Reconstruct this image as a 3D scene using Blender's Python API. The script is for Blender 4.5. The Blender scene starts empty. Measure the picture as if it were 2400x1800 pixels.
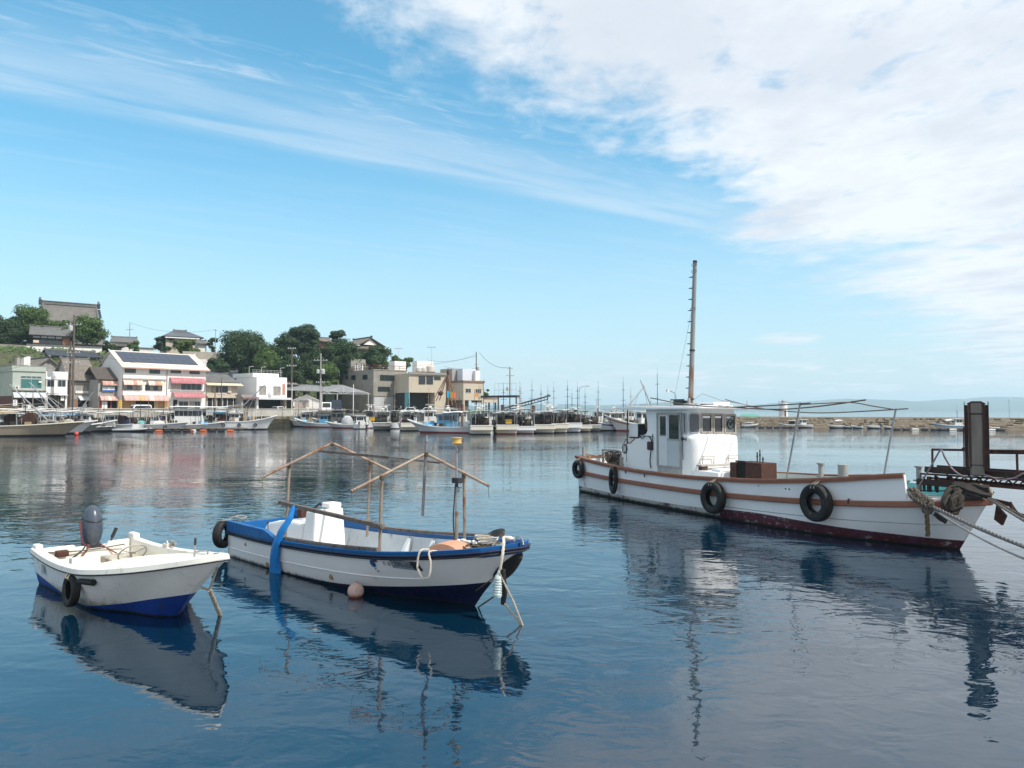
import bpy, bmesh, math, random
from mathutils import Vector, Matrix, noise as mnoise
S = bpy.context.scene
COL = S.collection
rad = math.radians

# ---------------------------------------------------------------- camera, sky, sun, exposure
CAM_H, FPX, HOR = 3.5, 1780.0, 962.0
PITCH = math.atan((HOR - 900.0) / FPX)
cd = bpy.data.cameras.new('camera'); cam = bpy.data.objects.new('camera', cd); COL.objects.link(cam)
cd.sensor_width = 36.0; cd.lens = 36.0 * FPX / 2400.0; cd.clip_end = 30000; cd.clip_start = 0.1
cam.location = (0, 0, CAM_H); cam.rotation_euler = (rad(90) + PITCH, 0, 0)
S.camera = cam
S.view_settings.view_transform = 'Standard'; S.view_settings.look = 'None'
S.view_settings.exposure = 0.26; S.view_settings.gamma = 1.0; S.view_settings.use_curve_mapping = False
try:
    S.cycles.use_denoising = True
    S.cycles.max_bounces = 8; S.cycles.volume_bounces = 3; S.cycles.transparent_max_bounces = 12
    S.cycles.sample_clamp_indirect = 6.0
except Exception: pass
SUN_EL, SUN_AZ = rad(50), math.atan2(0.86, -0.5)      # azimuth measured from +Y towards +X (sun stands to the right, a little behind)
SUN_DIR = Vector((math.sin(SUN_AZ) * math.cos(SUN_EL), math.cos(SUN_AZ) * math.cos(SUN_EL), math.sin(SUN_EL)))
sl = bpy.data.lights.new('sun', 'SUN'); sun = bpy.data.objects.new('sun', sl); COL.objects.link(sun)
sl.energy = 4.2; sl.angle = rad(0.6); sl.color = (1.0, 0.95, 0.87)
sun.rotation_euler = SUN_DIR.to_track_quat('Z', 'Y').to_euler(); sun.location = (60, -40, 80)

class NT:
    """small wrapper that writes node trees"""
    def __init__(s, nt): s.nt = nt; s.n = nt.nodes; s.l = nt.links
    def new(s, t, **k):
        n = s.n.new(t)
        for a, b in k.items(): setattr(n, a, b)
        return n
    def put(s, sock, v):
        if isinstance(v, (int, float)): sock.default_value = v
        elif isinstance(v, (tuple, list)):
            if len(v) == 3 and sock.type == 'RGBA': v = (*v, 1)
            sock.default_value = v
        else: s.l.new(v, sock)
    def math(s, op, a, b=0.0, c=None, clamp=False):
        n = s.new('ShaderNodeMath', operation=op, use_clamp=clamp)
        s.put(n.inputs[0], a); s.put(n.inputs[1], b)
        if c is not None: s.put(n.inputs[2], c)
        return n.outputs[0]
    def ramp(s, v, lo, hi, a=0.0, b=1.0, smooth=True):
        n = s.new('ShaderNodeMapRange', interpolation_type='SMOOTHSTEP' if smooth else 'LINEAR')
        for i, x in enumerate((v, lo, hi, a, b)): s.put(n.inputs[i], x)
        return n.outputs[0]
    def mix(s, f, a, b, mode='MIX'):
        n = s.new('ShaderNodeMix', data_type='RGBA', blend_type=mode)
        s.put(n.inputs['Factor'], f); s.put(n.inputs[6], a); s.put(n.inputs[7], b)
        return n.outputs[2]
    def noise(s, vec, scale, detail=4.0, rough=0.55, dist=0.0):
        n = s.new('ShaderNodeTexNoise'); s.put(n.inputs['Vector'], vec)
        s.put(n.inputs['Scale'], scale); s.put(n.inputs['Detail'], detail); s.put(n.inputs['Roughness'], rough); s.put(n.inputs['Distortion'], dist)
        return n.outputs[0]
    def mapping(s, vec, scale=(1, 1, 1), loc=(0, 0, 0), rot=(0, 0, 0)):
        n = s.new('ShaderNodeMapping'); s.put(n.inputs[0], vec)
        n.inputs['Location'].default_value = loc; n.inputs['Rotation'].default_value = rot; n.inputs['Scale'].default_value = scale
        return n.outputs[0]
    def comb(s, x, y, z):
        n = s.new('ShaderNodeCombineXYZ')
        for i, v in enumerate((x, y, z)): s.put(n.inputs[i], v)
        return n.outputs[0]
    def sep(s, v):
        n = s.new('ShaderNodeSeparateXYZ'); s.put(n.inputs[0], v); return n.outputs

def build_world():
    w = bpy.data.worlds.new('World'); S.world = w; w.use_nodes = True
    t = NT(w.node_tree); t.n.clear()
    out = t.new('ShaderNodeOutputWorld'); bg = t.new('ShaderNodeBackground')
    sky = t.new('ShaderNodeTexSky', sky_type='NISHITA')
    sky.sun_disc = False; sky.sun_elevation = SUN_EL; sky.sun_rotation = SUN_AZ
    sky.air_density = 1.0; sky.dust_density = 0.6; sky.ozone_density = 1.6; sky.altitude = 0
    d = t.new('ShaderNodeTexCoord').outputs['Generated']
    x, y, z = t.sep(d)
    el = t.math('MAXIMUM', z, 0.004)
    u = t.math('DIVIDE', x, el); v = t.math('DIVIDE', y, el)
    # plane of the high cloud layer (position overhead in units of its height)
    P = t.comb(u, v, 0.0)
    r = t.math('SQRT', t.math('ADD', t.math('MULTIPLY', u, u), t.math('MULTIPLY', v, v)))
    big = t.noise(t.mapping(P, (0.75, 0.62, 1)), 1.25, 9, 0.6, 0.3)
    med = t.noise(t.mapping(P, (1.0, 0.8, 1), loc=(3.1, 1.7, 0)), 4.2, 7, 0.62, 0.2)
    # the bank that fills the sky to the right: everything on one side of its edge line
    edge = t.math('SUBTRACT', t.math('ADD', t.math('MULTIPLY', u, 1.45), 2.35), v)
    edge = t.math('DIVIDE', edge, t.math('ADD', t.math('MULTIPLY', r, 0.45), 0.6))
    e2 = t.math('ADD', edge, t.math('MULTIPLY', t.math('SUBTRACT', big, 0.5), t.ramp(r, 2.5, 8.0, 1.9, 1.1)))
    e2 = t.math('ADD', e2, t.math('MULTIPLY', t.math('SUBTRACT', med, 0.5), t.ramp(r, 2.0, 6.0, 1.25, 0.45)))
    bank = t.ramp(e2, -0.16, 0.46)
    holes = t.ramp(t.math('ADD', med, t.math('MULTIPLY', big, 0.35)), 0.42, 0.60)
    bank = t.math('MULTIPLY', bank, t.math('ADD', t.math('MULTIPLY', holes, 0.42), 0.58))
    # cirrus streaks to the left of it
    s = t.math('SUBTRACT', v, t.math('MULTIPLY', u, 0.68))
    along = t.math('ADD', t.math('MULTIPLY', v, 0.68), u)
    st = t.noise(t.comb(t.math('MULTIPLY', along, 0.55), t.math('MULTIPLY', s, 3.2), 1.3), 1.6, 6, 0.52, 0.4)
    st2 = t.noise(t.comb(t.math('MULTIPLY', along, 1.6), t.math('MULTIPLY', s, 6.0), 4.3), 2.0, 7, 0.62, 0.8)
    band = t.math('MULTIPLY', t.ramp(s, 2.5, 3.28), t.ramp(s, 3.55, 3.36))
    band = t.math('MULTIPLY', band, t.ramp(st, 0.18, 0.62))
    thin = t.math('MULTIPLY', t.ramp(st2, 0.47, 0.72), t.math('MULTIPLY', t.ramp(s, 2.38, 2.62), t.ramp(s, 3.15, 2.72)))
    veil = t.math('MULTIPLY', t.ramp(st, 0.40, 0.8), t.math('MULTIPLY', t.ramp(s, 3.2, 4.2), t.ramp(s, 9.0, 4.0)))
    left = t.ramp(u, 1.1, 0.0)
    cir = t.math('ADD', t.math('MULTIPLY', band, 0.36), t.math('ADD', t.math('MULTIPLY', t.math('MULTIPLY', thin, left), 0.30), t.math('MULTIPLY', veil, 0.13)), clamp=True)
    # low cumulus lined up above the horizon
    az = t.math('DIVIDE', x, t.math('MAXIMUM', y, 0.05))
    lown = t.noise(t.comb(t.math('MULTIPLY', az, 9.0), t.math('MULTIPLY', z, 60.0), 0.0), 1.6, 7, 0.6, 0.3)
    low = t.math('MULTIPLY', t.ramp(lown, 0.47, 0.66), t.math('MULTIPLY', t.ramp(z, 0.010, 0.03), t.ramp(z, 0.085, 0.04)))
    low = t.math('MULTIPLY', low, t.ramp(az, -0.15, 0.25, 0.3, 0.85))
    # one small flat cloud standing alone
    dx = t.math('DIVIDE', t.math('SUBTRACT', az, 0.365), 0.055); dz = t.math('DIVIDE', t.math('SUBTRACT', z, 0.0885), 0.0085)
    dd = t.math('ADD', t.math('ADD', t.math('MULTIPLY', dx, dx), t.math('MULTIPLY', dz, dz)), t.math('MULTIPLY', t.math('SUBTRACT', lown, 0.5), 3.0))
    low = t.math('MAXIMUM', low, t.math('MULTIPLY', t.ramp(dd, 1.0, 0.1), 0.62))
    cover = t.math('MAXIMUM', t.math('MAXIMUM', bank, cir), low)
    # clouds are lit from above right: thin parts bright, thick parts a little grey
    thick = t.ramp(t.noise(t.mapping(P, (0.5, 0.36, 1), loc=(7, 2, 0)), 2.3, 8, 0.66), 0.40, 0.68)
    ccol = t.mix(t.math('MULTIPLY', thick, 0.85), (8.5, 9.0, 9.5), (6.5, 7.1, 8.0))
    hsv = t.new('ShaderNodeHueSaturation'); t.put(hsv.inputs['Color'], sky.outputs[0])
    hsv.inputs['Hue'].default_value = 0.475; t.put(hsv.inputs['Saturation'], t.ramp(z, 0.08, 0.45, 1.24, 1.46)); hsv.inputs['Value'].default_value = 1.82
    hz = t.ramp(z, 0.0, 0.32, 1.0, 0.0)
    skyc = t.mix(t.math('MULTIPLY', hz, 0.72), hsv.outputs[0], (4.7, 6.6, 7.8))
    skyc = t.mix(t.ramp(z, 0.02, 0.2, 0.0, 0.16), skyc, (5.4, 6.9, 8.2))
    col = t.mix(cover, skyc, ccol)
    t.put(bg.inputs[0], col); bg.inputs[1].default_value = 0.093
    t.l.new(bg.outputs[0], out.inputs[0])
build_world()

# ---------------------------------------------------------------- helpers: pixels of the photograph to rays, mesh builder, materials
def ray(px, py):
    u = (px - 1200.0) / FPX; v = (900.0 - py) / FPX
    return Vector((u, math.cos(PITCH) - v * math.sin(PITCH), math.sin(PITCH) + v * math.cos(PITCH)))
EYE = Vector((0, 0, CAM_H))
def at(px, py, Y): d = ray(px, py); return EYE + d * (Y / d.y)
def onwater(px, py, z=0.0): d = ray(px, py); return EYE + d * ((z - CAM_H) / d.z)

class Frame:
    """local frame standing on the ground: x along, y away, z up"""
    def __init__(s, o, deg):
        s.o = Vector((o[0], o[1], o[2] if len(o) > 2 else 0.0)); s.deg = deg
        a = rad(deg); s.ex = Vector((math.cos(a), math.sin(a), 0)); s.ey = Vector((-math.sin(a), math.cos(a), 0))
    def w(s, x, y, z): return s.o + s.ex * x + s.ey * y + Vector((0, 0, z))
    def uz(s, px, py, y=0.0):
        d = ray(px, py); c = EYE - s.o
        t = (y - c.dot(s.ey)) / d.dot(s.ey); P = c + d * t
        return P.dot(s.ex), P.z
    def u(s, px, y=0.0): return s.uz(px, 950, y)[0]
def front(px, Y, deg, z=0.0):
    p = at(px, 950, Y); return Frame((p.x, p.y, z), deg)

class MB:
    def __init__(s): s.v = []; s.f = []; s.m = []; s.sm = []
    def add(s, vs, fs, m=0, smooth=False):
        o = len(s.v); s.v += [tuple(p) for p in vs]
        for f in fs: s.f.append(tuple(i + o for i in f)); s.m.append(m); s.sm.append(smooth)
        return s
    def box(s, x0, x1, y0, y1, z0, z1, m=0):
        vs = [(x, y, z) for z in (z0, z1) for y in (y0, y1) for x in (x0, x1)]
        return s.add(vs, [(0, 2, 3, 1), (4, 5, 7, 6), (0, 1, 5, 4), (2, 6, 7, 3), (0, 4, 6, 2), (1, 3, 7, 5)], m)
    def beam(s, p, q, w, h=None, m=0, up=(0, 0, 1)):
        p = Vector(p); q = Vector(q); h = w if h is None else h
        d = (q - p).normalized(); a = d.cross(Vector(up))
        if a.length < 1e-4: a = d.cross(Vector((1, 0, 0)))
        a.normalize(); b = a.cross(d)
        vs = [c + a * sx * w / 2 + b * sy * h / 2 for c in (p, q) for sx, sy in ((-1, -1), (1, -1), (1, 1), (-1, 1))]
        return s.add(vs, [(3, 2, 1, 0), (4, 5, 6, 7), (0, 1, 5, 4), (1, 2, 6, 5), (2, 3, 7, 6), (3, 0, 4, 7)], m)
    def tube(s, pts, r, n=8, m=0, closed=False, caps=True):
        pts = [Vector(p) for p in pts]; k = len(pts)
        rs = r if isinstance(r, (list, tuple)) else [r] * k
        rings = []; ref = None
        for i, p in enumerate(pts):
            if closed: d = pts[(i + 1) % k] - pts[i - 1]
            else: d = pts[min(i + 1, k - 1)] - pts[max(i - 1, 0)]
            d = d.normalized() if d.length > 1e-9 else Vector((0, 0, 1))
            if ref is None: ref = Vector((0, 0, 1)) if abs(d.z) < .9 else Vector((1, 0, 0))
            a = ref - d * ref.dot(d)
            if a.length < 1e-6: a = d.orthogonal()
            a.normalize(); ref = a; b = d.cross(a)
            rings.append([p + a * (rs[i] * math.cos(2 * math.pi * j / n)) + b * (rs[i] * math.sin(2 * math.pi * j / n)) for j in range(n)])
        vs = [q for R in rings for q in R]; fs = []
        for i in range(k if closed else k - 1):
            i2 = (i + 1) % k
            for j in range(n): fs.append((i * n + j, i * n + (j + 1) % n, i2 * n + (j + 1) % n, i2 * n + j))
        s.add(vs, fs, m, True)
        if caps and not closed: s.add(rings[0][::-1], [tuple(range(n))], m); s.add(rings[-1], [tuple(range(n))], m)
        return s
    def lathe(s, prof, c=(0, 0, 0), axis='z', n=20, m=0, closed=False, smooth=True, basis=None):
        c = Vector(c)
        ax = {'z': (Vector((1, 0, 0)), Vector((0, 1, 0)), Vector((0, 0, 1))), 'x': (Vector((0, 1, 0)), Vector((0, 0, 1)), Vector((1, 0, 0))),
              'y': (Vector((0, 0, 1)), Vector((1, 0, 0)), Vector((0, 1, 0)))}[axis] if basis is None else basis
        vs = []; fs = []; k = len(prof)
        for (r, z) in prof:
            for j in range(n):
                a = 2 * math.pi * j / n
                vs.append(c + ax[0] * (r * math.cos(a)) + ax[1] * (r * math.sin(a)) + ax[2] * z)
        for i in range(k if closed else k - 1):
            i2 = (i + 1) % k
            for j in range(n): fs.append((i * n + j, i * n + (j + 1) % n, i2 * n + (j + 1) % n, i2 * n + j))
        return s.add(vs, fs, m, smooth)
    def grid(s, fn, nu, nv, m=0, smooth=True):
        vs = [fn(i / nu, j / nv) for i in range(nu + 1) for j in range(nv + 1)]; w = nv + 1
        return s.add(vs, [(i * w + j, (i + 1) * w + j, (i + 1) * w + j + 1, i * w + j + 1) for i in range(nu) for j in range(nv)], m, smooth)
    def prism(s, poly, d, m=0):
        """closed polygon (list of 3D points) pushed along vector d"""
        n = len(poly); d = Vector(d); a = [Vector(p) for p in poly]; b = [p + d for p in a]
        s.add(a + b, [tuple(range(n))[::-1], tuple(range(n, 2 * n))] + [(i, (i + 1) % n, n + (i + 1) % n, n + i) for i in range(n)], m)
        return s
    def slab(s, pts, th, m=0):
        """flat panel: corner points of its upper face, thickened downwards along its normal"""
        a = [Vector(p) for p in pts]; n = (a[1] - a[0]).cross(a[-1] - a[0]).normalized()
        if n.z < 0: a = a[::-1]; n = -n
        return s.prism(a, -n * th, m)
    def ico(s, c, r, m=0, sub=2, scale=(1, 1, 1), jit=0.0, seed=0):
        bm = bmesh.new(); bmesh.ops.create_icosphere(bm, subdivisions=sub, radius=1.0); rr = random.Random(seed)
        vs = []
        for v in bm.verts:
            k = r * (1 + rr.uniform(-jit, jit)); vs.append((c[0] + v.co.x * k * scale[0], c[1] + v.co.y * k * scale[1], c[2] + v.co.z * k * scale[2]))
        s.add(vs, [tuple(x.index for x in f.verts) for f in bm.faces], m, jit < .12); bm.free(); return s
    def mesh(s, name, mats):
        me = bpy.data.meshes.new(name); me.from_pydata(s.v, [], s.f)
        for x in (mats if isinstance(mats, (list, tuple)) else [mats]): me.materials.append(x)
        me.polygons.foreach_set('material_index', s.m); me.polygons.foreach_set('use_smooth', s.sm)
        me.update()
        if any(s.sm): me.set_sharp_from_angle(angle=rad(42))
        return me
    def build(s, name, mats, parent=None, bevel=0, fix=False):
        me = s.mesh(name, mats)
        if fix:
            bm = bmesh.new(); bm.from_mesh(me); bmesh.ops.remove_doubles(bm, verts=bm.verts, dist=1e-4)
            bmesh.ops.recalc_face_normals(bm, faces=bm.faces); bm.to_mesh(me); bm.free()
        return link(name, me, parent, bevel)
def link(name, me, parent=None, bevel=0):
    o = bpy.data.objects.new(name, me); COL.objects.link(o)
    if parent is not None: o.parent = parent
    if bevel:
        b = o.modifiers.new('bevel', 'BEVEL'); b.width = bevel; b.segments = 2; b.limit_method = 'ANGLE'; b.angle_limit = rad(40)
    return o
def tag(o, label=None, cat=None, group=None, kind=None):
    if label: o['label'] = label
    if cat: o['category'] = cat
    if group: o['group'] = group
    if kind: o['kind'] = kind
    return o
def empty(name, fr, label=None, cat=None, group=None):
    o = bpy.data.objects.new(name, None); COL.objects.link(o)
    if isinstance(fr, Frame): o.location = fr.o; o.rotation_euler = (0, 0, rad(fr.deg))
    else: o.location = fr
    o.empty_display_size = 0.3
    return tag(o, label, cat, group)
def copy_tree(o, parent=None):
    c = o.copy(); COL.objects.link(c)
    if parent is not None: c.parent = parent
    for ch in KIDS(o): copy_tree(ch, c)
    return c
def KIDS(o): return [x for x in bpy.data.objects if x.parent is o]

def srgb(*c):
    return tuple((x / 255.0) / 12.92 if x <= 10 else ((x / 255.0 + 0.055) / 1.055) ** 2.4 for x in c)
_mats = {}
def mat(name, col, rough=0.6, var=0.12, vscale=2.0, bump=0.0, bscale=30.0, metal=0.0, spec=0.4, stains=(), stretch=(1, 1, 1), coat=0.0, grime=None, tint=None):
    """procedural material. stains: (colour, threshold, scale, streak z-scale); grime: (z of its upper limit, softness, colour)"""
    if name in _mats: return _mats[name]
    m = bpy.data.materials.new(name); m.use_nodes = True; t = NT(m.node_tree); t.n.clear(); _mats[name] = m
    out = t.new('ShaderNodeOutputMaterial'); b = t.new('ShaderNodeBsdfPrincipled'); t.l.new(b.outputs[0], out.inputs[0])
    co = t.new('ShaderNodeTexCoord').outputs['Object']
    vec = t.mapping(co, stretch)
    n1 = t.noise(vec, vscale, 6, 0.62)
    f = t.ramp(n1, 0.25, 0.75, 1 - var, 1 + var, False)
    hv = t.new('ShaderNodeHueSaturation'); hv.inputs['Color'].default_value = (*col, 1); t.put(hv.inputs['Value'], f)
    c = hv.outputs[0]
    if tint: c = t.mix(t.ramp(t.noise(vec, vscale * 2.3, 4), 0.4, 0.66), c, tint)
    for k, (sc, th, ss, sz) in enumerate(stains):
        sn = t.noise(t.mapping(co, (1, 1, sz), loc=(k * 3.7, 1.3 * k, 0)), ss, 8, 0.68)
        c = t.mix(t.ramp(sn, th, th + 0.13), c, sc)
    if grime:
        z0, soft, gc = grime
        z = t.sep(co)[2]
        zz = t.math('ADD', z, t.math('MULTIPLY', t.math('SUBTRACT', t.noise(t.mapping(co, (1, 1, .5)), 7, 6, 0.7), 0.5), soft * 3.2))
        c = t.mix(t.ramp(zz, z0 + soft, z0 - soft), c, gc)
    t.put(b.inputs['Base Color'], c); b.inputs['Metallic'].default_value = metal
    t.put(b.inputs['Roughness'], t.ramp(t.noise(vec, vscale * 3, 3), 0.3, 0.7, max(rough - .1, .03), min(rough + .1, 1)))
    b.inputs['Specular IOR Level'].default_value = spec
    if coat: b.inputs['Coat Weight'].default_value = coat; b.inputs['Coat Roughness'].default_value = 0.1
    if bump:
        bp = t.new('ShaderNodeBump'); bp.inputs['Strength'].default_value = 1.0; bp.inputs['Distance'].default_value = bump
        t.put(bp.inputs['Height'], t.noise(vec, bscale, 6, 0.6)); t.l.new(bp.outputs[0], b.inputs['Normal'])
    return m
def glass(name, col=(0.02, 0.03, 0.035), rough=0.05, spec=0.7):
    if name in _mats: return _mats[name]
    m = mat(name, col, rough, 0.35, 0.9, 0, spec=spec); return m
def text_mesh(name, body, size, col, align='LEFT'):
    cu = bpy.data.curves.new(name, 'FONT'); cu.body = body; cu.size = size; cu.align_x = align; cu.resolution_u = 2
    o = bpy.data.objects.new(name, cu); COL.objects.link(o)
    me = bpy.data.meshes.new_from_object(o.evaluated_get(bpy.context.evaluated_depsgraph_get())); bpy.data.objects.remove(o)
    me.materials.clear(); me.materials.append(mat('lettering_%s_%d' % (name, int(sum(col) * 1000)), col, .6, .15, 9)); me.name = name
    return me
# ---------------------------------------------------------------- setting: water, far hills, haze
def water_material():
    m = bpy.data.materials.new('harbour_water'); m.use_nodes = True; t = NT(m.node_tree); t.n.clear()
    out = t.new('ShaderNodeOutputMaterial'); b = t.new('ShaderNodeBsdfPrincipled'); t.l.new(b.outputs[0], out.inputs[0])
    co = t.new('ShaderNodeTexCoord').outputs['Object']
    rot = t.mapping(co, (1, 1, 1), rot=(0, 0, rad(9)))
    patch = t.ramp(t.noise(t.mapping(co, (0.5, 1.2, 1)), 0.05, 4, 0.55), 0.36, 0.66)
    w1 = t.noise(t.mapping(rot, (0.72, 1.0, 1)), 1.7, 2.0, 0.5, 0.7)
    w2 = t.noise(t.mapping(rot, (0.75, 1.0, 1), loc=(5, 3, 0)), 5.2, 2.5, 0.5, 0.8)
    w3 = t.noise(t.mapping(rot, (0.5, 1.0, 1), loc=(1, 9, 0)), 0.33, 2, 0.5, 0.3)
    y = t.sep(co)[1]
    far = t.ramp(y, 14, 60, 0.0, 1.0)
    h = t.math('ADD', t.math('MULTIPLY', w1, t.math('ADD', 0.007, t.math('MULTIPLY', patch, 0.020))), t.math('MULTIPLY', w3, 0.035))
    fine = t.math('MULTIPLY', w2, t.math('ADD', 0.0014, t.math('MULTIPLY', patch, t.math('ADD', 0.0040, t.math('MULTIPLY', far, 0.006)))))
    w4 = t.noise(t.mapping(rot, (0.45, 1.0, 1), loc=(2, 7, 0)), 13.0, 3, 0.6, 0.4)
    h = t.math('ADD', t.math('ADD', h, fine), t.math('MULTIPLY', w4, t.math('ADD', 0.00012, t.math('MULTIPLY', patch, 0.0006))))
    bp = t.new('ShaderNodeBump'); bp.inputs['Strength'].default_value = 1.0; bp.inputs['Distance'].default_value = 1.0
    t.put(bp.inputs['Height'], h); t.l.new(bp.outputs[0], b.inputs['Normal'])
    b.inputs['Base Color'].default_value = (0.0009, 0.0160, 0.0340, 1)
    b.inputs['Roughness'].default_value = 0.015; b.inputs['IOR'].default_value = 2.0
    return m
MB().add([(-8600, -150, 0), (8600, -150, 0), (8600, 8600, 0), (-8600, 8600, 0)], [(0, 1, 2, 3)]).build('water', water_material())['kind'] = 'structure'

def far_hills():
    # outline of the range across the bay: (pixel column, pixel row of the crest)
    crest = [(600, 958), (900, 952), (1150, 950), (1250, 947), (1400, 950), (1560, 944), (1700, 950), (1760, 951), (1850, 942), (1940, 938), (1985, 934), (2030, 936), (2075, 941), (2140, 942), (2200, 939),
             (2240, 935), (2270, 938), (2300, 936), (2335, 930), (2370, 934), (2440, 940), (2550, 932), (2700, 940), (3000, 936), (3400, 952)]
    def z(px, k):
        for (a, ya), (b, yb) in zip(crest, crest[1:]):
            if a <= px <= b:
                f = (px - a) / (b - a); f = f * f * (3 - 2 * f); py = ya + (yb - ya) * f; break
        return (HOR - py) / FPX * 6600 + CAM_H
    def fn(i, j):
        px = 600 + 2800 * i; zz = z(px, 0); n = mnoise.fractal(Vector((px / 60.0, j * 3, 2)), 1.0, 2.0, 5)
        d = math.sin(math.pi * j)                        # j: near foot -> crest -> far foot
        Y = 5200 + 2800 * j
        x = (px - 1200) / FPX * 6600
        return (x, Y, max(-0.6, zz * d ** .8 * (1 + (0.10 * n if abs(j - .5) > .02 else 0.02 * n))) if 0 < j < 1 else -0.6)
    b = MB(); b.grid(fn, 260, 16)
    o = b.build('hills', mat('wooded_hills', (0.035, 0.06, 0.03), 0.9, 0.3, 0.004)); o['kind'] = 'structure'
far_hills()

def haze_box():
    m = bpy.data.materials.new('sea_haze'); m.use_nodes = True; t = NT(m.node_tree); t.n.clear()
    out = t.new('ShaderNodeOutputMaterial'); v = t.new('ShaderNodeVolumePrincipled')
    v.inputs['Color'].default_value = (0.66, 0.88, 1.0, 1); v.inputs['Density'].default_value = 0.00017; v.inputs['Anisotropy'].default_value = 0.15
    t.l.new(v.outputs[0], out.inputs['Volume'])
    o = MB().box(-8900, 8900, -300, 8900, -4, 150).build('haze', m); o['kind'] = 'stuff'; o.display_type = 'WIRE'
haze_box()
# ---------------------------------------------------------------- hull lofting, tyres, ropes
def pchip(xs, ys):
    hh = [b - a for a, b in zip(xs, xs[1:])]; dl = [(b - a) / c for a, b, c in zip(ys, ys[1:], hh)]
    m = [dl[0]] + [2 * p * q / (p + q) if p * q > 0 else 0.0 for p, q in zip(dl, dl[1:])] + [dl[-1]]
    def f(x):
        x = min(max(x, xs[0]), xs[-1]); i = 0
        while i < len(xs) - 2 and x > xs[i + 1]: i += 1
        t = (x - xs[i]) / hh[i]
        return (2 * t**3 - 3 * t**2 + 1) * ys[i] + (t**3 - 2 * t**2 + t) * hh[i] * m[i] + (-2 * t**3 + 3 * t**2) * ys[i + 1] + (t**3 - t**2) * hh[i] * m[i + 1]
    return f
def cubic4(zs):
    x = [0, .33, .66, 1.0]
    def f(t):
        r = 0
        for i in range(4):
            p = zs[i]
            for j in range(4):
                if j != i: p *= (t - x[j]) / (x[i] - x[j])
            r += p
        return r
    return f
class Hull:
    def __init__(s, L, Lw, b, zs, w, zb, keel=0.32, gp=1.25, flare=0.85):
        s.L, s.Lw = L, Lw
        s.b = pchip([0, .25, .5, .7, .85, .95, 1], list(b) + [0.0] if len(b) == 6 else b)
        s.zs = cubic4(zs); s.w = pchip([0, .3, .6, .8, .93, 1], list(w) + [0.0] if len(w) == 5 else w)
        s.zb = zb; s.keel = keel; s.gp = gp; s.flare = flare
    def pt(s, t, f, side=-1, out=0.0):
        g = f ** s.gp if f > 0 else 0.0
        x = t * (s.Lw + (s.L - s.Lw) * g); w = s.w(t); b = s.b(t)
        return Vector((x, side * (w + (b - w) * f ** s.flare + out), f * s.zs(t)))
    def near(s, x, z, side=-1, out=0.0):
        t = x / s.L
        for _ in range(12):
            f = min(max(z / s.zs(t), 0.0), 1.15); g = f ** s.gp; t = min(x / (s.Lw + (s.L - s.Lw) * g), 1.0)
        return s.pt(t, f, side, out)
    def inside(s, x, z, side, th=.07):
        p = s.near(x, z, side); y = max(abs(p.y) - th, 0.0)
        return Vector((x, side * y, z))
    def loft(s, mb, nst=44, rows=7, mt=0, mbm=1, top=1.0, chine=None):
        ts = [1 - (1 - i / nst) ** 1.25 for i in range(nst + 1)]
        fr = [0.0] + [k / rows for k in range(rows + 1)]
        def col(t, side):
            zb = min(s.zb(t), s.zs(t) * .93); fb = zb / s.zs(t)
            P = [Vector((t * (s.Lw - .5), 0, -s.keel)), Vector((t * (s.Lw - .12), side * s.w(t) * .88, -.16))]
            P += [s.pt(t, 0.0, side), s.pt(t, fb * .5, side), s.pt(t, fb, side)]
            P += [s.pt(t, fb + (top - fb) * k / rows, side) for k in range(1, rows + 1)]
            return P
        nr = 5 + rows
        for side in (-1, 1):
            vs = [p for t in ts for p in col(t, side)]
            for r in range(nr - 1):
                fs = []
                for i in range(nst):
                    q = (i * nr + r, (i + 1) * nr + r, (i + 1) * nr + r + 1, i * nr + r + 1)
                    fs.append(q if side < 0 else q[::-1])
                mb.f += [tuple(k + len(mb.v) for k in q) for q in fs]; mb.m += [mbm if r < 4 else mt] * len(fs); mb.sm += [True] * len(fs)
            mb.v += [tuple(p) for p in vs]
        a = col(0, -1); c = col(0, 1); k = len(a)
        mb.add(a + c, [(i, i + 1, k + i + 1, k + i) for i in range(k - 1)][:4], mbm); mb.add(a + c, [(i, i + 1, k + i + 1, k + i) for i in range(4, k - 1)], mt)
    def sheer(s, f=1.0, n=60, t0=0.0, t1=1.0, out=0.0, dz=0.0, both=True):
        ts = [t0 + (t1 - t0) * (1 - (1 - i / n) ** 1.25) for i in range(n + 1)]
        A = [s.pt(t, f, -1, out) + Vector((0, 0, dz)) for t in ts]
        if not both: return A
        return A + [s.pt(t, f, 1, out) + Vector((0, 0, dz)) for t in ts[::-1]]
def sweep(mb, path, prof, m=0, caps=True, smooth=False):
    """prof: closed outline of (outward, up) offsets, carried along a mostly level path"""
    k = len(path); n = len(prof); vs = []
    for i, p in enumerate(path):
        d = Vector(path[min(i + 1, k - 1)]) - Vector(path[max(i - 1, 0)]); d.z = 0
        d = d.normalized() if d.length > 1e-6 else Vector((0, 1, 0))
        o = Vector((d.y, -d.x, 0))
        vs += [Vector(p) + o * a + Vector((0, 0, b)) for a, b in prof]
    fs = [(i * n + j, i * n + (j + 1) % n, (i + 1) * n + (j + 1) % n, (i + 1) * n + j) for i in range(k - 1) for j in range(n)]
    if caps: fs += [tuple(range(n))[::-1], tuple((k - 1) * n + j for j in range(n))]
    mb.add(vs, fs, m, smooth)

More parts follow.
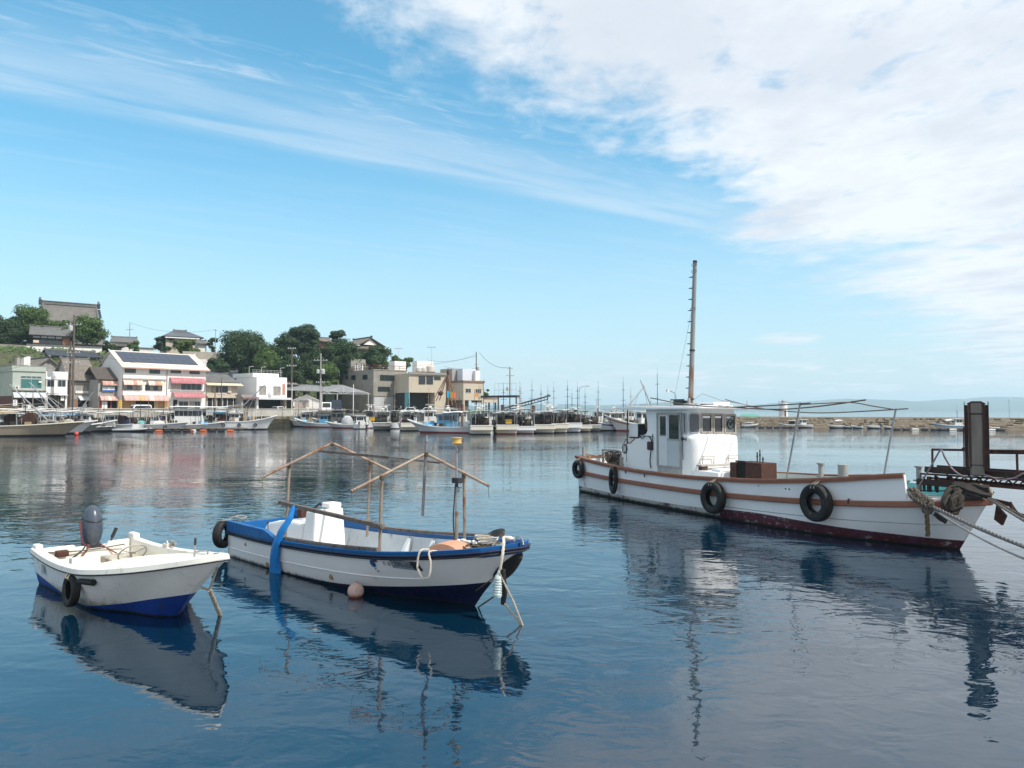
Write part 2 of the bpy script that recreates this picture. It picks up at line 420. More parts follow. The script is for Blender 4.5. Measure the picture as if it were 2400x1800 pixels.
M_RUBBER = mat('worn_black_rubber', (0.012, 0.012, 0.013), 0.66, 0.4, 4, 0.006, 16, stains=(((0.06, 0.055, 0.05), .55, 5, .6), ((.10,.095,.085), .68, 8, .5)))
M_ROPE = mat('weathered_rope', (0.36, 0.31, 0.24), 0.9, 0.3, 9, 0.002, 120)
M_ROPE_W = mat('white_rope', (0.55, 0.50, 0.44), 0.85, 0.25, 12, 0.001, 140)
M_ROPE_D = mat('dark_mossy_rope', (0.10, 0.085, 0.06), 0.95, 0.45, 7, 0.004, 60)
M_RUST = mat('rusted_steel', (0.060, 0.022, 0.015), 0.75, 0.45, 5, 0.003, 40, stains=(((0.028, 0.018, 0.018), .55, 6, 1),))
M_PIPE_RUST = mat('rusting_galvanised_pipe', (0.30, 0.24, 0.19), 0.55, 0.25, 3, 0.001, 50, metal=0.3, stains=(((0.22, 0.09, 0.04), .50, 3.2, .5),))
M_GALV = mat('galvanised_steel', (0.33, 0.34, 0.35), 0.45, 0.18, 5, metal=0.6)
M_DARKMETAL = mat('dark_painted_metal', (0.03, 0.03, 0.035), 0.5, 0.3, 6)
M_WOODGREY = mat('weathered_grey_timber', (0.15, 0.125, 0.11), 0.9, 0.35, 3, 0.004, 18, stretch=(6, 6, .5), stains=(((0.055, 0.042, 0.036), .52, 3, .25),))
M_ALU = mat('aluminium_frame', (0.42, 0.42, 0.42), 0.42, 0.14, 4, metal=0.5)
M_GLASS = glass('dark_glass')

def tyre_mesh(R, W, hole=0.56):
    r0 = R * hole; w = W / 2
    prof = [(r0, -w * .62), (r0 * 1.06, -w * .78), (R * .80, -w), (R * .93, -w * .92), (R * .985, -w * .66), (R, -w * .3), (R, w * .3), (R * .985, w * .66), (R * .93, w * .92), (R * .80, w), (r0 * 1.06, w * .78), (r0, w * .62),
            (r0 * 1.12, w * .50), (R * .88, w * .62), (R * .88, -w * .62), (r0 * 1.12, -w * .50)]
    b = MB(); b.lathe(prof, n=40, closed=True, smooth=True); return b
def tyre_fender(pos, normal, R, W, label, rope_to=None, hole=0.56, squash=1.0, lean=0.0, rope=True):
    """a hanging tyre: faces 'normal' (xy), rope goes up to rope_to"""
    o = empty('tyre_fender', pos, label, 'tyre', 'tyres hung on the boats as fenders')
    n = Vector((normal[0], normal[1], 0)).normalized(); side = Vector((-n.y, n.x, 0))
    M = Matrix((side * 1.0, Vector((0, 0, 1)) + n * lean, n)).transposed().to_4x4()
    me = tyre_mesh(R, W, hole).mesh('tyre', M_RUBBER)
    for v in me.vertices: v.co.x *= squash
    me.transform(M); link('tyre', me, o)
    if rope and rope_to is not None:
        q = Vector(rope_to) - Vector(pos); b = MB()
        top = Vector((0, 0, R * .96))
        for s in (-.018, .018): b.tube([q + side * s, (q + top) / 2 + side * (s * 2.2), top + side * s * 3 + n * W * .35, Vector((0, 0, R * .8)) + side * s * 3 + n * W * .55, Vector((0, 0, R * hole)) + side * s * 2 + n * .02], 0.011, 6)
        b.build('rope', M_ROPE, o)
    return o
def catenary(a, b, sag, n=16):
    a = Vector(a); b = Vector(b)
    return [a.lerp(b, i / n) - Vector((0, 0, sag * 4 * (i / n) * (1 - i / n))) for i in range(n + 1)]
def spline(pts, n=8):
    P = [Vector(p) for p in pts]; out = []
    for i in range(len(P) - 1):
        p0 = P[max(i - 1, 0)]; p1 = P[i]; p2 = P[i + 1]; p3 = P[min(i + 2, len(P) - 1)]
        for k in range(n):
            t = k / n
            out.append(.5 * ((2 * p1) + (p2 - p0) * t + (2 * p0 - 5 * p1 + 4 * p2 - p3) * t * t + (3 * p1 - p0 - 3 * p2 + p3) * t**3))
    return out + [P[-1]]
def laid(mb, pts, r, strands=3, pitch=None, m=0, n=5):
    """rope of twisted strands along a path"""
    pitch = pitch or r * 9; P = [Vector(p) for p in pts]; d = [0.0]
    for a, b in zip(P, P[1:]): d.append(d[-1] + (b - a).length)
    step = pitch / 7; k = max(4, min(int(d[-1] / step), 420)); res = []
    j = 0
    for i in range(k + 1):
        L = d[-1] * i / k
        while j < len(d) - 2 and d[j + 1] < L: j += 1
        f = (L - d[j]) / max(d[j + 1] - d[j], 1e-9); res.append((P[j].lerp(P[j + 1], min(f, 1)), (P[j + 1] - P[j]).normalized(), L))
    for s in range(strands):
        q = []
        for p, t, L in res:
            a = t.orthogonal().normalized() if abs(t.z) > .95 else t.cross(Vector((0, 0, 1))).normalized(); b = t.cross(a); ph = 2 * math.pi * (s / strands + L / pitch)
            q.append(p + a * math.cos(ph) * r * .55 + b * math.sin(ph) * r * .55)
        mb.tube(q, r * .58, n, m)
def rope_thing(name, pts, r, m, label, cat='rope', group=None, strands=3):
    b = MB(); laid(b, pts, r, strands); o = b.build(name, m); return tag(o, label, cat, group)

# ---------------------------------------------------------------- town: ground, quay walls, hillside
Q0 = Vector((-72.8, 135.0, 0)); QD = 48.0
QE = Vector((math.cos(rad(QD)), math.sin(rad(QD)), 0)); QN = Vector((-math.sin(rad(QD)), math.cos(rad(QD)), 0))
ZG = 2.6
def terr(x, y):
    p = Vector((x, y, 0)) - Q0; s = p.dot(QE); n = p.dot(QN)
    top = pchip([-200, 20, 50, 75, 95, 112, 130], [14.5, 14.5, 13.5, 12, 8, 2.5, 0])(s)
    f = min(max((n - 27) / 26, 0), 1); f = f * f * (3 - 2 * f)
    return ZG + top * f
def ground():
    P = [Q0 + QE * -120, Q0 + QE * 50.5, at(1000, 1000, 170), at(1345, 1000, 160), at(1380, 1000, 175), at(1340, 1000, 330), at(-900, 1000, 330)]
    MB().prism([(p.x, p.y, -1.2) for p in P], (0, 0, 1.2 + ZG)).build('harbour_ground', mat('street_concrete', (.30, .29, .27), .9, .2, .5))['kind'] = 'structure'
    b = MB(); n = 46
    def fn(i, j):
        s = -120 + 250 * i; q = 26 + 110 * j; p = Q0 + QE * s + QN * q; return (p.x, p.y, terr(p.x, p.y) + .02 + (.5 * mnoise.noise(Vector((p.x * .1, p.y * .1, 0))) if j > .02 else 0))
    b.grid(fn, n, 30); b.build('hillside', mat('earthy_slope', (.065, .07, .035), .95, .4, .4, stains=(((.04, .06, .02), .5, .6, 1),)))['kind'] = 'structure'
ground()
M_CONC = mat('old_concrete', (.25, .235, .205), .9, .2, .8, .01, 6, stains=(((.17, .155, .13), .56, .9, .25), ((.42, .40, .36), .62, 1.6, .5)))
M_SEAWALL = mat('quay_concrete', (.40, .38, .34), .9, .15, .5, .01, 5, stains=(((.24, .21, .16), .58, 1.0, .3),))
M_TIDE = mat('tidal_stone', (.21, .175, .115), .9, .35, .9, .02, 3, stains=(((.05, .05, .025), .5, .8, .6),), grime=(.7, .3, (.035, .034, .02)))
def quay_walls():
    o = empty('quay_wall', Frame((Q0.x, Q0.y), QD), 'long pale concrete quay wall with dark tidal stone foot along the town street', 'quay wall')
    b = MB(); b.box(-120, 51.5, -.30, .2, 2.25, 3.72); b.build('parapet', M_SEAWALL, o)
    b = MB(); b.box(-120, 51.6, -.42, .22, 3.724, 3.86); b.build('coping', mat('pale_coping', (.5, .48, .44), .85, .12, .6), o, bevel=.03)
    rr = random.Random(5)
    bs = []
    for k in range(4):
        m = MB(); m.box(-.5, .5, -.2, .2, 0, .5); me = m.mesh('stone', M_TIDE)
        for v in me.vertices: v.co += Vector((rr.uniform(-.04, .04), rr.uniform(-.06, .06), rr.uniform(-.03, .03)))
        bs.append(me)
    b = MB(); b.box(-120, 51.5, -.25, .1, -1, 2.25); b.build('stone_core', M_TIDE, o)
    c = 0
    for r in range(5):
        x = -26 + rr.uniform(0, 1)
        while x < 51 and c < 290:
            w = rr.uniform(.9, 1.7); q = link('stone', rr.choice(bs), o); q.location = (x + w / 2, -.32 + rr.uniform(-.06, .05), -.25 + r * .50); q.scale = (w * .97, 1, .97); x += w; c += 1
    for x in [-20 + 6.2 * k for k in range(12)]: MB().box(x - .015, x + .015, -.306, -.295, 2.26, 3.7).build('wall_joint', mat('joint_grey', (.2, .19, .17), .9), o)
    p1 = Q0 + QE * 51.5; p2 = at(1000, 1000, 170); p3 = at(1345, 1000, 160)
    o = empty('pier_wall', (p1.x, p1.y, 0), 'low concrete pier wall behind the moored fishing boats', 'quay wall'); b = MB()
    for a, c in ((p1, p2), (p2, p3)): b.beam(Vector((a.x - p1.x, a.y - p1.y - .3, .9)), Vector((c.x - p1.x, c.y - p1.y - .3, .9)), .5, 3.9)
    b.build('wall_face', M_CONC, o)
    for k, (px, y) in enumerate(((667, 1000), (685, 1000))):
        s = 41.6 + 1.75 * k if k else 40.2; f = Frame((Q0 + QE * (40.0 + 2.4 * k) - QN * .5), QD)
        l = empty('quay_ladder', f, ['wooden ladder on the tidal quay wall, darker and shorter of the two', 'taller leaning pale ladder on the tidal quay wall'][k], 'ladder', 'ladders on the quay wall')
        for sx in (-.3, .3): q = MB(); q.beam((sx, -.25, -.3), (sx * .9, -.02, 2.5 + 1.0 * k), .09); q.build('side_rail', mat('driftwood', (.22, .18, .12), .9, .3, 3), l)
        for z in [.25 + .42 * i for i in range(6)]: q = MB(); q.beam((-.32, -.22 + .08 * z, z), (.32, -.22 + .08 * z, z), .06); q.build('rung', mat('driftwood', (.22, .18, .12)), l)
quay_walls()

# ---------------------------------------------------------------- builders for houses
M_FRAME = mat('window_aluminium', (.45, .45, .44), .5, .1, 5); M_FRAMED = mat('dark_window_frame', (.06, .055, .05), .6, .2, 5)
G_DARK = glass('dark_window_glass', (.02, .028, .034), .08, .6); G_CURT = glass('curtained_glass', (.27, .25, .22), .3, .4); G_GREEN = glass('green_tinted_glass', (.03, .13, .12), .1, .7)
M_DARK = mat('painted_opening_shade', (.012, .011, .010), .9, .5, 1)  # near-black colour stands in for the shade inside open shops and garages
def rel(F, G):
    d = G.o - F.o; return Vector((d.dot(F.ex), d.dot(F.ey), d.z)), rad(G.deg - F.deg)
def left_face(F, depth, x=0.0):
    return Frame(F.w(x, depth, 0), F.deg - 90)
def part_empty(name, root, F, G, loc):
    o = bpy.data.objects.new(name, None); COL.objects.link(o); o.parent = root
    if G is None or G is F: o.location = loc
    else:
        p, a = rel(F, G); c, s = math.cos(a), math.sin(a); o.location = (p.x + loc[0] * c - loc[1] * s, p.y + loc[0] * s + loc[1] * c, loc[2]); o.rotation_euler = (0, 0, a)
    return o
def win(F, root, r, n=2, g=None, fm=None, G=None, y=0.0, rail=None, t=.07):
    """a window from its pixel rectangle r = (left, top, right, bottom) on the wall plane of G (or F)"""
    H_ = G or F; (u0, z1), (u1, z0) = H_.uz(r[0], r[1], y), H_.uz(r[2], r[3], y)
    z1 = (H_.uz(r[0], r[1], y)[1] + H_.uz(r[2], r[1], y)[1]) / 2; z0 = (H_.uz(r[0], r[3], y)[1] + H_.uz(r[2], r[3], y)[1]) / 2
    w = part_empty('window', root, F, G, (u0, y, z0)); W, H = u1 - u0, z1 - z0; b = MB(); g = g or G_DARK; fm = fm or M_FRAME
    for a in ((-t, 0, -t, H + t), (W, W + t, -t, H + t), (0, W, H, H + t), (0, W, -t, 0)): b.box(a[0], a[1], -.09, .0, a[2], a[3])
    for k in range(1, n): b.box(W * k / n - t * .4, W * k / n + t * .4, -.07, -.0, 0, H)
    if rail: b.box(0, W, -.068, -.0, H * rail - t * .4, H * rail + t * .4)
    b.build('window_frame', fm, w)
    gs = g if isinstance(g, list) else [g] * n
    for k in range(n): MB().box(W * k / n + .01, W * (k + 1) / n - .01, -.03, .02, .005, H - .005).build('pane', gs[k % len(gs)], w)
    return w
def wall(F, root, name, m, x0, x1, y0, y1, z0, z1, bevel=0): return MB().box(x0, x1, y0, y1, z0, z1).build(name, m, root, bevel)
def rect(F, root, name, m, r, y0=-.06, y1=0.0, G=None, y=0.0):
    H_ = G or F; u0, za = H_.uz(r[0], r[1], y); u1, zb = H_.uz(r[2], r[3], y); zc = H_.uz(r[2], r[1], y)[1]; zd = H_.uz(r[0], r[3], y)[1]
    o = MB().box(0, u1 - u0, y0, y1, 0, (za + zc) / 2 - (zb + zd) / 2).build(name, m, root)
    if G is None or G is F: o.location = (u0, y, (zb + zd) / 2)
    else:
        e = part_empty('tmp', root, F, G, (u0, y, (zb + zd) / 2)); o.location = e.location; o.rotation_euler = e.rotation_euler; bpy.data.objects.remove(e)
    return o
def awning(F, root, r, proj, mats, n=6, y=0.0, shift=0.0, curved=True, label=None):
    u0, za = F.uz(r[0], r[1], y); u1, zb = F.uz(r[2], r[3], y - proj); zt = (za + F.uz(r[2], r[1], y)[1]) / 2; zb = (zb + F.uz(r[0], r[3], y - proj)[1]) / 2
    aw = part_empty('awning', root, F, None, (u0, y, 0)); W = u1 - u0; Hh = zt - zb
    if label: aw['label'] = label
    for k in range(n):
        b = MB(); x0, x1 = W * k / n, W * (k + 1) / n
        def fn(i, j):
            a = j * math.pi / 2
            return (x0 + (x1 - x0) * i, -proj * (math.sin(a) if curved else j) - .02, zt - Hh * ((1 - math.cos(a)) if curved else j))
        b.grid(fn, 1, 7); b.add([fn(0, 1), fn(1, 1), tuple(Vector(fn(1, 1)) - Vector((0, -.01, .12))), tuple(Vector(fn(0, 1)) - Vector((0, -.01, .12)))], [(0, 1, 2, 3)])
        b.build('awning_panel', mats[k % len(mats)], aw)
    b = MB()
    for k in range(n + 1):
        x = W * k / n
        b.tube([(x, -proj * (math.sin(j * math.pi / 10) if curved else j / 5) - .035, zt - Hh * ((1 - math.cos(j * math.pi / 10)) if curved else j / 5)) for j in range(6)], .018, 5)
    o = b.build('awning_ribs', mat('awning_rib_red', (.18, .06, .05), .6, .2, 5), aw); o['kind'] = 'stuff'
    return aw
def tiled(root, name, A, B, C, D, pitch, m, th=.16, amp=.05, sag=0.0):
    """tiled slope: eave corners A, B, ridge corners C (above B), D (above A); courses of round tiles run from ridge to eave"""
    A, B, C, D = map(Vector, (A, B, C, D)); n = max(3, int((B - A).length / pitch)); N = (B - A).cross(D - A).normalized()
    if N.z < 0: N = -N
    b = MB(); k = n * 4
    def fn(i, j):
        p = A.lerp(B, i).lerp(D.lerp(C, i), j); h = amp * abs(math.sin(math.pi * i * n)) ** .7
        return p + N * (h + .02) - Vector((0, 0, sag * math.sin(math.pi * j)))
    b.grid(fn, k, 5 if sag else 2, smooth=False)
    q = [A - N * th, B - N * th, C - N * th, D - N * th]
    b.add([tuple(x) for x in (A, B, C, D)] + [tuple(x) for x in q], [(4, 5, 6, 7), (0, 1, 5, 4), (1, 2, 6, 5), (2, 3, 7, 6), (3, 0, 4, 7)])
    return b.build(name, m, root)
def ridge(root, p, q, m, w=.28, h=.30, name='ridge'):
    b = MB(); b.beam(p, q, w, h); d = (Vector(q) - Vector(p)).normalized()
    for e, s in ((Vector(p), -1), (Vector(q), 1)): b.beam(e - d * .1 * s + Vector((0, 0, .02)), e + d * .12 * s + Vector((0, 0, .22)), w * 1.4, h * 1.5)
    return b.build(name, m, root)
M_TILE_G = mat('grey_roof_tile', (.13, .13, .128), .7, .3, 1.2, stains=(((.2, .19, .17), .6, 1.5, 1),)); M_TILE_B = mat('brown_grey_roof_tile', (.165, .145, .125), .75, .3, 1.0, stains=(((.23, .21, .18), .58, 1.4, 1),)); M_TILE_D = mat('blue_black_roof_tile', (.035, .042, .055), .5, .3, 1.5)
M_TILE_T = mat('old_temple_tile', (.145, .135, .125), .8, .25, .8, stains=(((.2, .18, .15), .58, 1.0, 1), ((.09, .09, .085), .62, 2, 1)))
M_WHITEW = mat('white_wall_plaster', (.72, .70, .67), .8, .05, .8, stains=(((.46, .42, .37), .58, 1.0, .22), ((.30, .27, .23), .68, 2.2, .15))); M_CREAM = mat('cream_wall', (.45, .395, .31), .85, .08, .7, stains=(((.34, .27, .19), .57, 1.1, .22), ((.2, .16, .12), .67, 2.2, .15))); M_GREENISH = mat('greenish_concrete', (.36, .40, .35), .85, .12, .7, stains=(((.18, .2, .17), .6, 1.0, .3),))
M_GREYW = mat('grey_mortar_wall', (.30, .285, .27), .88, .15, .7, stains=(((.18, .165, .15), .6, 1.0, .3),)); M_BROWNW = mat('brown_board_wall', (.12, .085, .065), .85, .3, 1.2, stretch=(3, 3, .5)); M_BLACKW = mat('tarred_timber', (.035, .03, .026), .85, .3, 2)
A_PINK = mat('faded_pink_awning', (.53, .34, .30), .75, .12, 1.5); A_RED = mat('dusty_red_awning', (.42, .165, .18), .7, .18, 1.2, stains=(((.6, .33, .34), .58, 1.2, 1),)); A_CREAM = mat('cream_awning', (.66, .52, .44), .75, .1, 1.5); A_ORANGE = mat('faded_orange_awning', (.50, .33, .17), .75, .15, 1.5); A_WHITE = mat('white_awning', (.68, .67, .66), .7, .06, 1.5); A_RUST = mat('rusty_awning_strip', (.48, .27, .20), .8, .3, 3)
def sign(F, root_or_none, r, body, bg, fg, name, label, cat='sign', y=-.1, size=.62, stripe=None):
    u0, z1 = F.uz(r[0], r[1], y); u1, z0 = F.uz(r[2], r[3], y); W, H = u1 - u0, z1 - z0
    e = empty(name, Frame(F.w(u0, y, z0), F.deg), label, cat); MB().box(0, W, -.05, .05, 0, H).build('board', bg, e)
    if stripe is not None: MB().box(.01, W - .01, -.055, -.05, .01, H * .24).build('stripe', stripe, e)
    if body[0] == '#':                      # too small to read in the photograph: strokes of brush lettering
        k = int(body[1]); q = H / (k + .4)
        for i in range(k):
            b = MB(); z = H - q * (i + .7)
            for x0, x1, a0, a1 in ((.2, .8, .25, .33), (.46, .56, -.3, .42), (.25, .75, -.05, .04), (.22, .32, -.35, 0)): b.box(W * x0, W * x1, -.06, -.05, z + q * a0, z + q * a1)
            b.build('letter', mat('brush_lettering_%d' % int(sum(fg) * 1000), fg, .6), e)
        return e
    n = len(body); cw = W * .92 / n
    for i, ch in enumerate(body):
        me = text_mesh('letter', ch, H * size, fg); xs = [v.co.x for v in me.vertices]; ys = [v.co.y for v in me.vertices]
        if not xs: continue
        sx = min(1.15, cw * .92 / max(max(xs) - min(xs), .5 * cw)); off = H * (.60 if stripe is not None else .5)
        for v in me.vertices: v.co = Vector(((v.co.x - (max(xs) + min(xs)) / 2) * sx + W * .04 + cw * (i + .5), -.058, (v.co.y - (max(ys) + min(ys)) / 2) + off))
        link('letter', me, e)
    return e

# ---------------------------------------------------------------- houses along the street, left to right
def houses():
    # greenish two storey house
    F = front(28, 139, QD); R_ = empty('green_house', F, 'greenish grey flat roofed house with wide green window at the left end of the street', 'house')
    U = F.u(105); D = 14; zt = F.uz(60, 859)[1]; wall(F, R_, 'wall', M_GREENISH, 0, U, 0, D, ZG, zt - .9)
    G = left_face(F, D)
    wall(F, R_, 'parapet', M_GREENISH, -.18, U + .1, -.22, D, zt - .897, zt + .1, .02); wall(F, R_, 'parapet_cap', mat('grey_cap', (.25, .24, .22), .8, .2, 2), -.24, U + .16, -.28, D + .05, zt + .103, zt + .22)
    win(F, R_, (49, 889, 97, 910), 2, G_GREEN); win(F, R_, (49, 882, 97, 887), 4, G_GREEN)
    rect(F, R_, 'sill', M_GREENISH, (30, 911, 100, 915), -.35, 0); rect(F, R_, 'ledge', mat('brown_ledge', (.09, .07, .06), .8), (28, 915.2, 108, 917), -.4, 0)
    awning(F, R_, (29, 917, 110, 931), 1.0, [mat('grey_sheet_awning', (.45, .48, .52), .6, .1, 1.5)], 5, curved=False)
    rect(F, R_, 'shop_front', M_DARK, (44, 932, 104, 962), -.05, 0); rect(F, R_, 'shop_post', M_BROWNW, (50, 925, 53, 962), -.3, -.1); rect(F, R_, 'shop_shutter', M_BROWNW, (30, 933, 43, 962), -.06, 0)
    ac = part_empty('air_conditioner', R_, F, None, (*F.uz(34, 911)[:1], -.45, F.uz(34, 911)[1])); s = F.u(43) - F.u(34); MB().box(0, s, 0, .4, 0, s * .8).build('case', M_WHITEW, ac); MB().lathe([(0, 0), (s * .28, 0), (s * .3, -.02), (s * .3, .02)], (s * .45, -.01, s * .4), 'y', 14).build('fan_grille', M_FRAMED, ac)
    ac = part_empty('air_conditioner', R_, F, None, (F.u(88), -.45, F.uz(88, 897)[1])); MB().box(0, s * .75, 0, .4, 0, s * .55).build('case', M_WHITEW, ac)
    MB().box(-.03, -.002, 0.02, D, ZG, ZG + 3.6).build('brown_siding', mat('red_brown_sheet', (.12, .05, .045), .8, .2, 1), R_)
    for k, (a, h) in enumerate(((41, 1.9), (50, 1.6), (58, 2.0), (65, 2.3))): x = F.u(a); MB().box(x, x + .55, 1.0, 2.4, zt + .22, zt + .22 + h * .75).build(['water_tank', 'roof_shed'][k % 2], [M_GREYW, M_WHITEW][k // 2], R_)
    sign(F, None, (31, 937, 40, 951), '#3', A_WHITE, srgb(90, 60, 110), 'shop_sign', 'narrow white standing sign at the dark shop of the greenish house', y=-.9)
    # small white shop
    F = front(107, 146, QD); R_ = empty('white_shop', F, 'small white shop house with two dark windows between greenish house and tiled house', 'house')
    U = F.u(157); zt = F.uz(130, 871)[1]; wall(F, R_, 'wall', M_WHITEW, 0, U, 0, 8, ZG, zt - .15)
    rect(F, R_, 'fascia', mat('bright_white_panel', (.8, .8, .8), .6, .03, 1), (107, 871, 158, 889), -.15, -.0); rect(F, R_, 'fascia', mat('bright_white_panel', (.8, .8, .8)), (107, 907.5, 157, 922), -.12, -.0)
    win(F, R_, (111, 891, 126, 906)); win(F, R_, (136, 891, 153, 906)); rect(F, R_, 'shop_front', M_DARK, (112, 926, 152, 962), -.04, 0); rect(F, R_, 'shop_notice', A_WHITE, (142, 929, 150, 939), -.1, -.05); rect(F, R_, 'shop_ledge', A_WHITE, (135, 925, 157, 927), -.6, 0)
    rf = MB(); z0 = zt; 
    for x in (0.1, U * .35, U * .7, U - .1): rf.tube([(x, .2, z0), (x, .2, z0 + 1.25)], .025, 5)
    for z in (.65, 1.22): rf.tube([(.1, .2, z0 + z), (U - .1, .2, z0 + z)], .022, 5)
    rf.tube([(U * .35, .2, z0), (U * .7, .2, z0 + 1.2)], .02, 5); rf.build('roof_railing', M_FRAMED, R_)
    # tiled house with a big grey slope and white awning
    F = front(163, 150, QD); R_ = empty('tiled_house', F, 'old house with big brown grey tiled roof and pale sliding window above white awning', 'house')
    U = F.u(224); ze = F.uz(190, 891)[1]; wall(F, R_, 'wall', M_GREYW, 0, U, 0, 9, ZG, ze - .1); zr = F.uz(100, 838, 4.6)[1]
    A = Vector((-.7, -.8, ze - .15)); B = Vector((U + .5, -.8, ze - .15)); C = Vector((U + .1, 4.6, zr)); Dd = Vector((-.3, 4.6, zr)); tiled(R_, 'roof', A, B, C, Dd, .30, M_TILE_B); tiled(R_, 'roof', (U + .5, 10, ze), (-.7, 10, ze), Dd, C, .3, M_TILE_B); ridge(R_, Dd + Vector((0, 0, .15)), C + Vector((0, 0, .15)), M_TILE_G)
    for x in (0, U - .02): MB().prism([(x, 0, ze - .3), (x, 9, ze - .3), (x, 4.6, zr - .2)], (.02, 0, 0)).build('gable', M_GREYW, R_)
    win(F, R_, (177, 899, 218, 916), 3, [G_CURT, G_CURT, G_DARK]); rect(F, R_, 'balcony_rail', A_WHITE, (176, 916.5, 219, 922), -.25, -.1); rect(F, R_, 'eave_board', M_BROWNW, (175, 893, 220, 895), -.2, 0)
    awning(F, R_, (182, 929, 234, 937), 1.4, [A_WHITE], 4, curved=False); rect(F, R_, 'shop_front', M_DARK, (183, 938, 224, 964), -.05, 0); rect(F, R_, 'shop_post', A_WHITE, (224.5, 937, 227, 964), -.5, -.3); rect(F, R_, 'shop_box', A_WHITE, (193, 947, 200, 954), -.9, -.4); rect(F, R_, 'brick_pier', mat('dull_orange_brick', (.24, .14, .09), .9, .3, 2), (168, 935, 181, 964), -.2, 0)
    # gabled house behind the white shop
    F = front(84, 158, QD + 2); R_ = empty('gabled_house', F, 'grey gabled house with small round vent behind the white shop', 'house')
    U = F.u(138); ze = F.uz(84, 858)[1]; zr = F.uz(100, 838)[1]
    wall(F, R_, 'wall', M_GREYW, 0, U, 0, 10, ZG, ze); G = left_face(F, 0)
    W2 = U; A = Vector((-.4, -.5, ze - .1)); m = W2 / 2
    for s, (x0) in ((1, -.5), (-1, W2 + .5)):
        a, c = Vector((x0, -.6, ze - .3)), Vector((x0, 10, ze - .3)); t0, t1 = Vector((m, -.6, zr)), Vector((m, 10, zr))
        tiled(R_, 'roof', c if s > 0 else a, a if s > 0 else c, t0 if s > 0 else t1, t1 if s > 0 else t0, .30, M_TILE_B)
    gb = MB(); gb.prism([(0, -.02, ze - .1), (W2, -.02, ze - .1), (m, -.02, zr - .15)], (0, .1, 0)); gb.build('gable', M_GREYW, R_); MB().lathe([(0, -.06), (.28, -.06), (.3, 0)], (m, -.02, ze + (zr - ze) * .45), 'y', 14).build('round_vent', M_FRAMED, R_); ridge(R_, (m, -.6, zr + .15), (m, 10, zr + .15), M_TILE_G)
    # bait shop
    F = front(229, 149, QD); R_ = empty('bait_shop', F, 'narrow house with brown roof and a fishing tackle sign under a rusty pink awning', 'house')
    U = F.u(284); ze = F.uz(250, 890)[1]; wall(F, R_, 'wall', M_GREYW, 0, U, 0, 8, ZG, ze); zr = F.uz(212, 860, 4)[1]
    tiled(R_, 'roof', (-.5, -.6, ze), (U + .4, -.6, ze), (U + .2, 4, zr), (-.3, 4, zr), .28, mat('dark_brown_tile', (.09, .075, .065), .8, .3, 1)); tiled(R_, 'roof', (U + .4, 8.6, ze), (-.5, 8.6, ze), (-.3, 4, zr), (U + .2, 4, zr), .28, mat('dark_brown_tile', (.09, .075, .065)))
    awning(F, R_, (237, 892, 280, 902), .9, [A_RUST, A_PINK, A_RUST, A_PINK], 6, label='rusty pink upper awning'); rect(F, R_, 'upper_window', G_GREEN, (236, 903, 277, 914), -.03, .02); rect(F, R_, 'window_ledge', M_FRAMED, (233, 914.5, 280, 916), -.2, 0)
    sign(F, None, (240.5, 906, 268.5, 916.5), '釣具・えさ', A_WHITE, srgb(20, 18, 20), 'tackle_shop_sign', 'white sign with black Japanese letters and blue lower edge on the bait shop', y=-.35, size=.62, stripe=mat('sign_blue', srgb(40, 110, 190), .5, .1, 4))
    awning(F, R_, (231, 928, 280, 937.5), 1.2, [A_PINK, A_PINK, A_CREAM], 5, label='lower awning with pale panels'); rect(F, R_, 'shop_front', M_DARK, (236, 938, 282, 964), -.04, 0)
    for a in (233, 257): rect(F, R_, 'red_post', mat('red_post', (.25, .03, .03), .6, .2, 4), (a, 938, a + 3, 964), -.4, -.2)
    rect(F, R_, 'white_shelf', A_WHITE, (237, 941, 249, 958), -.5, -.2)
    # big white building with solar panels
    F = front(285, 150, QD); R_ = empty('shop_building', F, 'large white three storey building with solar panels and pink and red awnings', 'building')
    U = F.u(481); D = 12.0; ze = (F.uz(300, 858)[1] + F.uz(478, 866)[1]) / 2; zr = F.uz(300, 824, D / 2)[1]
    wall(F, R_, 'wall', M_WHITEW, 0, U, 0, D, ZG, ze - .05)
    for x in (0, U - .15): MB().prism([(x, .0, ze - .06), (x, D, ze - .06), (x, D / 2, zr - .1)], (.15, 0, 0)).build('gable', M_WHITEW, R_)
    rm = mat('cream_metal_roof', (.60, .53, .46), .6, .1, 1.2, stains=(((.42, .28, .2), .66, 1.2, .6),))
    A, B, C, Dv = Vector((-.35, -.9, ze - .25)), Vector((U + .6, -.9, ze - .25)), Vector((U + .4, D / 2, zr)), Vector((-.35, D / 2, zr)); tiled(R_, 'roof', A, B, C, Dv, .55, rm, .14, .03); tiled(R_, 'roof', (U + .6, D + .9, ze - .25), (-.35, D + .9, ze - .25), Dv, C, .55, rm, .14, .03)
    MB().beam(A + Vector((0, -.05, -.1)), B + Vector((0, -.05, -.1)), .12, .22).build('eave_board', mat('salmon_eave', (.45, .26, .2), .7, .2, 1), R_); ridge(R_, Dv + Vector((0, 0, .06)), C + Vector((0, 0, .06)), A_WHITE, .2, .12)
    def SP(a, v): p = Dv.lerp(C, a).lerp(A.lerp(B, a), v); return p
    N = (B - A).cross(Dv - A).normalized(); N = N if N.z > 0 else -N; pm = mat('solar_panel_blue', (.018, .03, .06), .18, .15, 2, spec=.6)
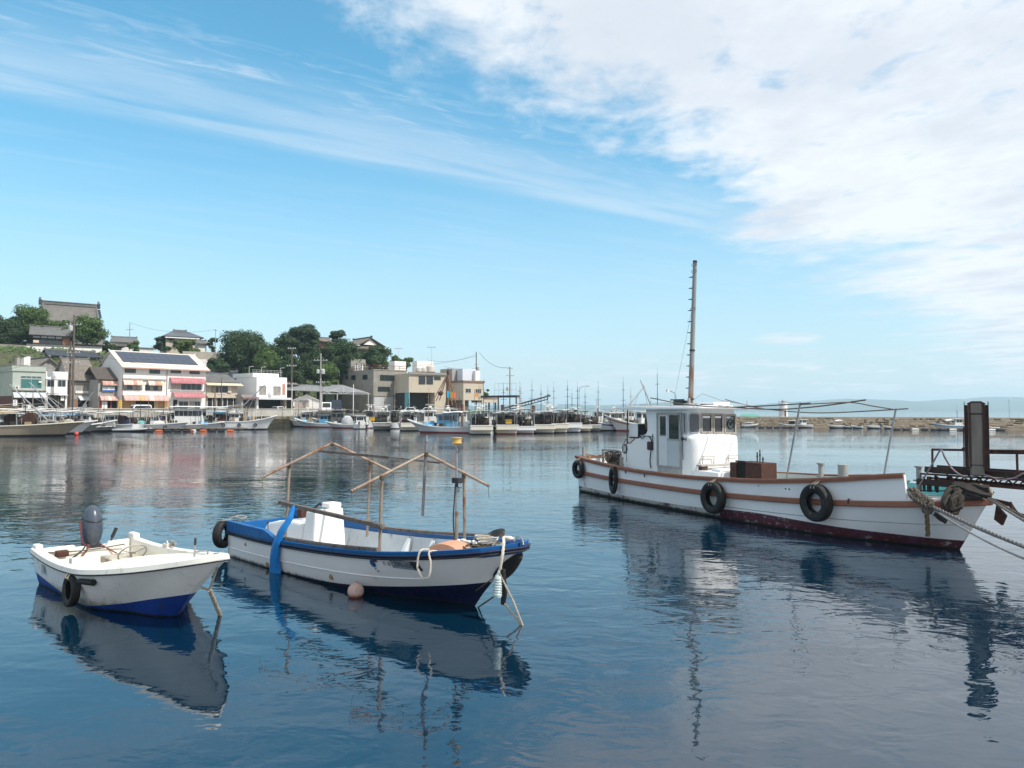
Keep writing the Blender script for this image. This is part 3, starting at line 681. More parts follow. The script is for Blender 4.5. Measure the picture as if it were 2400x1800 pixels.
    for i in range(11):
        for j in range(3):
            a0, a1 = .055 + .078 * i, .055 + .078 * (i + 1) - .003; v0, v1 = .06 + .215 * j, .06 + .215 * (j + 1) - .006
            q = [SP(a0, v1) + N * .14, SP(a1, v1) + N * .14, SP(a1, v0) + N * .14, SP(a0, v0) + N * .14]; MB().slab(q, .05).build('solar_panel', pm, R_)
    for r in ((293, 862, 317, 873), (351, 863, 374, 875), (401, 865, 423, 874), (445, 867, 467, 876)): win(F, R_, r, 2, G_DARK, M_FRAMED)
    rect(F, R_, 'floor_band', M_GREYW, (286, 887.5, 388, 891), -.3, 0)
    awning(F, R_, (286, 891, 337, 901), 1.0, [A_CREAM, A_CREAM, A_CREAM, A_RUST, A_CREAM], 6, label='left cream upper awning with a rusty strip'); awning(F, R_, (344, 893, 387, 902), 1.0, [A_CREAM, A_CREAM, A_RUST, A_ORANGE, A_CREAM], 5, label='right cream upper awning with an orange strip')
    win(F, R_, (287, 902, 332, 913), 4, [G_CURT, G_DARK, G_CURT], M_FRAMED); win(F, R_, (341, 903, 379, 914.5), 4, [G_DARK, G_CURT], M_FRAMED)
    awning(F, R_, (285, 926, 397, 938), 1.5, [A_PINK, A_PINK, A_PINK, A_ORANGE, A_PINK, A_CREAM, A_PINK, A_PINK], 9, label='long faded pink street awning'); rect(F, R_, 'shop_front', mat('orange_shop_wall', (.40, .22, .09), .8, .2, 1), (287, 938, 396, 968), -.03, 0); rect(F, R_, 'shop_shade_panel', M_DARK, (318, 939, 362, 968), -.05, -.0); rect(F, R_, 'orange_panel', A_ORANGE, (361, 939, 370, 956), -.12, -.06)  # shop entrance is a flat slab with the inner shade in its colour
    awning(F, R_, (397, 886, 482, 898), 1.0, [A_RED], 9, label='dusty red upper awning'); win(F, R_, (424, 899, 471, 914), 4, G_DARK); win(F, R_, (401, 899, 422, 914), 2, mat('beige_shutter', (.38, .32, .28), .8, .1, 3)); awning(F, R_, (402, 920, 482, 931), 1.4, [A_RED], 9, label='dusty red street awning')
    rect(F, R_, 'shop_shade_panel', M_DARK, (406, 937, 415, 966), -.05, 0); win(F, R_, (419, 941, 440, 964), 2, G_DARK); win(F, R_, (444, 941, 468, 964), 2, [G_CURT, G_DARK]); rect(F, R_, 'wall_band', M_GREYW, (398, 916, 480, 919), -.05, 0)
    G = left_face(F, D); win(F, R_, (234, 845, 239.5, 857), 1, G_DARK, G=G)
    dp = MB(); x = F.u(390); dp.tube([(x, -.12, ze - .3), (x, -.12, ZG)], .07, 6); x = F.u(286); dp.tube([(x, -.15, ze - 1.5), (x, -.15, ZG)], .07, 6); dp.build('drain_pipes', M_GREYW, R_)
    sign(F, None, (278, 938, 285, 957), '#3', mat('yellow_board', (.62, .42, .03), .6, .1, 3), srgb(170, 30, 30), 'bait_sign', 'tall yellow sign board with red letters beside the pink street awning', y=-1.2, size=.30)
    # tan house with two tiled roofs
    F = front(484, 163, QD); R_ = empty('tan_house', F, 'tan house with grey tiled roof and cream eave right of the solar panel building', 'house')
    U = F.u(556); ze = F.uz(520, 902)[1]; zr = F.uz(500, 877, 4.0)[1]; wall(F, R_, 'wall', M_CREAM, 0, U, 0, 8, ZG, ze + .2)
    tiled(R_, 'roof', (-.5, -.6, ze + .5), (U + .3, -.6, ze + .5), (U - .4, 4, zr), (-.5, 4, zr), .28, M_TILE_G); ridge(R_, (-.5, 4, zr + .15), (U - .4, 4, zr + .15), M_TILE_G); MB().slab([(-.5, -1.3, ze - .15), (U + .9, -1.3, ze - .15), (U + .4, -.5, ze + .42), (-.5, -.5, ze + .42)], .12).build('cream_eave', mat('cream_eave_sheet', (.55, .45, .32), .7, .12, 1.5), R_)
    win(F, R_, (497, 907, 511, 919), 2, [G_CURT, G_DARK], M_FRAMED); win(F, R_, (516, 905, 532, 919), 2, G_DARK, M_FRAMED); rect(F, R_, 'sign_board', A_CREAM, (533, 905, 541, 920), -.3, -.05); rect(F, R_, 'street_ledge', M_CREAM, (484, 929, 556, 932.5), -.6, 0); rect(F, R_, 'shop_front', M_DARK, (487, 933, 553, 966), -.03, 0)
    for a in (497, 507, 521, 532, 546): rect(F, R_, 'shop_mullion', M_FRAME, (a, 933, a + 1.2, 966), -.08, -.03)
    F = front(520, 176, QD); R_ = empty('dark_tiled_house', F, 'steep blue black tiled roof house between tan house and white flat roofed house', 'house')
    U = F.u(588); ze = F.uz(570, 908)[1]; zr = F.uz(540, 871, 5)[1]; wall(F, R_, 'wall', M_GREYW, 0, U, 0, 9, ZG, ze); tiled(R_, 'roof', (-2, -.8, ze), (U + .3, -.8, ze), (U - 1, 5, zr), (-2, 5, zr), .32, M_TILE_D); ridge(R_, (-2, 5, zr + .15), (U - 1, 5, zr + .15), M_TILE_G)
    # white flat-roofed house with garage
    F = front(601, 168, QD); R_ = empty('flat_roofed_house', F, 'white flat roofed house with balcony above a dark open garage', 'house')
    U = F.u(672); D = 9; zt = (F.uz(601, 882)[1] + F.uz(670, 886)[1]) / 2; zb = F.uz(630, 934)[1]; bw_ = mat('bright_plaster', (.78, .77, .75), .75, .04, .8, stains=(((.55, .53, .5), .66, 1, .3),))
    wall(F, R_, 'wall', bw_, 0, U, 0, D, zb, zt, .03); wall(F, R_, 'garage_back', M_DARK, .2, U - .2, 2.5, D - .1, ZG, zb - .002); wall(F, R_, 'garage_pier', M_CREAM, U - .5, U - .05, 0, .5, ZG, zb - .002); wall(F, R_, 'garage_pier', bw_, .1, .5, 0, .5, ZG, zb - .002); wall(F, R_, 'garage_side', M_GREYW, U - .2, U - .04, .5, D, ZG, zb - .003)
    wall(F, R_, 'balcony_slab', mat('grey_white_slab', (.55, .56, .58), .8, .05, 1), -.1, U + .45, -1.2, .0, zb - .25, zb + .18); win(F, R_, (608, 905, 623, 925), 2, G_CURT); win(F, R_, (641, 906, 657, 926), 2, G_CURT); rect(F, R_, 'door', mat('salmon_door', (.45, .2, .16), .6, .1, 3), (662, 900, 668, 926), -.06, 0); rect(F, R_, 'air_conditioner', A_WHITE, (629, 919, 637, 926), -.6, -.2)
    zp = F.uz(590, 874)[1]; wall(F, R_, 'roof_parapet', bw_, -.1, U - 1.2, 1.5, D + 1.5, zt, zt + .9); rl = MB()
    for k in range(9): x = -.1 + (U - .3) * k / 8; rl.tube([(x, 1.6, zt + (.9 if x < U - 1.2 else 0)), (x, 1.6, zt + 1.6)], .025, 5)
    for z in (1.25, 1.6): rl.tube([(-.1, 1.6, zt + z), (U - .2, 1.6, zt + z)], .025, 5)
    rl.build('roof_railing', M_FRAME, R_)
    for a in (583, 612, 656): x = F.u(a, 1.5); l = MB(); l.tube([(x, 1.5, zt + .3), (x, 1.5, zt + 2.2), (x + .9, 1.2, zt + 2.35)], .04, 5); l.build('roof_lamp', A_WHITE, R_)
    F2 = front(566, 166, QD); R2 = empty('side_garage', F2, 'low garage with dark opening and dull red eave, left of the white flat roofed house', 'garage'); U2 = F2.u(602); z2 = F2.uz(580, 925)[1]; wall(F2, R2, 'wall', M_GREYW, 0, U2, 0, 6, ZG, z2); rect(F2, R2, 'opening', M_DARK, (570, 938, 596, 966), -.04, 0); rect(F2, R2, 'red_eave', mat('dull_red_sheet', (.28, .14, .13), .8, .2, 1.5), (565, 930, 603, 934), -.7, 0)  # garage opening is a near-black slab, its shade put into the colour
    # small hipped house, white shed
    F = front(672, 180, QD); R_ = empty('hipped_house', F, 'small house with pale brown hipped roof behind the white shed', 'house'); U = F.u(692); ze = F.uz(690, 902)[1]; zr = F.uz(682, 886, 3)[1]; wall(F, R_, 'wall', M_BROWNW, 0, U, 0, 6, ZG, ze)
    for q in (((-.6, -.7, ze), (U + .7, -.7, ze), (U * .6, 3, zr), (U * .35, 3, zr)), ((U + .7, -.7, ze), (U + .7, 6.7, ze), (U * .62, 3.1, zr), (U * .6, 3, zr)), ((-.6, 6.7, ze), (-.6, -.7, ze), (U * .35, 3, zr), (U * .35, 3.1, zr))): tiled(R_, 'roof', *q, .3, M_TILE_B)
    F = front(687, 172, 12); R_ = empty('white_shed', F, 'small white gabled shed with beige shutter door behind the quay', 'shed'); U = F.u(746); ze = F.uz(687, 937)[1]; zr = F.uz(716, 926)[1]; m = U / 2; wall(F, R_, 'wall', M_WHITEW, 0, U, 0, 7, ZG, ze)
    gb = MB(); gb.prism([(0, 0, ze), (U, 0, ze), (m, 0, zr)], (0, 6.9, 0)); gb.build('gable', M_WHITEW, R_)
    for a, c in (((-.25, -.3, ze - .1), (m, -.3, zr + .08)), ((U + .25, -.3, ze - .1), (m, -.3, zr + .08))): p, q = Vector(a), Vector(c); MB().slab([p, q, q + Vector((0, 7.5, 0)), p + Vector((0, 7.5, 0))], .08).build('roof', M_WHITEW, R_)
    sh = rect(F, R_, 'shutter_door', mat('beige_shutter', (.38, .32, .28), .8, .1, 3), (691, 942, 724, 964), -.05, 0); rect(F, R_, 'door_lintel', M_GREYW, (690, 938, 725, 941.5), -.07, 0)
    # large sheet-roofed shelter
    F = front(752, 178, 14); R_ = empty('boat_shelter', F, 'grey sheet roofed shelter on steel trusses beside the concrete building', 'shelter'); U = F.u(868); ze = F.uz(800, 923)[1]; zr = F.uz(805, 906)[1]; m = F.u(805); sm = mat('grey_corrugated_sheet', (.22, .23, .24), .7, .2, 1.2)
    tiled(R_, 'roof', (-17, 1, ze + 1.1), (U, 1, ze + .2), (m, 7, zr + .6), (-17, 7, zr + .6), .5, sm, .08, .04)
    tr = M_FRAME
    for p, q in (((0, 0, ze), (U, 0, ze)), ((0, 0, ze), (m, 0, zr)), ((m, 0, zr), (U, 0, ze)), ((m, 0, zr), (m, 0, ze)), ((m * .5, 0, (ze + zr) / 2), (m, 0, ze)), ((m + (U - m) * .5, 0, (ze + zr) / 2), (m, 0, ze)), ((m * .25, 0, ze + (zr - ze) * .25), (m * .5, 0, ze))): b = MB(); b.beam(p, q, .13); b.build('truss_bar', tr, R_)
    for x in (.1, m * .72, U - .5): b = MB(); b.tube([(x, 0, ZG), (x, 0, ze)], .10, 8); b.build('post', tr, R_)
    # three storey concrete building
    F = front(875, 182, 43); R_ = empty('concrete_building', F, 'stained grey concrete three storey building with stair tower and rusty roof railing', 'building'); U = F.u(953); D = 15.5; zt = F.uz(875, 866)[1]; wall(F, R_, 'wall', M_CONC, 0, U, 0, D, ZG, zt)
    G = left_face(F, D); L_ = D; zt2 = G.uz(800, 843)[1]; ul = G.u(822); MB().box(.0, 4.2, D - ul, D, zt - .005, zt2).build('stair_tower', M_CONC, R_)
    u1, z1 = F.uz(932, 866); MB().box(F.u(930), F.u(955) + .2, 1.0, 3.6, zt - .003, F.uz(940, 846)[1]).build('roof_house', M_WHITEW, R_); MB().box(-.12, U + .12, -.12, .14, zt - .1, zt + .12).build('parapet_lip', M_CONC, R_)
    win(F, R_, (891, 880, 938, 892), 5, G_DARK, M_FRAMED); win(F, R_, (886, 907, 912, 917), 3, G_DARK, M_FRAMED); rect(F, R_, 'white_panel', M_WHITEW, (924, 904, 952, 925), -.12, 0)
    rect(F, R_, 'big_shutter', mat('grey_white_shutter', (.42, .43, .44), .7, .06, 2), (877, 930, 899, 966), -.06, 0); rect(F, R_, 'big_shutter', mat('grey_white_shutter', (.42, .43, .44)), (901, 930, 921, 966), -.06, 0); rect(F, R_, 'big_shutter', mat('tan_shutter', (.24, .20, .15), .8, .1, 2), (924, 928, 946, 966), -.06, 0); rect(F, R_, 'lintel', M_CONC, (876, 926.5, 923, 929), -.2, 0)
    for r in ((810, 881, 816, 888), (824, 880, 833, 890), (851, 879, 861, 889)): win(F, R_, r, 1, G_DARK, M_FRAMED, G=G)
    rl = MB(); zr = zt
    pts = [(.1, D - ul - .2), (.1, .15), (U - .1, .15)]
    for (a, c) in zip(pts, pts[1:]):
        for z in (.6, 1.15): rl.tube([(a[0], a[1], zr + z), (c[0], c[1], zr + z)], .045, 5)
        for k in range(6): x = a[0] + (c[0] - a[0]) * k / 5; y = a[1] + (c[1] - a[1]) * k / 5; rl.tube([(x, y, zr), (x, y, zr + 1.2)], .05, 5)
    rl.build('roof_railing', mat('rust_red_railing', (.20, .06, .04), .8, .3, 3), R_)
    for k in range(4): MB().box(.4, .7, D - ul - 1.2 - 1.1 * k, D - ul - .7 - 1.1 * k, zt, zt + 1.5).build('white_board', A_WHITE, R_)
    # cream building with dark loading bay
    F = front(958, 178, 30); R_ = empty('cream_warehouse', F, 'cream fishery building with dark loading bay and roof tanks, beside the concrete building', 'building'); U = F.u(1045); D = 12; zt = (F.uz(960, 876)[1] + F.uz(1040, 872)[1]) / 2; zt = F.uz(985, 875)[1]; zb = F.uz(990, 920)[1]
    wall(F, R_, 'wall', M_CREAM, 0, U, 0, D, zb, zt); wall(F, R_, 'lower_wall', mat('bay_inside', (.03, .028, .025), .9, .3, 1), .3, U - .1, 3.0, D, ZG, zb - .002); wall(F, R_, 'lower_pier', M_CREAM, F.u(1019), U, .05, 2.99, ZG, zb - .003); wall(F, R_, 'lower_pier', mat('teal_pier', (.12, .34, .36), .7, .2, 2), .0, .25, .05, 2.5, ZG, zb - .003); wall(F, R_, 'eave_band', M_CONC, -.15, U + .15, -.4, .0, zt - .3, zt + .25)
    for r in ((982, 882, 996, 900), (1000, 882, 1014, 900), (1018, 883, 1032, 890)): win(F, R_, r, 2, G_DARK, M_FRAMED)
    MB().box(F.u(977, 3), F.u(1015, 3), 3, 6, zt, F.uz(990, 846, 3)[1]).build('roof_house', M_WHITEW, R_)
    for a, r in ((981, .75), (993, .75), (1009, 1.15)): x = F.u(a, 1.2); t = MB(); t.lathe([(0, 0), (r, 0), (r, .5 * r), (r * .95, 1.1 * r), (r * .6, 1.35 * r), (r * .2, 1.42 * r), (0, 1.42 * r)], (x, 1.2, zt + .45), n=16); t.build('water_tank', mat('pale_tank', (.5, .47, .42), .5, .15, 2), R_); t = MB(); t.box(x - r * .8, x + r * .8, .6, 1.8, zt + .25, zt + .45); t.build('tank_stand', M_RUST, R_)
    # two storey cream office block
    F = front(1086, 180, 40); R_ = empty('cream_office', F, 'cream office with brown roof edge and grey roof rooms at the town right end', 'building'); U = F.u(1134); D = 10; zt = F.uz(1086, 896)[1]; zb = F.uz(1100, 938)[1]
    wall(F, R_, 'wall', M_CREAM, 0, U, 0, D, zb, zt); MB().box(-.2, U + .2, -.2, D + .1, zt, zt + .45).build('roof_edge', mat('brown_roof_edge', (.20, .12, .09), .8, .25, 1.5), R_); win(F, R_, (1091.5, 911, 1103, 920), 2); win(F, R_, (1114.5, 912, 1127, 921), 3)
    wall(F, R_, 'lower_wall', M_BROWNW, .3, U * .4, 1.2, D, ZG, zb - .002); wall(F, R_, 'pier', M_CREAM, U - .5, U - .05, .05, .5, ZG, zb - .002); wall(F, R_, 'pier', M_CREAM, .05, .45, .05, .5, ZG, zb - .002); MB().box(U * .2, U * .85, 2.0, 4.2, zt + .45, F.uz(1090, 864, 2)[1]).build('roof_room', mat('blue_white_sheet', (.55, .58, .64), .6, .06, 1.5), R_); MB().box(-.1, U * .3, 4.5, 9.5, zt + .45, F.uz(1060, 864, 5)[1]).build('roof_room', M_GREYW, R_); MB().box(U - 1.8, U - .4, 1.0, 2.0, zt + .45, zt + 3.0).build('roof_locker', A_WHITE, R_)
    G = left_face(F, D); MB().box(U, U + 4.5, .5, 5, zb - .5, zb + .35).build('side_canopy', M_CREAM, R_); MB().box(U + .1, U + 4.6, .4, 5.1, zb + .35, zb + .6).build('canopy_edge', mat('brown_roof_edge', (.20, .12, .09)), R_)
    for x in (U + 2.2, U + 4.2): MB().box(x, x + .3, .8, 1.1, ZG, zb - .5).build('canopy_post', M_BLACKW, R_)
houses()

# ---------------------------------------------------------------- temple and houses on the hill
def hill_houses():
    F = front(93, 212, 38); R_ = empty('temple_hall', F, 'great temple hall with high sweeping grey tiled roof on the hill', 'temple')
    U = F.u(223); zr = (F.uz(95, 710)[1] + F.uz(222, 719)[1]) / 2; Dp, Hh = 10.5, 11.0
    def rf(sgn):
        def fn(i, j):
            z = zr - Hh * (1 - (1 - j) ** 1.55); fl = .10 * U * max(0, j - .25) * (2 * i - 1) * .8
            k = .07 * abs(math.sin(math.pi * i * 46)) ** .7
            return Vector((U * i + fl, -sgn * Dp * j, z + k))
        b = MB(); b.grid(fn, 184, 10, smooth=False); b.build('main_roof', M_TILE_T, R_)
        for i in (0.012, .988):
            h = MB(); h.tube([fn(i, j / 10) + Vector((0, 0, .15)) for j in range(11)], .28, 7); h.build('descending_ridge', M_TILE_G, R_)
    rf(1); rf(-1)
    b = MB(); b.box(-.3, U + .3, -.45, .45, zr - .2, zr + .55); b.box(-.5, U + .5, -.6, .6, zr + .55, zr + .75); b.build('main_ridge', M_TILE_G, R_)
    for x in (-.4, U + .4):
        o = MB(); o.box(x - .35, x + .35, -.75, .75, zr - .5, zr + .95); o.prism([(x - .3, -.5, zr + .95), (x - .3, .5, zr + .95), (x - .3, .25, zr + 1.6), (x - .3, -.25, zr + 1.6)], (.5, 0, 0)); o.build('ridge_end_tile', M_TILE_D, R_, bevel=.06)
        for k in range(4): q = MB(); q.box(x - .3, x + .3, -1.2 - k * .7, -.75 - k * .7, zr - 1.5 - .7 * k, zr - .9 - .7 * k); q.build('ridge_end_tile', M_TILE_D, R_)
    for x in (.8, U - .8): g = MB(); g.prism([(x, -Dp * .72, zr - Hh * .83), (x, Dp * .72, zr - Hh * .83), (x, 0, zr - .8)], (.15, 0, 0)); g.build('gable_board', M_BROWNW, R_)
    ze = zr - Hh; MB().box(.5, U - .5, -Dp + 2, Dp - 2, terr(*F.w(U / 2, 0, 0)[:2]) - 1, ze + .6).build('hall_wall', M_BLACKW, R_)
    # skirt roof round the hall
    def sk(P0, P1, Q1, Q0_): tiled(R_, 'skirt_roof', P0, P1, Q1, Q0_, .38, M_TILE_T, .2, .06, .35)
    o_ = 4.6; zl = ze - 1.1; a, c = -.05 * U, 1.05 * U
    sk((a - o_, -Dp - o_ + 1, zl), (c + o_, -Dp - o_ + 1, zl), (c, -Dp, ze + .3), (a, -Dp, ze + .3)); sk((c + o_, -Dp - o_ + 1, zl), (c + o_, Dp + o_, zl), (c, Dp, ze + .3), (c, -Dp, ze + .3)); sk((a - o_, Dp + o_, zl), (a - o_, -Dp - o_ + 1, zl), (a, -Dp, ze + .3), (a, Dp, ze + .3))
    MB().box(a - 1, c + 1, -Dp - .5, Dp + .5, zl - 3, zl + .2).build('lower_wall', M_BLACKW, R_)
    # long low house in front with white panels
    F = front(74, 192, 36); R_ = empty('temple_lodge', F, 'long low lodge with white wall panels, dark timber and grey tiles below the temple', 'house'); U = F.u(168); ze = F.uz(120, 787)[1]; zb = F.uz(120, 810)[1]; zr = F.uz(120, 767, 4)[1]
    wall(F, R_, 'wall', M_BLACKW, 0, U, 0, 8, zb - 1.5, ze); tiled(R_, 'roof', (-1, -1, ze), (U + 1.5, -1, ze), (U - 1, 4, zr), (-.5, 4, zr), .3, M_TILE_G, sag=.15); tiled(R_, 'roof', (U + 1.5, -1, ze), (U + 1.5, 9, ze), (U - .9, 4.1, zr), (U - 1, 4, zr), .3, M_TILE_G); ridge(R_, (-.5, 4, zr + .2), (U - 1, 4, zr + .2), M_TILE_G)
    for r in ((78, 788, 93, 791), (96, 788, 111, 792), (113, 788.5, 129, 793), (131, 789, 145, 794)): rect(F, R_, 'plaster_panel', M_WHITEW, r, -.05, 0)
    rect(F, R_, 'plaster_panel', A_CREAM, (78, 797, 91, 803), -.05, 0); rect(F, R_, 'timber_panel', mat('orange_board', (.38, .18, .09), .8, .15, 2), (147, 790, 164, 808), -.05, 0); rect(F, R_, 'plaster_panel', M_WHITEW, (172, 789, 181, 803), -.05, 0)
    for r in ((94, 796, 108, 805), (112, 797, 126, 806), (128, 798, 142, 807)): win(F, R_, r, 2, G_DARK, M_FRAMED)
    def plain(name, px, Y, deg, px1, pye, pyr, d, label, wm, rm, pyb, hip=False, over=.8):
        F = front(px, Y, deg); R_ = empty(name, F, label, 'house'); U = F.u(px1); ze = F.uz((px + px1) / 2, pye)[1]; zr = F.uz((px + px1) / 2, pyr, d / 2)[1]; zb = F.uz((px + px1) / 2, pyb)[1]
        wall(F, R_, 'wall', wm, 0, U, 0, d, zb - 3, ze); i = min(U * .35, d / 2) if hip else 0
        A, B, C, D_ = Vector((-over, -over, ze)), Vector((U + over, -over, ze)), Vector((U + over * .3 - i, d / 2, zr)), Vector((-over * .3 + i, d / 2, zr)); tiled(R_, 'roof', A, B, C, D_, .32, rm, .14, .05); tiled(R_, 'roof', (U + over, d + over, ze), (-over, d + over, ze), D_, C, .32, rm, .14, .05)
        if hip: tiled(R_, 'roof', B, (U + over, d + over, ze), C, C + Vector((0, .05, 0)), .32, rm); tiled(R_, 'roof', (-over, d + over, ze), A, D_, D_ + Vector((0, .05, 0)), .32, rm)
        else:
            for x in (0, U - .05): MB().prism([(x, 0, ze), (x, d, ze), (x, d / 2, zr - .1)], (.05, 0, 0)).build('gable', wm, R_)
        ridge(R_, D_ + Vector((0, 0, .15)), C + Vector((0, 0, .15)), M_TILE_G); return F, R_
    F, R_ = plain('hillside_house', 115, 171, QD, 228, 836, 823, 6, 'house with long blue black tiled roof between temple wall and the street houses', M_WHITEW, M_TILE_D, 850); rect(F, R_, 'eave_board', M_BROWNW, (120, 838, 224, 842), -.3, 0); win(F, R_, (192, 847, 208, 856), 2, G_CURT)
    plain('temple_annex', 262, 216, 30, 318, 803, 791, 7, 'long grey tiled annex roof to the right of the temple', M_WHITEW, M_TILE_G, 815)
    F, R_ = plain('hilltop_villa', 386, 206, 34, 466, 790, 776, 9, 'hilltop house with grey hipped roof and beige walls', M_CREAM, mat('slate_grey_roof', (.10, .115, .13), .6, .15, 1), 826, True, 1.0); rect(F, R_, 'eave_band', M_WHITEW, (386, 791, 466, 794), -.9, 0)
    plain('red_brown_cottage', 752, 206, 30, 776, 801, 793, 5, 'tiny red brown cottage among the dark trees', mat('red_brown_wall', (.30, .13, .09), .8, .2, 1), M_TILE_B, 815)
    plain('villa_gatehouse', 462, 200, 34, 482, 806, 799, 4, 'small gabled gatehouse beside the hilltop villa', M_WHITEW, M_TILE_G, 825)
    # lookout hall with two tiers of eaves
    F = front(842, 205, 40); R_ = empty('lookout_hall', F, 'two tiered temple lookout hall with curved eaves above the concrete building', 'temple'); U = F.u(888); zr = F.uz(858, 791)[1]; ze = F.uz(870, 812)[1]; z2 = F.uz(870, 820)[1]
    m = U * .5; d = 8
    for x0, s in ((-1.6, 1), (U + 1.6, -1)):
        a, c, t0, t1 = Vector((x0, -1.2, ze)), Vector((x0, d + 1.2, ze)), Vector((m, -1.0, zr)), Vector((m, d + 1, zr)); tiled(R_, 'upper_roof', c if s > 0 else a, a if s > 0 else c, t0 if s > 0 else t1, t1 if s > 0 else t0, .3, M_TILE_B, .16, .05, .35)
    g = MB(); g.prism([(.8, -.4, ze + .35), (U - .8, -.4, ze + .35), (m, -.4, zr - .35)], (0, .1, 0)); g.build('gable', M_WHITEW, R_); ridge(R_, (m, -1.1, zr + .15), (m, d + 1.1, zr + .15), M_TILE_D)
    tiled(R_, 'lower_roof', (-2.4, -2.6, z2), (U + 2.4, -2.6, z2), (U + .6, .2, ze), (-.6, .2, ze), .3, M_TILE_B, .16, .05, .2); tiled(R_, 'lower_roof', (U + 2.4, -2.6, z2), (U + 2.4, d + 2, z2), (U + .6, d, ze), (U + .6, .2, ze), .3, M_TILE_B, .16, .05, .2); MB().box(.3, U - .3, .3, d, terr(*F.w(m, 4, 0)[:2]) - 2, ze).build('wall', mat('pale_timber_wall', (.34, .31, .26), .8, .2, 1), R_)
    # white garden wall below the temple, retaining walls
    def gwall(name, p, q, Y0, Y1, pyt, pyb, m, label, cap=True):
        a, c = at(p, pyt[0], Y0), at(q, pyt[1], Y1); zb = min(terr(a.x, a.y), terr(c.x, c.y), at(p, pyb, Y0).z) - 1; o = empty(name, (a.x, a.y, 0), label, 'wall'); d = Vector((c.x - a.x, c.y - a.y, 0)); N = Vector((-d.y, d.x, 0)).normalized() * .4
        b = MB(); z0, z1 = a.z, c.z; A0, C0 = Vector((0, 0, 0)), d; vs = [A0 + Vector((0, 0, zb)), C0 + Vector((0, 0, zb)), C0 + Vector((0, 0, z1)), A0 + Vector((0, 0, z0))]; b.prism(vs, N); b.build('wall_face', m, o)
        if cap: b = MB(); b.beam(Vector((0, 0, z0 + .12)) + N / 2, d + Vector((0, 0, z1 + .12)) + N / 2, .9, .24); b.build('tiled_cap', M_TILE_G, o)
    gwall('temple_wall', 62, 239, 186, 196, (808, 815), 826, M_WHITEW, 'long white plaster wall with tiled cap below the temple'); gwall('retaining_wall', -60, 62, 182, 186, (803, 809), 830, M_CONC, 'grey stone retaining wall at the left edge below the trees', False)
    gwall('villa_wall', 428, 520, 192, 194, (823, 826), 845, mat('beige_wall', (.42, .38, .32), .85, .12, .8), 'beige retaining wall below the hilltop villa', False); gwall('villa_lower_wall', 460, 495, 186, 187, (841, 843), 850, M_WHITEW, 'short white wall under the beige retaining wall', False); gwall('villa_white_wall', 327, 362, 198, 199, (816, 818), 826, M_WHITEW, 'short white wall with tiled cap left of the hilltop villa')
    F = front(-14, 172, 30); R_ = empty('green_roof_pavilion', F, 'small pavilion with pale green roof cut by the left edge', 'pavilion'); U = F.u(14); z = F.uz(0, 826)[1]; MB().slab([(-2, -1, z), (U, -1, z), (U - 1.6, 2, z + 1.2), (-2, 2, z + 1.2)], .2).build('roof', mat('verdigris_roof', (.30, .45, .38), .7, .12, 1), R_); MB().box(-1, U - 1, .2, 2, z - 3.5, z).build('wall', M_BROWNW, R_)
hill_houses()
# ---------------------------------------------------------------- trees
def leaf_mat(name, col, tr=.25):
    m = bpy.data.materials.new(name); m.use_nodes = True; t = NT(m.node_tree); t.n.clear()
    out = t.new('ShaderNodeOutputMaterial'); b = t.new('ShaderNodeBsdfPrincipled'); co = t.new('ShaderNodeTexCoord').outputs['Object']
    g = t.new('ShaderNodeNewGeometry').outputs['Random Per Island']
    hv = t.new('ShaderNodeHueSaturation'); hv.inputs['Color'].default_value = (*col, 1); t.put(hv.inputs['Value'], t.ramp(g, 0, 1, .55, 1.5, False)); t.put(hv.inputs['Hue'], t.ramp(t.noise(co, .5, 3), .3, .7, .485, .515, False))
    c = t.mix(t.ramp(t.noise(co, .8, 3), .4, .65), hv.outputs[0], tuple(x * 1.5 for x in col), 'MIX')
    t.put(b.inputs['Base Color'], c); b.inputs['Roughness'].default_value = .6; b.inputs['Specular IOR Level'].default_value = .3
    tl = t.new('ShaderNodeBsdfTranslucent'); t.put(tl.inputs['Color'], c); mx = t.new('ShaderNodeMixShader'); mx.inputs[0].default_value = tr
    t.l.new(b.outputs[0], mx.inputs[1]); t.l.new(tl.outputs[0], mx.inputs[2]); t.l.new(mx.outputs[0], out.inputs[0]); return m
L_DARK = leaf_mat('dark_evergreen_leaves', (.036, .066, .024)); L_MID = leaf_mat('green_broad_leaves', (.068, .115, .028)); L_PINE = leaf_mat('pine_needles', (.033, .060, .028)); L_BRIGHT = leaf_mat('fresh_green_leaves', (.085, .125, .03))
M_BARK = mat('bark', (.06, .048, .036), .95, .3, 3)
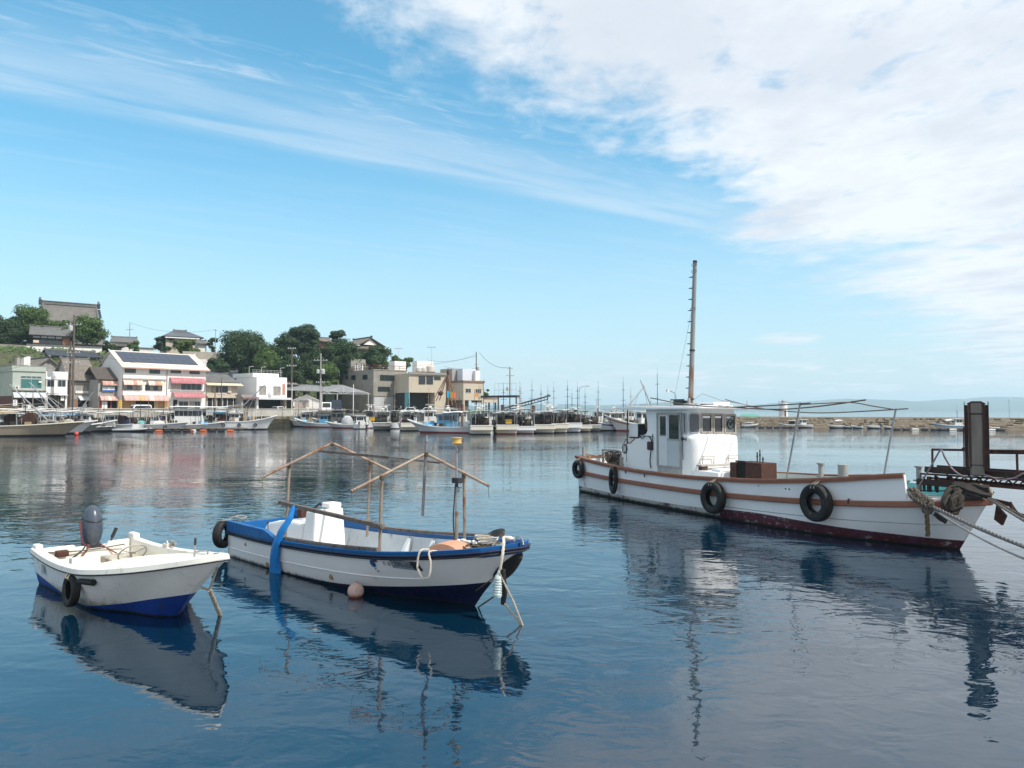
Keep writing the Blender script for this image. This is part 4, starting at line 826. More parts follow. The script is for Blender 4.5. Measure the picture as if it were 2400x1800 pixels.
def tree(px0, py0, px1, py1, Y, label, lm=L_MID, seed=0, name='tree', blobs=9, dens=1.0, leaf=.50, layered=False, group='trees on the hill above the harbour', grp=True):
    """crown fills the pixel box; foliage is leaf-sized faces gathered in clumps on limbs"""
    rr = random.Random(seed); c = at((px0 + px1) / 2, (py0 + py1) / 2, Y); W = (px1 - px0) / FPX * Y / 2; Hh = (py1 - py0) / FPX * Y / 2
    zb = terr(c.x, c.y) - .3; zb = min(zb, c.z - Hh)
    o = empty(name, (c.x, c.y, zb), label, 'shrub' if name == 'shrub' else 'tree', group)
    h0 = c.z - zb; D = W * .85; cl = []
    for i in range(int(blobs * 1.7)):
        for _ in range(30):
            a = rr.uniform(0, 2 * math.pi); q = rr.uniform(-1, 1); r = rr.uniform(.25, .78) if not layered else rr.uniform(.2, .8)
            p = Vector((W * r * math.cos(a) * math.sqrt(1 - q * q * .8), D * r * math.sin(a) * math.sqrt(1 - q * q * .8), h0 + Hh * q * .72))
            if all((p - k[0]).length > .34 * min(W, Hh) for k in cl): break
        cl.append((p, rr.uniform(.22, .44) * min(W, Hh * 1.25)))
    if not layered: cl.append((Vector((0, 0, h0 + Hh * .12)), .50 * min(W, Hh)))
    b = MB()
    for p, R in cl:
        sz = .55 if layered else .86
        n = int(dens * 420 * (R / leaf / 3) ** 1.7) + 110
        for _ in range(n):
            d = Vector((rr.gauss(0, 1), rr.gauss(0, 1), rr.gauss(0, 1))).normalized(); k = R * (rr.uniform(.35, 1.0) ** .6) * (1 + .5 * mnoise.noise(d * 2.2 + p)); q = p + Vector((d.x * k * 1.12, d.y * k * 1.12, d.z * k * sz))
            nn = (d + Vector((rr.uniform(-.8, .8), rr.uniform(-.8, .8), rr.uniform(-.2, .9)))).normalized(); u = nn.orthogonal().normalized(); u = (u + nn.cross(u) * rr.uniform(-2, 2)).normalized(); v = nn.cross(u); s = leaf * rr.uniform(.5, 1.1)
            b.v += [tuple(q - u * s * .5), tuple(q + v * s * .36 + nn * .03), tuple(q + u * s * .55), tuple(q - v * s * .36 + nn * .03)]; k0 = len(b.v); b.f.append((k0 - 4, k0 - 3, k0 - 2, k0 - 1)); b.m.append(0); b.sm.append(False)
    b.build('crown', lm, o)
    t = MB(); tr = max(.16, min(.5, h0 * .035)); t.tube([(0, 0, 0), (.1 * W * rr.uniform(-1, 1), 0, h0 * .5), (0, 0, h0)], [tr, tr * .75, tr * .4], 7)
    for p, R in cl: t.tube([(0, 0, h0 * .5 + rr.uniform(0, h0 * .2)), (p.x * .5, p.y * .5, (h0 * .55 + p.z) / 2), tuple(p)], [tr * .5, tr * .3, tr * .12], 5, caps=False)
    t.build('trunk', M_BARK, o); return o
def trees():
    T = tree
    T(-45, 738, 62, 815, 196, 'broad dark green tree at the left edge below the temple roof', L_DARK, 1, blobs=13)
    T(20, 712, 116, 806, 199, 'tall rounded tree left of the temple roof', L_MID, 2, blobs=14)
    T(112, 749, 182, 800, 201, 'low spreading tree in front of the temple roof slope', L_MID, 3, blobs=9); T(166, 741, 246, 810, 197, 'rounded tree in front of the right side of the temple roof', L_MID, 4, blobs=12)
    T(-16, 815, 112, 856, 181, 'row-like low green shrub above the greenish house', L_MID, 5, 'shrub', 7); T(104, 812, 146, 838, 184, 'small cloud pruned pine above the blue black tiled roof', L_PINE, 6, 'shrub', 6, layered=True)
    T(236, 798, 275, 826, 204, 'small round shrub under the temple eave', L_DARK, 7, 'shrub', 5); T(298, 799, 334, 826, 205, 'round green shrub beside the annex roof', L_MID, 8, 'shrub', 5)
    T(353, 783, 424, 824, 207, 'dark pine left of the hilltop villa', L_PINE, 9, blobs=11, layered=True)
    T(404, 794, 478, 831, 199, 'bright green rounded tree in front of the hilltop villa', L_BRIGHT, 10, blobs=8); T(482, 789, 514, 828, 201, 'slim pine at the right side of the hilltop villa', L_PINE, 11, blobs=6, layered=True)
    T(508, 776, 640, 880, 192, 'largest dark broad tree, in the middle of the slope', L_DARK, 12, blobs=20, dens=1.1); T(468, 846, 560, 890, 182, 'dark bush above the tan house roof', L_DARK, 13, 'shrub', 8)
    T(630, 772, 702, 880, 194, 'dark tree between the largest tree and the tall pine', L_DARK, 14, blobs=12); T(664, 757, 764, 838, 197, 'tall open pine with layered branches against the sky', L_PINE, 15, blobs=15, layered=True, dens=1.3); T(768, 772, 812, 812, 199, 'small open topped pine right of the red brown cottage', L_PINE, 16, blobs=7, layered=True)
    T(700, 812, 795, 905, 190, 'dark tree behind the transformer pole', L_DARK, 17, blobs=13); T(745, 796, 852, 882, 193, 'dark rounded tree below the lookout hall', L_DARK, 18, blobs=14); T(632, 850, 722, 908, 186, 'dark bush behind the sheet roofed shelter', L_DARK, 19, 'shrub', 9); T(560, 862, 640, 900, 186, 'dark bush behind the white flat roofed house', L_DARK, 20, 'shrub', 8)
    T(832, 806, 922, 862, 198, 'rounded tree in front of the lookout hall', L_DARK, 21, blobs=9); T(900, 834, 977, 866, 203, 'lower tree right of the lookout hall', L_MID, 22, blobs=8); T(1128, 908, 1150, 946, 196, 'small bush behind the cream office', L_MID, 23, 'shrub', 4); T(655, 874, 676, 896, 184, 'small dark shrub beside the hipped house', L_DARK, 24, 'shrub', 4)
    for k, q in enumerate(((575, 815, 668, 880, 184), (640, 830, 720, 895, 183), (716, 845, 800, 910, 186), (795, 846, 862, 890, 192), (868, 842, 938, 872, 198), (470, 838, 532, 868, 186))): T(*q, ['dark bushy tree below the largest broad tree', 'dark bushy tree under the tall open pine', 'bushy tree between transformer pole and concrete building', 'dark bush behind the stair tower', 'rounded bush behind the rusty roof railing', 'green bush under the beige retaining wall'][k], L_DARK if k % 2 else L_MID, 40 + k, blobs=9)
    b = MB(); rr = random.Random(77)
    for _ in range(15000):
        s = rr.uniform(-60, 128); n = 27 + 60 * rr.random() ** 1.5; p = Q0 + QE * s + QN * n; z = terr(p.x, p.y); h = 1.7 * max(0, .35 + mnoise.noise(Vector((p.x * .16, p.y * .16, 0)))) * rr.random()
        q = Vector((p.x, p.y, z + h)); nn = Vector((rr.uniform(-1, 1), rr.uniform(-1, .2), rr.uniform(0, 1))).normalized(); u = nn.orthogonal().normalized(); v = nn.cross(u); w = rr.uniform(.3, .7); k0 = len(b.v)
        b.v += [tuple(q - u * w), tuple(q + v * w * .6), tuple(q + u * w), tuple(q - v * w * .6)]; b.f.append((k0, k0 + 1, k0 + 2, k0 + 3)); b.m.append(0); b.sm.append(False)
    b.build('undergrowth', L_MID)['kind'] = 'stuff'
    T(678, 950, 690, 962, 168, 'tiny yellowish shrub at the white shed door', L_BRIGHT, 25, 'shrub', 3, leaf=.2, group=None)
trees()

# ---------------------------------------------------------------- poles, wires, street things
M_POLE = mat('brown_pole', (.11, .085, .07), .85, .25, 1.5); M_POLEG = mat('concrete_pole', (.33, .31, .29), .8, .12, 1)
def utility_pole(px, ytop, Y, label, r=.17, arms=(), m=M_POLE, boxes=(), base=ZG, lean=0.0, name='utility_pole', cat='utility pole', lamp=None):
    p = at(px, 950, Y); top = at(px + lean, ytop, Y).z; o = empty(name, (p.x, p.y, base), label, cat); h = top - base; dx = lean / FPX * Y
    b = MB(); b.tube([(0, 0, 0), (dx, 0, h)], [r, r * .7], 9); b.build('pole', m, o)
    for f, w in arms: b = MB(); b.beam((dx * f - w / 2, -.1, h * f), (dx * f + w / 2, -.1, h * f), .12); [b.lathe([(0, .25), (.06, .22), (.05, 0)], (dx * f + w * k, -.1, h * f + .05), n=6, m=1) for k in (-.42, -.2, .2, .42)]; b.build('cross_arm', [M_GALV, M_WHITEW], o)
    for f, s, dxx in boxes: b = MB(); b.lathe([(0, 0), (s * .45, 0), (s * .5, .1), (s * .5, s * 1.1), (s * .3, s * 1.25), (0, s * 1.25)], (dxx, -.2, h * f), n=10); b.build('transformer', mat('grey_transformer', (.45, .46, .46), .5, .1, 3), o)
    if lamp: f, l = lamp; b = MB(); b.tube(spline([(0, 0, h * f), (l * .2, -.3, h * f + .9), (l, -.8, h * f + 1.15)], 5), .05, 6); b.box(l - .1, l + .55, -.95, -.65, h * f + 1.08, h * f + 1.2); b.build('lamp_arm', M_GALV, o)
    return o, Vector((p.x + dx, p.y, top))
def poles():
    _, a = utility_pole(170, 738, 143, 'tallest dark utility pole with cross arms in front of the white shop', .22, ((.90, 3.0), (.62, 2.6), (.52, 3.0)), M_POLE, ((.84, .8, -.5),)); utility_pole(163, 800, 144, 'dark brown pole standing close beside the tallest utility pole', .24, ((.8, 1.4),))
    _, b = utility_pole(301, 756, 214, 'pale pole behind the temple annex roof', .13, ((.86, 2.0),), M_POLEG, base=14); _, c = utility_pole(503, 772, 196, 'thin grey pole with a small lamp beside the hilltop villa', .10, ((.98, .9),), M_POLEG, base=13)
    _, d = utility_pole(683, 814, 179, 'brown utility pole above the hipped house', .2, ((.98, 2.0), (.72, 2.4), (.45, 2.4))); _, e = utility_pole(751, 828, 170, 'utility pole with transformers beside the white shed', .2, ((.88, 3.2), (.52, 2.2)), M_POLEG, ((.66, .9, .55), (.67, .7, -.55)), lamp=None)
    utility_pole(755, 905, 167, 'street lamp with curved arm beside the transformer pole', .08, (), M_GALV, name='street_lamp', cat='street lamp', lamp=(.97, 1.3)); utility_pole(828, 901, 165, 'white post standing on the quay in front of the shelter', .10, (), M_WHITEW, name='white_post', cat='post', base=2.4)
    _, f = utility_pole(1116, 825, 186, 'utility pole with a side bracket behind the cream office', .17, ((.80, .8),), M_POLE, ((.70, .8, .5),)); _, g = utility_pole(1195, 860, 178, 'utility pole between cream office and conveyor', .16, ((.97, 1.4), (.82, 1.8)), M_POLE, ((.50, .7, -.5),))
    utility_pole(1357, 916, 150, 'street lamp with curved arm behind the blue striped boat', .06, (), M_GALV, name='street_lamp', cat='street lamp', lamp=(.95, 1.4)); utility_pole(503.5, 905, 150, 'rusty brown post on the quay in front of the tan house', .13, (), mat('rust_brown_post', (.20, .09, .06), .8, .3, 2), name='quay_post', cat='post'); utility_pole(684, 898, 160, 'white post with a rusty side in front of the hipped house', .09, (), M_WHITEW, name='white_post', cat='post')
    utility_pole(519, 886, 152, 'grey post in front of the tan house shop', .10, ((.55, 1.6),), M_POLE, name='quay_post', cat='post'); utility_pole(482, 878, 153, 'thin white pole at the right corner of the solar panel building', .07, (), M_POLEG, name='white_post', cat='post')
    utility_pole(1254, 842, 205, 'antenna mast on the roof behind the fishery', .03, ((.99, 1.6),), M_GALV, name='roof_antenna', cat='antenna', base=8) if False else None
    for px, yt, Y, z, l in ((933, 816, 198, 12, 'thin T shaped antenna on the roof behind the concrete building'), (1011, 813, 184, 12, 'thin T shaped antenna on the cream warehouse roof')): utility_pole(px, yt, Y, l, .035, ((.985, 2.2),), M_GALV, name='roof_antenna', cat='antenna', base=z)
    def wire(p, q, sag, label, r=.025): b = MB(); b.tube(catenary(p, q, sag, 16), r, 4, caps=False); tag(b.build('power_line', mat('black_cable', (.03, .03, .033), .6)), label, 'power line', 'power lines between the poles')
    wire(b, c, 1.6, 'power line from the pale annex pole to the villa pole'); wire(d - Vector((0, 0, .5)), e - Vector((0, 0, 2)), .8, 'power line from the hipped house pole to the transformer pole'); wire(e - Vector((0, 0, 1.5)), f - Vector((0, 0, 1)), 2.0, 'power line from the transformer pole across the concrete building roof'); wire(at(1000, 843, 196), f - Vector((0, 0, .6)), 1.0, 'upper power line with spacers left of the side bracket pole'); wire(f + Vector((.8, 0, -.2)), g, 1.4, 'sagging power line between the two right hand poles', .04); wire(at(1040, 858, 190), f - Vector((0, 0, 4)), .5, 'lower power line left of the side bracket pole'); wire(a - Vector((0, 0, 5.5)), at(-30, 872, 128), 1.0, 'power line from the tallest pole to the left edge'); wire(a - Vector((0, 0, 6.5)), d - Vector((0, 0, 3)), 3.0, 'long power line over the street houses')
    # derrick, conveyor, platform, railing, flags
    F = front(1050, 166, 0); o = empty('net_derrick', (F.o.x, F.o.y, 2.4), 'rusty A shaped net hoisting derrick in front of the cream fishery', 'derrick'); tp = at(1050, 874, 166); top = (tp.x - F.o.x, 0, tp.z - 2.4)
    for px, y, dy, r in ((1013, 943, -2, .12), (1022, 940, 0, .10), (1030, 938, 1, .10), (1050, 962, 0, .22), (1066, 941, 1, .14), (1060, 950, -1, .12), (1072, 960, 2, .08)): q = at(px, y, 166 + dy); b = MB(); b.tube([(q.x - F.o.x, dy, q.z - 2.4), top], r, 6); b.build('derrick_leg', mat('rusty_timber', (.20, .12, .075), .9, .35, 2), o)
    b = MB(); b.lathe([(.1, -.5), (.3, -.4), (.3, .4), (.1, .6), (.06, 1.1)], top, n=8); b.build('derrick_head', M_RUST, o); b = MB(); b.ico((top[0] - 1.6, 0, top[2] * .52), .5, sub=2, scale=(1.2, .6, 1), jit=.1); b.build('hanging_block', M_RUST, o)
    p, q = at(1182, 960, 160), at(1289, 931, 152); o = empty('conveyor', (p.x, p.y, 2.4), 'long inclined rusty conveyor boom pointing right above the moored boats', 'conveyor'); d = q - p; P = Vector((0, 0, p.z - 2.4)); Qv = P + d
    b = MB(); b.beam(P + Vector((0, 0, .32)), Qv + Vector((0, 0, .32)), .6, .22); b.beam(Qv + Vector((-.6, 0, .3)), Qv + Vector((0, 0, .3)), .8, .5); b.build('upper_chord', mat('grey_brown_steel', (.17, .15, .13), .8, .3, 1.5), o); b = MB(); b.beam(P - Vector((0, 0, .30)), Qv.lerp(P, .06) - Vector((0, 0, .30)), .4, .12); b.build('lower_chord', M_RUST, o)
    for k in range(15): x = P.lerp(Qv, k / 14.8); b = MB(); b.beam(x - Vector((0, 0, .3)), x + Vector((0, 0, .25)), .10); b.build('web_bar', M_RUST, o)
    b = MB(); b.tube([(1.2, 0, 0), P + d * .14], .14, 7); b.build('support', M_RUST, o)
    p, q = at(1131, 930, 178), at(1214, 930, 172); o = empty('loading_platform', (p.x, p.y, 2.4), 'raised dark loading platform with thin rails right of the cream office', 'platform'); d = Vector((q.x - p.x, q.y - p.y, 0)); h = p.z - 2.4
    b = MB(); b.beam((0, 0, h), tuple(d + Vector((0, 0, h))), 1.5, .5); b.build('deck', M_DARKMETAL, o)
    for k in (.45, .95): x = d * k; b = MB(); b.tube([tuple(x), tuple(x + Vector((0, 0, h)))], .16, 7); b.build('leg', M_RUST, o)
    for k in range(6): x = d * (.35 + .12 * k); b = MB(); b.tube([tuple(x + Vector((0, 0, h))), tuple(x + Vector((0, 0, h + 3)))], .03, 5); b.build('rail_post', M_GALV, o)
    b = MB(); b.tube([tuple(d * .35 + Vector((0, 0, h + 3))), tuple(d * .97 + Vector((0, 0, h + 3)))], .03, 5); b.tube([tuple(d * .35 + Vector((0, 0, h + 1.5))), tuple(d * .97 + Vector((0, 0, h + 1.5)))], .03, 5); b.build('rail', M_GALV, o)
    a, c = at(940, 962, 168), at(1295, 966, 158); o = empty('quay_railing', (a.x, a.y, ZG), 'light blue metal railing along the pier behind the moored boats', 'railing'); bm = mat('light_blue_paint', (.16, .38, .52), .6, .1, 3); d = Vector((c.x - a.x, c.y - a.y, 0))
    for k in range(19): x = d * (k / 18); b = MB(); b.box(x.x - .05, x.x + .05, x.y - .05, x.y + .05, 0, 1.15); b.build('railing_post', bm, o)
    for z in (.35, .75, 1.12): b = MB(); b.beam((0, 0, z), tuple(d + Vector((0, 0, z))), .07); b.build('rail', bm, o)
    def flag(px, py, px2, py2, Y, cols, label, pole_bottom):
        a = at(px, py, Y); c = at(px2, py2, Y); o = empty('flag', (a.x, a.y, 2), label, 'flag'); b = MB(); b.tube([(-.05, 0, 0), (-.05, 0, a.z - 2 + .6)], .04, 6); b.build('flag_pole', M_POLE, o); W = c.x - a.x; Hh = a.z - c.z
        for k, cc in enumerate(cols): b = MB(); b.grid(lambda i, j: (W * (k + i) / len(cols), .25 * math.sin((k + i) * 2.2), a.z - 2 - Hh * (j * (1 - .2 * (k + i) / len(cols)) + .10 * (k + i))), 4, 3); b.build('flag_stripe', mat('flag_cloth_%d' % int(sum(cc) * 997), cc, .7, .1, 3), o)
    flag(1048, 916, 1068, 932, 150, (srgb(30, 150, 200), srgb(225, 190, 70), srgb(205, 80, 60)), 'blue, yellow and red flag on a pole in front of the fishery', 0); flag(1113, 921, 1120, 930, 150, (srgb(215, 130, 30),), 'small orange pennant right of the striped flag', 0)
poles()

def vehicle(px, Y, deg, L, W, H, label, cat, body, kind='van', z=ZG):
    F = front(px, Y, deg, z); o = empty({'van': 'van', 'truck': 'truck', 'car': 'car'}[kind], F, label, cat); bm = mat('paint_%s_%d' % (kind, int(sum(body) * 1000)), body, .3, .03, 1, coat=.5)
    if kind == 'van': prof = [(-L / 2, .35), (-L / 2, H * .62), (-L * .47, H * .95), (-L * .42, H), (L * .22, H), (L * .33, H * .62), (L * .49, H * .5), (L / 2, .35)]
    elif kind == 'car': prof = [(-L / 2, .35), (-L / 2, H * .6), (-L * .38, H * .64), (-L * .24, H), (L * .12, H), (L * .26, H * .62), (L * .49, H * .5), (L / 2, .35)]
    else: prof = [(L * .12, .5), (L * .12, H), (L * .40, H), (L * .46, H * .55), (L / 2, H * .45), (L / 2, .45)]
    b = MB(); b.prism([(x, -W / 2, zz) for x, zz in prof], (0, W, 0)); b.build('body', bm, o, bevel=.06)
    if kind == 'truck': MB().box(-L / 2, L * .11, -W / 2, W / 2, .75, 1.15).build('cargo_bed', bm, o); MB().box(-L / 2, L * .12, -W * .3, W * .3, .45, .75).build('chassis', M_DARKMETAL, o)
    g = G_DARK
    if kind == 'van': sw = [(-L * .45, H * .60), (-L * .43, H * .90), (L * .19, H * .90), (L * .28, H * .62)]
    elif kind == 'car': sw = [(-L * .33, H * .64), (-L * .22, H * .94), (L * .10, H * .94), (L * .21, H * .64)]
    else: sw = [(L * .16, H * .55), (L * .16, H * .92), (L * .38, H * .92), (L * .43, H * .55)]
    for s in (-1, 1): b = MB(); b.prism([(x, s * (W / 2 + .004), zz) for x, zz in sw], (0, -s * .02, 0)); b.build('side_window', g, o)
    fx = {'van': ((L * .225, H * .95), (L * .325, H * .65)), 'car': ((L * .13, H * .96), (L * .255, H * .65)), 'truck': ((L * .402, H * .94), (L * .462, H * .58))}[kind]
    b = MB(); (x1, z1), (x0, z0) = fx; b.prism([(x0 + .015, -W * .43, z0), (x0 + .015, W * .43, z0), (x1 + .015, W * .40, z1), (x1 + .015, -W * .40, z1)], (.012, 0, .006)); b.build('windscreen', g, o)
    for s in (-1, 1): MB().box(L / 2 - .04, L / 2 + .012, s * W * .36 - .14, s * W * .36 + .14, .62, .80).build('headlight', A_WHITE, o)
    for x in (-L * .32, L * .33):
        for s in (-1, 1): w = MB(); w.lathe([(0, -.1), (.2, -.1), (.3, -.09), (.31, 0), (.3, .09), (.2, .1), (0, .1)], (x, s * (W / 2 - .08), .31), 'y', 14); w.build('wheel', M_RUBBER, o)
    return o
vehicle(325, 146, QD + 180, 4.4, 1.7, 2.0, 'white van parked on the street in front of the pink awning', 'van', (.75, .75, .74)); vehicle(77, 133, QD + 150, 3.4, 1.5, 1.9, 'small white truck with open cab side by the greenish house', 'truck', (.72, .72, .70), 'truck'); vehicle(653, 171, QD - 90, 3.4, 1.5, 1.8, 'white van standing in the dark garage', 'van', (.72, .72, .70)); vehicle(766, 168, -78, 5.2, 2.0, 2.7, 'white truck facing the water beside the transformer pole', 'truck', (.74, .74, .72), 'truck'); vehicle(790, 174, -80, 6.2, 2.2, 3.3, 'dark navy truck under the sheet roofed shelter', 'truck', (.012, .02, .05), 'truck')
vehicle(957, 166, 200, 4.3, 1.7, 1.6, 'white car with sloping bonnet before the dark loading bay', 'car', (.76, .76, .76), 'car'); vehicle(1000, 166, 190, 4.2, 1.7, 1.55, 'pale car parked right of the loading bay post', 'car', (.66, .67, .66), 'car')

# ---------------------------------------------------------------- moored fishing boats of the harbour
HULLW = mat('harbour_white_hull', (.64, .65, .66), .4, .05, 1.2, stains=(((.4, .38, .34), .64, 1.8, .3),), grime=(.06, .06, (.12, .10, .08))); HULLC = mat('harbour_cream_hull', (.60, .56, .47), .5, .06, 1.2, stains=(((.36, .30, .22), .6, 1.6, .3),), grime=(.06, .06, (.16, .13, .1)))
HULLG = mat('harbour_grey_hull', (.25, .25, .24), .6, .2, 1, stains=(((.12, .11, .1), .55, 1.6, .4),)); HULLT = mat('harbour_tan_hull', (.30, .25, .18), .6, .15, 1, stains=(((.38, .24, .09), .62, 1.4, .4),)); HULLB = mat('harbour_blue_paint', (.11, .33, .52), .5, .1, 1.5); BOOTR = mat('red_boot_paint', (.28, .06, .055), .6, .2, 2); BOOTD = mat('dark_boot_paint', (.03, .03, .035), .6, .3, 2); STR_B = mat('navy_stripe', (.02, .06, .16), .5, .15, 2); STR_T = mat('teal_stripe', (.03, .20, .30), .5, .15, 2); STR_R = mat('red_brown_stripe', (.30, .11, .08), .6, .15, 2)
CANV_W = mat('white_canopy', (.66, .66, .64), .6, .06, 1.5); CANV_G = mat('pale_green_canopy', (.42, .53, .42), .6, .08, 1.5); CANV_Y = mat('yellow_canopy', (.58, .40, .08), .6, .15, 1.5); NET_D = mat('dark_fishing_net', (.04, .034, .028), .95, .5, 4, .02, 12); NET_B = mat('navy_net', (.015, .02, .045), .95, .4, 4, .02, 12)
def fboat(px, Y, deg, L, beam, label, hull=HULLW, boot=BOOTR, stripe=None, fb=1.0, bow=1.9, house=None, canopy=None, drum=(), mast=(), radar=False, cat='fishing boat', group='fishing boats moored in the harbour', nets=(), tyres=0, boom=None, stern_box=False, wy=None, motor=False, lights=False, name='fishing_boat', hm=None):
    """px, Y: pixel column and distance of the middle of the boat; house=(x0, x1, height, material)"""
    p = at(px, 990, Y); F0 = Frame((p.x, p.y), deg); F = Frame(F0.w(-L / 2, 0, 0), deg); o = empty(name, F, label, cat, group); hb = beam / 2; rr = random.Random(int(px))
    H = Hull(L, L * .84, [hb * .92, hb, hb, hb * .93, hb * .68, hb * .38], [fb, fb * .92, fb * 1.05, bow], [hb * .82, hb * .88, hb * .8, hb * .45, hb * .15], lambda t: .16 + .1 * t, .4, 1.3, .8)
    b = MB(); H.loft(b, 22, 4); b.build('hull', [hull, boot], o, fix=True)
    r = MB(); sweep(r, H.sheer(1.0, n=24), [(0, -.07), (.09, -.06), (.09, .08), (-.10, .08), (-.10, 0)]); r.build('gunwale', CANV_W if hull is not HULLT else HULLC, o)
    if stripe: r = MB(); sweep(r, H.sheer(.78, n=24, out=.01), [(0, -fb * .11), (.03, -fb * .1), (.03, fb * .1), (0, fb * .11)]); r.build('hull_stripe', stripe, o)
    d = MB(); d.grid(lambda i, j: (L * .96 * i, max(H.b(.96 * i) - .06, .01) * (2 * j - 1), H.zs(.96 * i) - .22), 14, 2); d.build('deck', mat('far_deck', (.36, .36, .33), .8, .25, 1.5), o)
    if stern_box: MB().box(-.9, .0, -hb * .96, hb * .96, fb * .55, fb + .10).build('stern_platform', hull, o, bevel=.04); MB().box(-.95, .05, -hb * .98, hb * .98, fb + .10, fb + .20).build('platform_edge', CANV_W, o)
    top = fb
    if house:
        x0, x1, hh, m = house; w = hb * .62; zb = H.zs((x0 + x1) / 2 / L) - .3; z1 = zb + hh
        h = MB(); vs = [(x0, -w, zb), (x1 + .25, -w, zb), (x1 + .25, w, zb), (x0, w, zb), (x0, -w * .94, z1), (x1, -w * .9, z1), (x1, w * .9, z1), (x0, w * .94, z1)]; h.add(vs, [(3, 2, 1, 0), (4, 5, 6, 7), (0, 1, 5, 4), (1, 2, 6, 5), (2, 3, 7, 6), (3, 0, 4, 7)]); h.build('wheelhouse', m or CANV_W, o, bevel=.05)
        MB().box(x0 - .35, x1 + .45, -w - .2, w + .2, z1 + .002, z1 + .10).build('roof', CANV_W, o, bevel=.03)
        za, zc = zb + hh * .60, zb + hh * .90; k = max(2, int((x1 - x0) / .75))
        for s in (-1, 1):
            for i in range(k): xa = x0 + .1 + (x1 - x0 - .2) * i / k; xb = x0 + .02 + (x1 - x0 - .2) * (i + 1) / k; MB().box(xa, xb, s * w * .955 - .03, s * w * .955 + .03, za, zc).build('window', G_DARK, o)
        for i in range(3): ya = -w * .8 + w * 1.6 * i / 3; MB().box(x1 + .02, x1 + .12, ya, ya + w * .48, za, zc).build('window', G_DARK, o); MB().box(x0 - .03, x0 + .02, ya, ya + w * .48, za, zc).build('window', G_DARK, o)
        top = z1
    if canopy:
        x0, x1, z, m = canopy; b = MB(); b.grid(lambda i, j: (x0 + (x1 - x0) * i, hb * .95 * (2 * j - 1), z + .16 * (1 - (2 * j - 1) ** 2) + .05 * math.sin(6 * i)), 8, 6); b.grid(lambda i, j: (x0 + (x1 - x0) * i, hb * .95 * (1 - 2 * j), z - .05 + .16 * (1 - (2 * j - 1) ** 2) + .05 * math.sin(6 * i)), 8, 6); b.build('canopy', m, o)
        for x in (x0 + .15, (x0 + x1) / 2, x1 - .15):
            for s in (-1, 1): q = MB(); q.tube([(x, s * hb * .85, fb - .3), (x, s * hb * .9, z + .02)], .04, 6); q.build('canopy_post', M_GALV, o)
    for x, y, r_ in drum:
        q = bpy.data.objects.new('net_drum', None); COL.objects.link(q); q.parent = o; q.location = (x, y, fb + r_ * .9)
        for s in (-1, 1): f = MB(); f.lathe([(r_ * .3, -.03), (r_, -.03), (r_, .03), (r_ * .3, .03)], (0, s * .42, 0), 'y', 18, closed=True); f.build('flange', M_RUST, q)
        f = MB(); f.lathe([(0, -.4), (r_ * .85, -.4), (r_ * .92, 0), (r_ * .85, .4), (0, .4)], (0, 0, 0), 'y', 16); f.build('wound_net', NET_D, q); f = MB(); f.box(-.15, .15, -.55, .55, -r_ * .95, -r_ * .3); f.build('drum_stand', M_RUST, q)
    for x, h, arms in mast:
        b = MB(); b.tube([(x, 0, fb), (x, 0, fb + h)], [.085, .035], 7)
        for f_, w_ in arms: b.tube([(x, -w_ / 2, fb + h * f_), (x, w_ / 2, fb + h * f_)], .025, 5); b.ico((x, 0, fb + h * f_ + .12), .09, sub=1)
        b.tube([(x, 0, fb + h), (x, 0, fb + h + .9)], .015, 4); b.build('mast', M_DARKMETAL if rr.random() < .6 else M_PIPE_RUST, o)
    if radar: b = MB(); x = (house[0] + house[1]) / 2; b.lathe([(0, 0), (.3, .02), (.36, .14), (.3, .30), (.12, .36), (0, .36)], (x, 0, top + .75), n=14); b.build('radar_dome', CANV_W, o); b = MB(); [b.tube([(x + dx, dy, top + .08), (x + dx * .5, dy * .5, top + .76)], .035, 5) for dx, dy in ((-.5, -.4), (-.5, .4), (.4, -.4), (.4, .4))]; b.build('radar_frame', CANV_W, o); MB().box(x - .08, x + .08, -.9, .9, top + 1.25, top + 1.36).build('radar_bar', CANV_W, o)
    for x, y, sx, sz, m in nets:
        b = MB(); b.ico((x, y, fb + sz * .3), 1.0, sub=3, scale=(sx, sx * .8, sz), jit=.10, seed=int(px + x * 10)); b.build('net_pile', m, o)
    for k in range(tyres):
        t = .18 + .5 * k / max(tyres - 1, 1); g = H.near(t * L, fb * .55, -1, .1); q = tyre_mesh(.32, .18).mesh('tyre', M_RUBBER); q.transform(Matrix.Rotation(rad(90), 4, 'X')); e = link('tyre', q, o); e.location = g
    if boom: (x0, z0), (x1, z1) = boom; b = MB(); b.tube([(x0, 0, fb + z0), (x1, 0, fb + z1)], [.12, .07], 7); b.build('boom', M_GALV, o); b = MB(); b.tube([(x0 + (x1 - x0) * .3, 0, fb), (x0 + (x1 - x0) * .72, 0, fb + z0 + (z1 - z0) * .72)], .04, 5); b.tube([(x0, 0, fb + 2.6), (x1, 0, fb + z1)], .015, 4); b.build('boom_stay', M_GALV, o)
    if motor: b = MB(); b.lathe([(0, .55), (.14, .5), (.18, .2), (.12, 0), (0, 0)], (-.25, 0, fb), n=10); b.beam((-.25, 0, fb), (-.35, 0, -.4), .14); b.build('outboard_motor', mat('dark_outboard', (.03, .04, .06), .4, .2, 3), o)
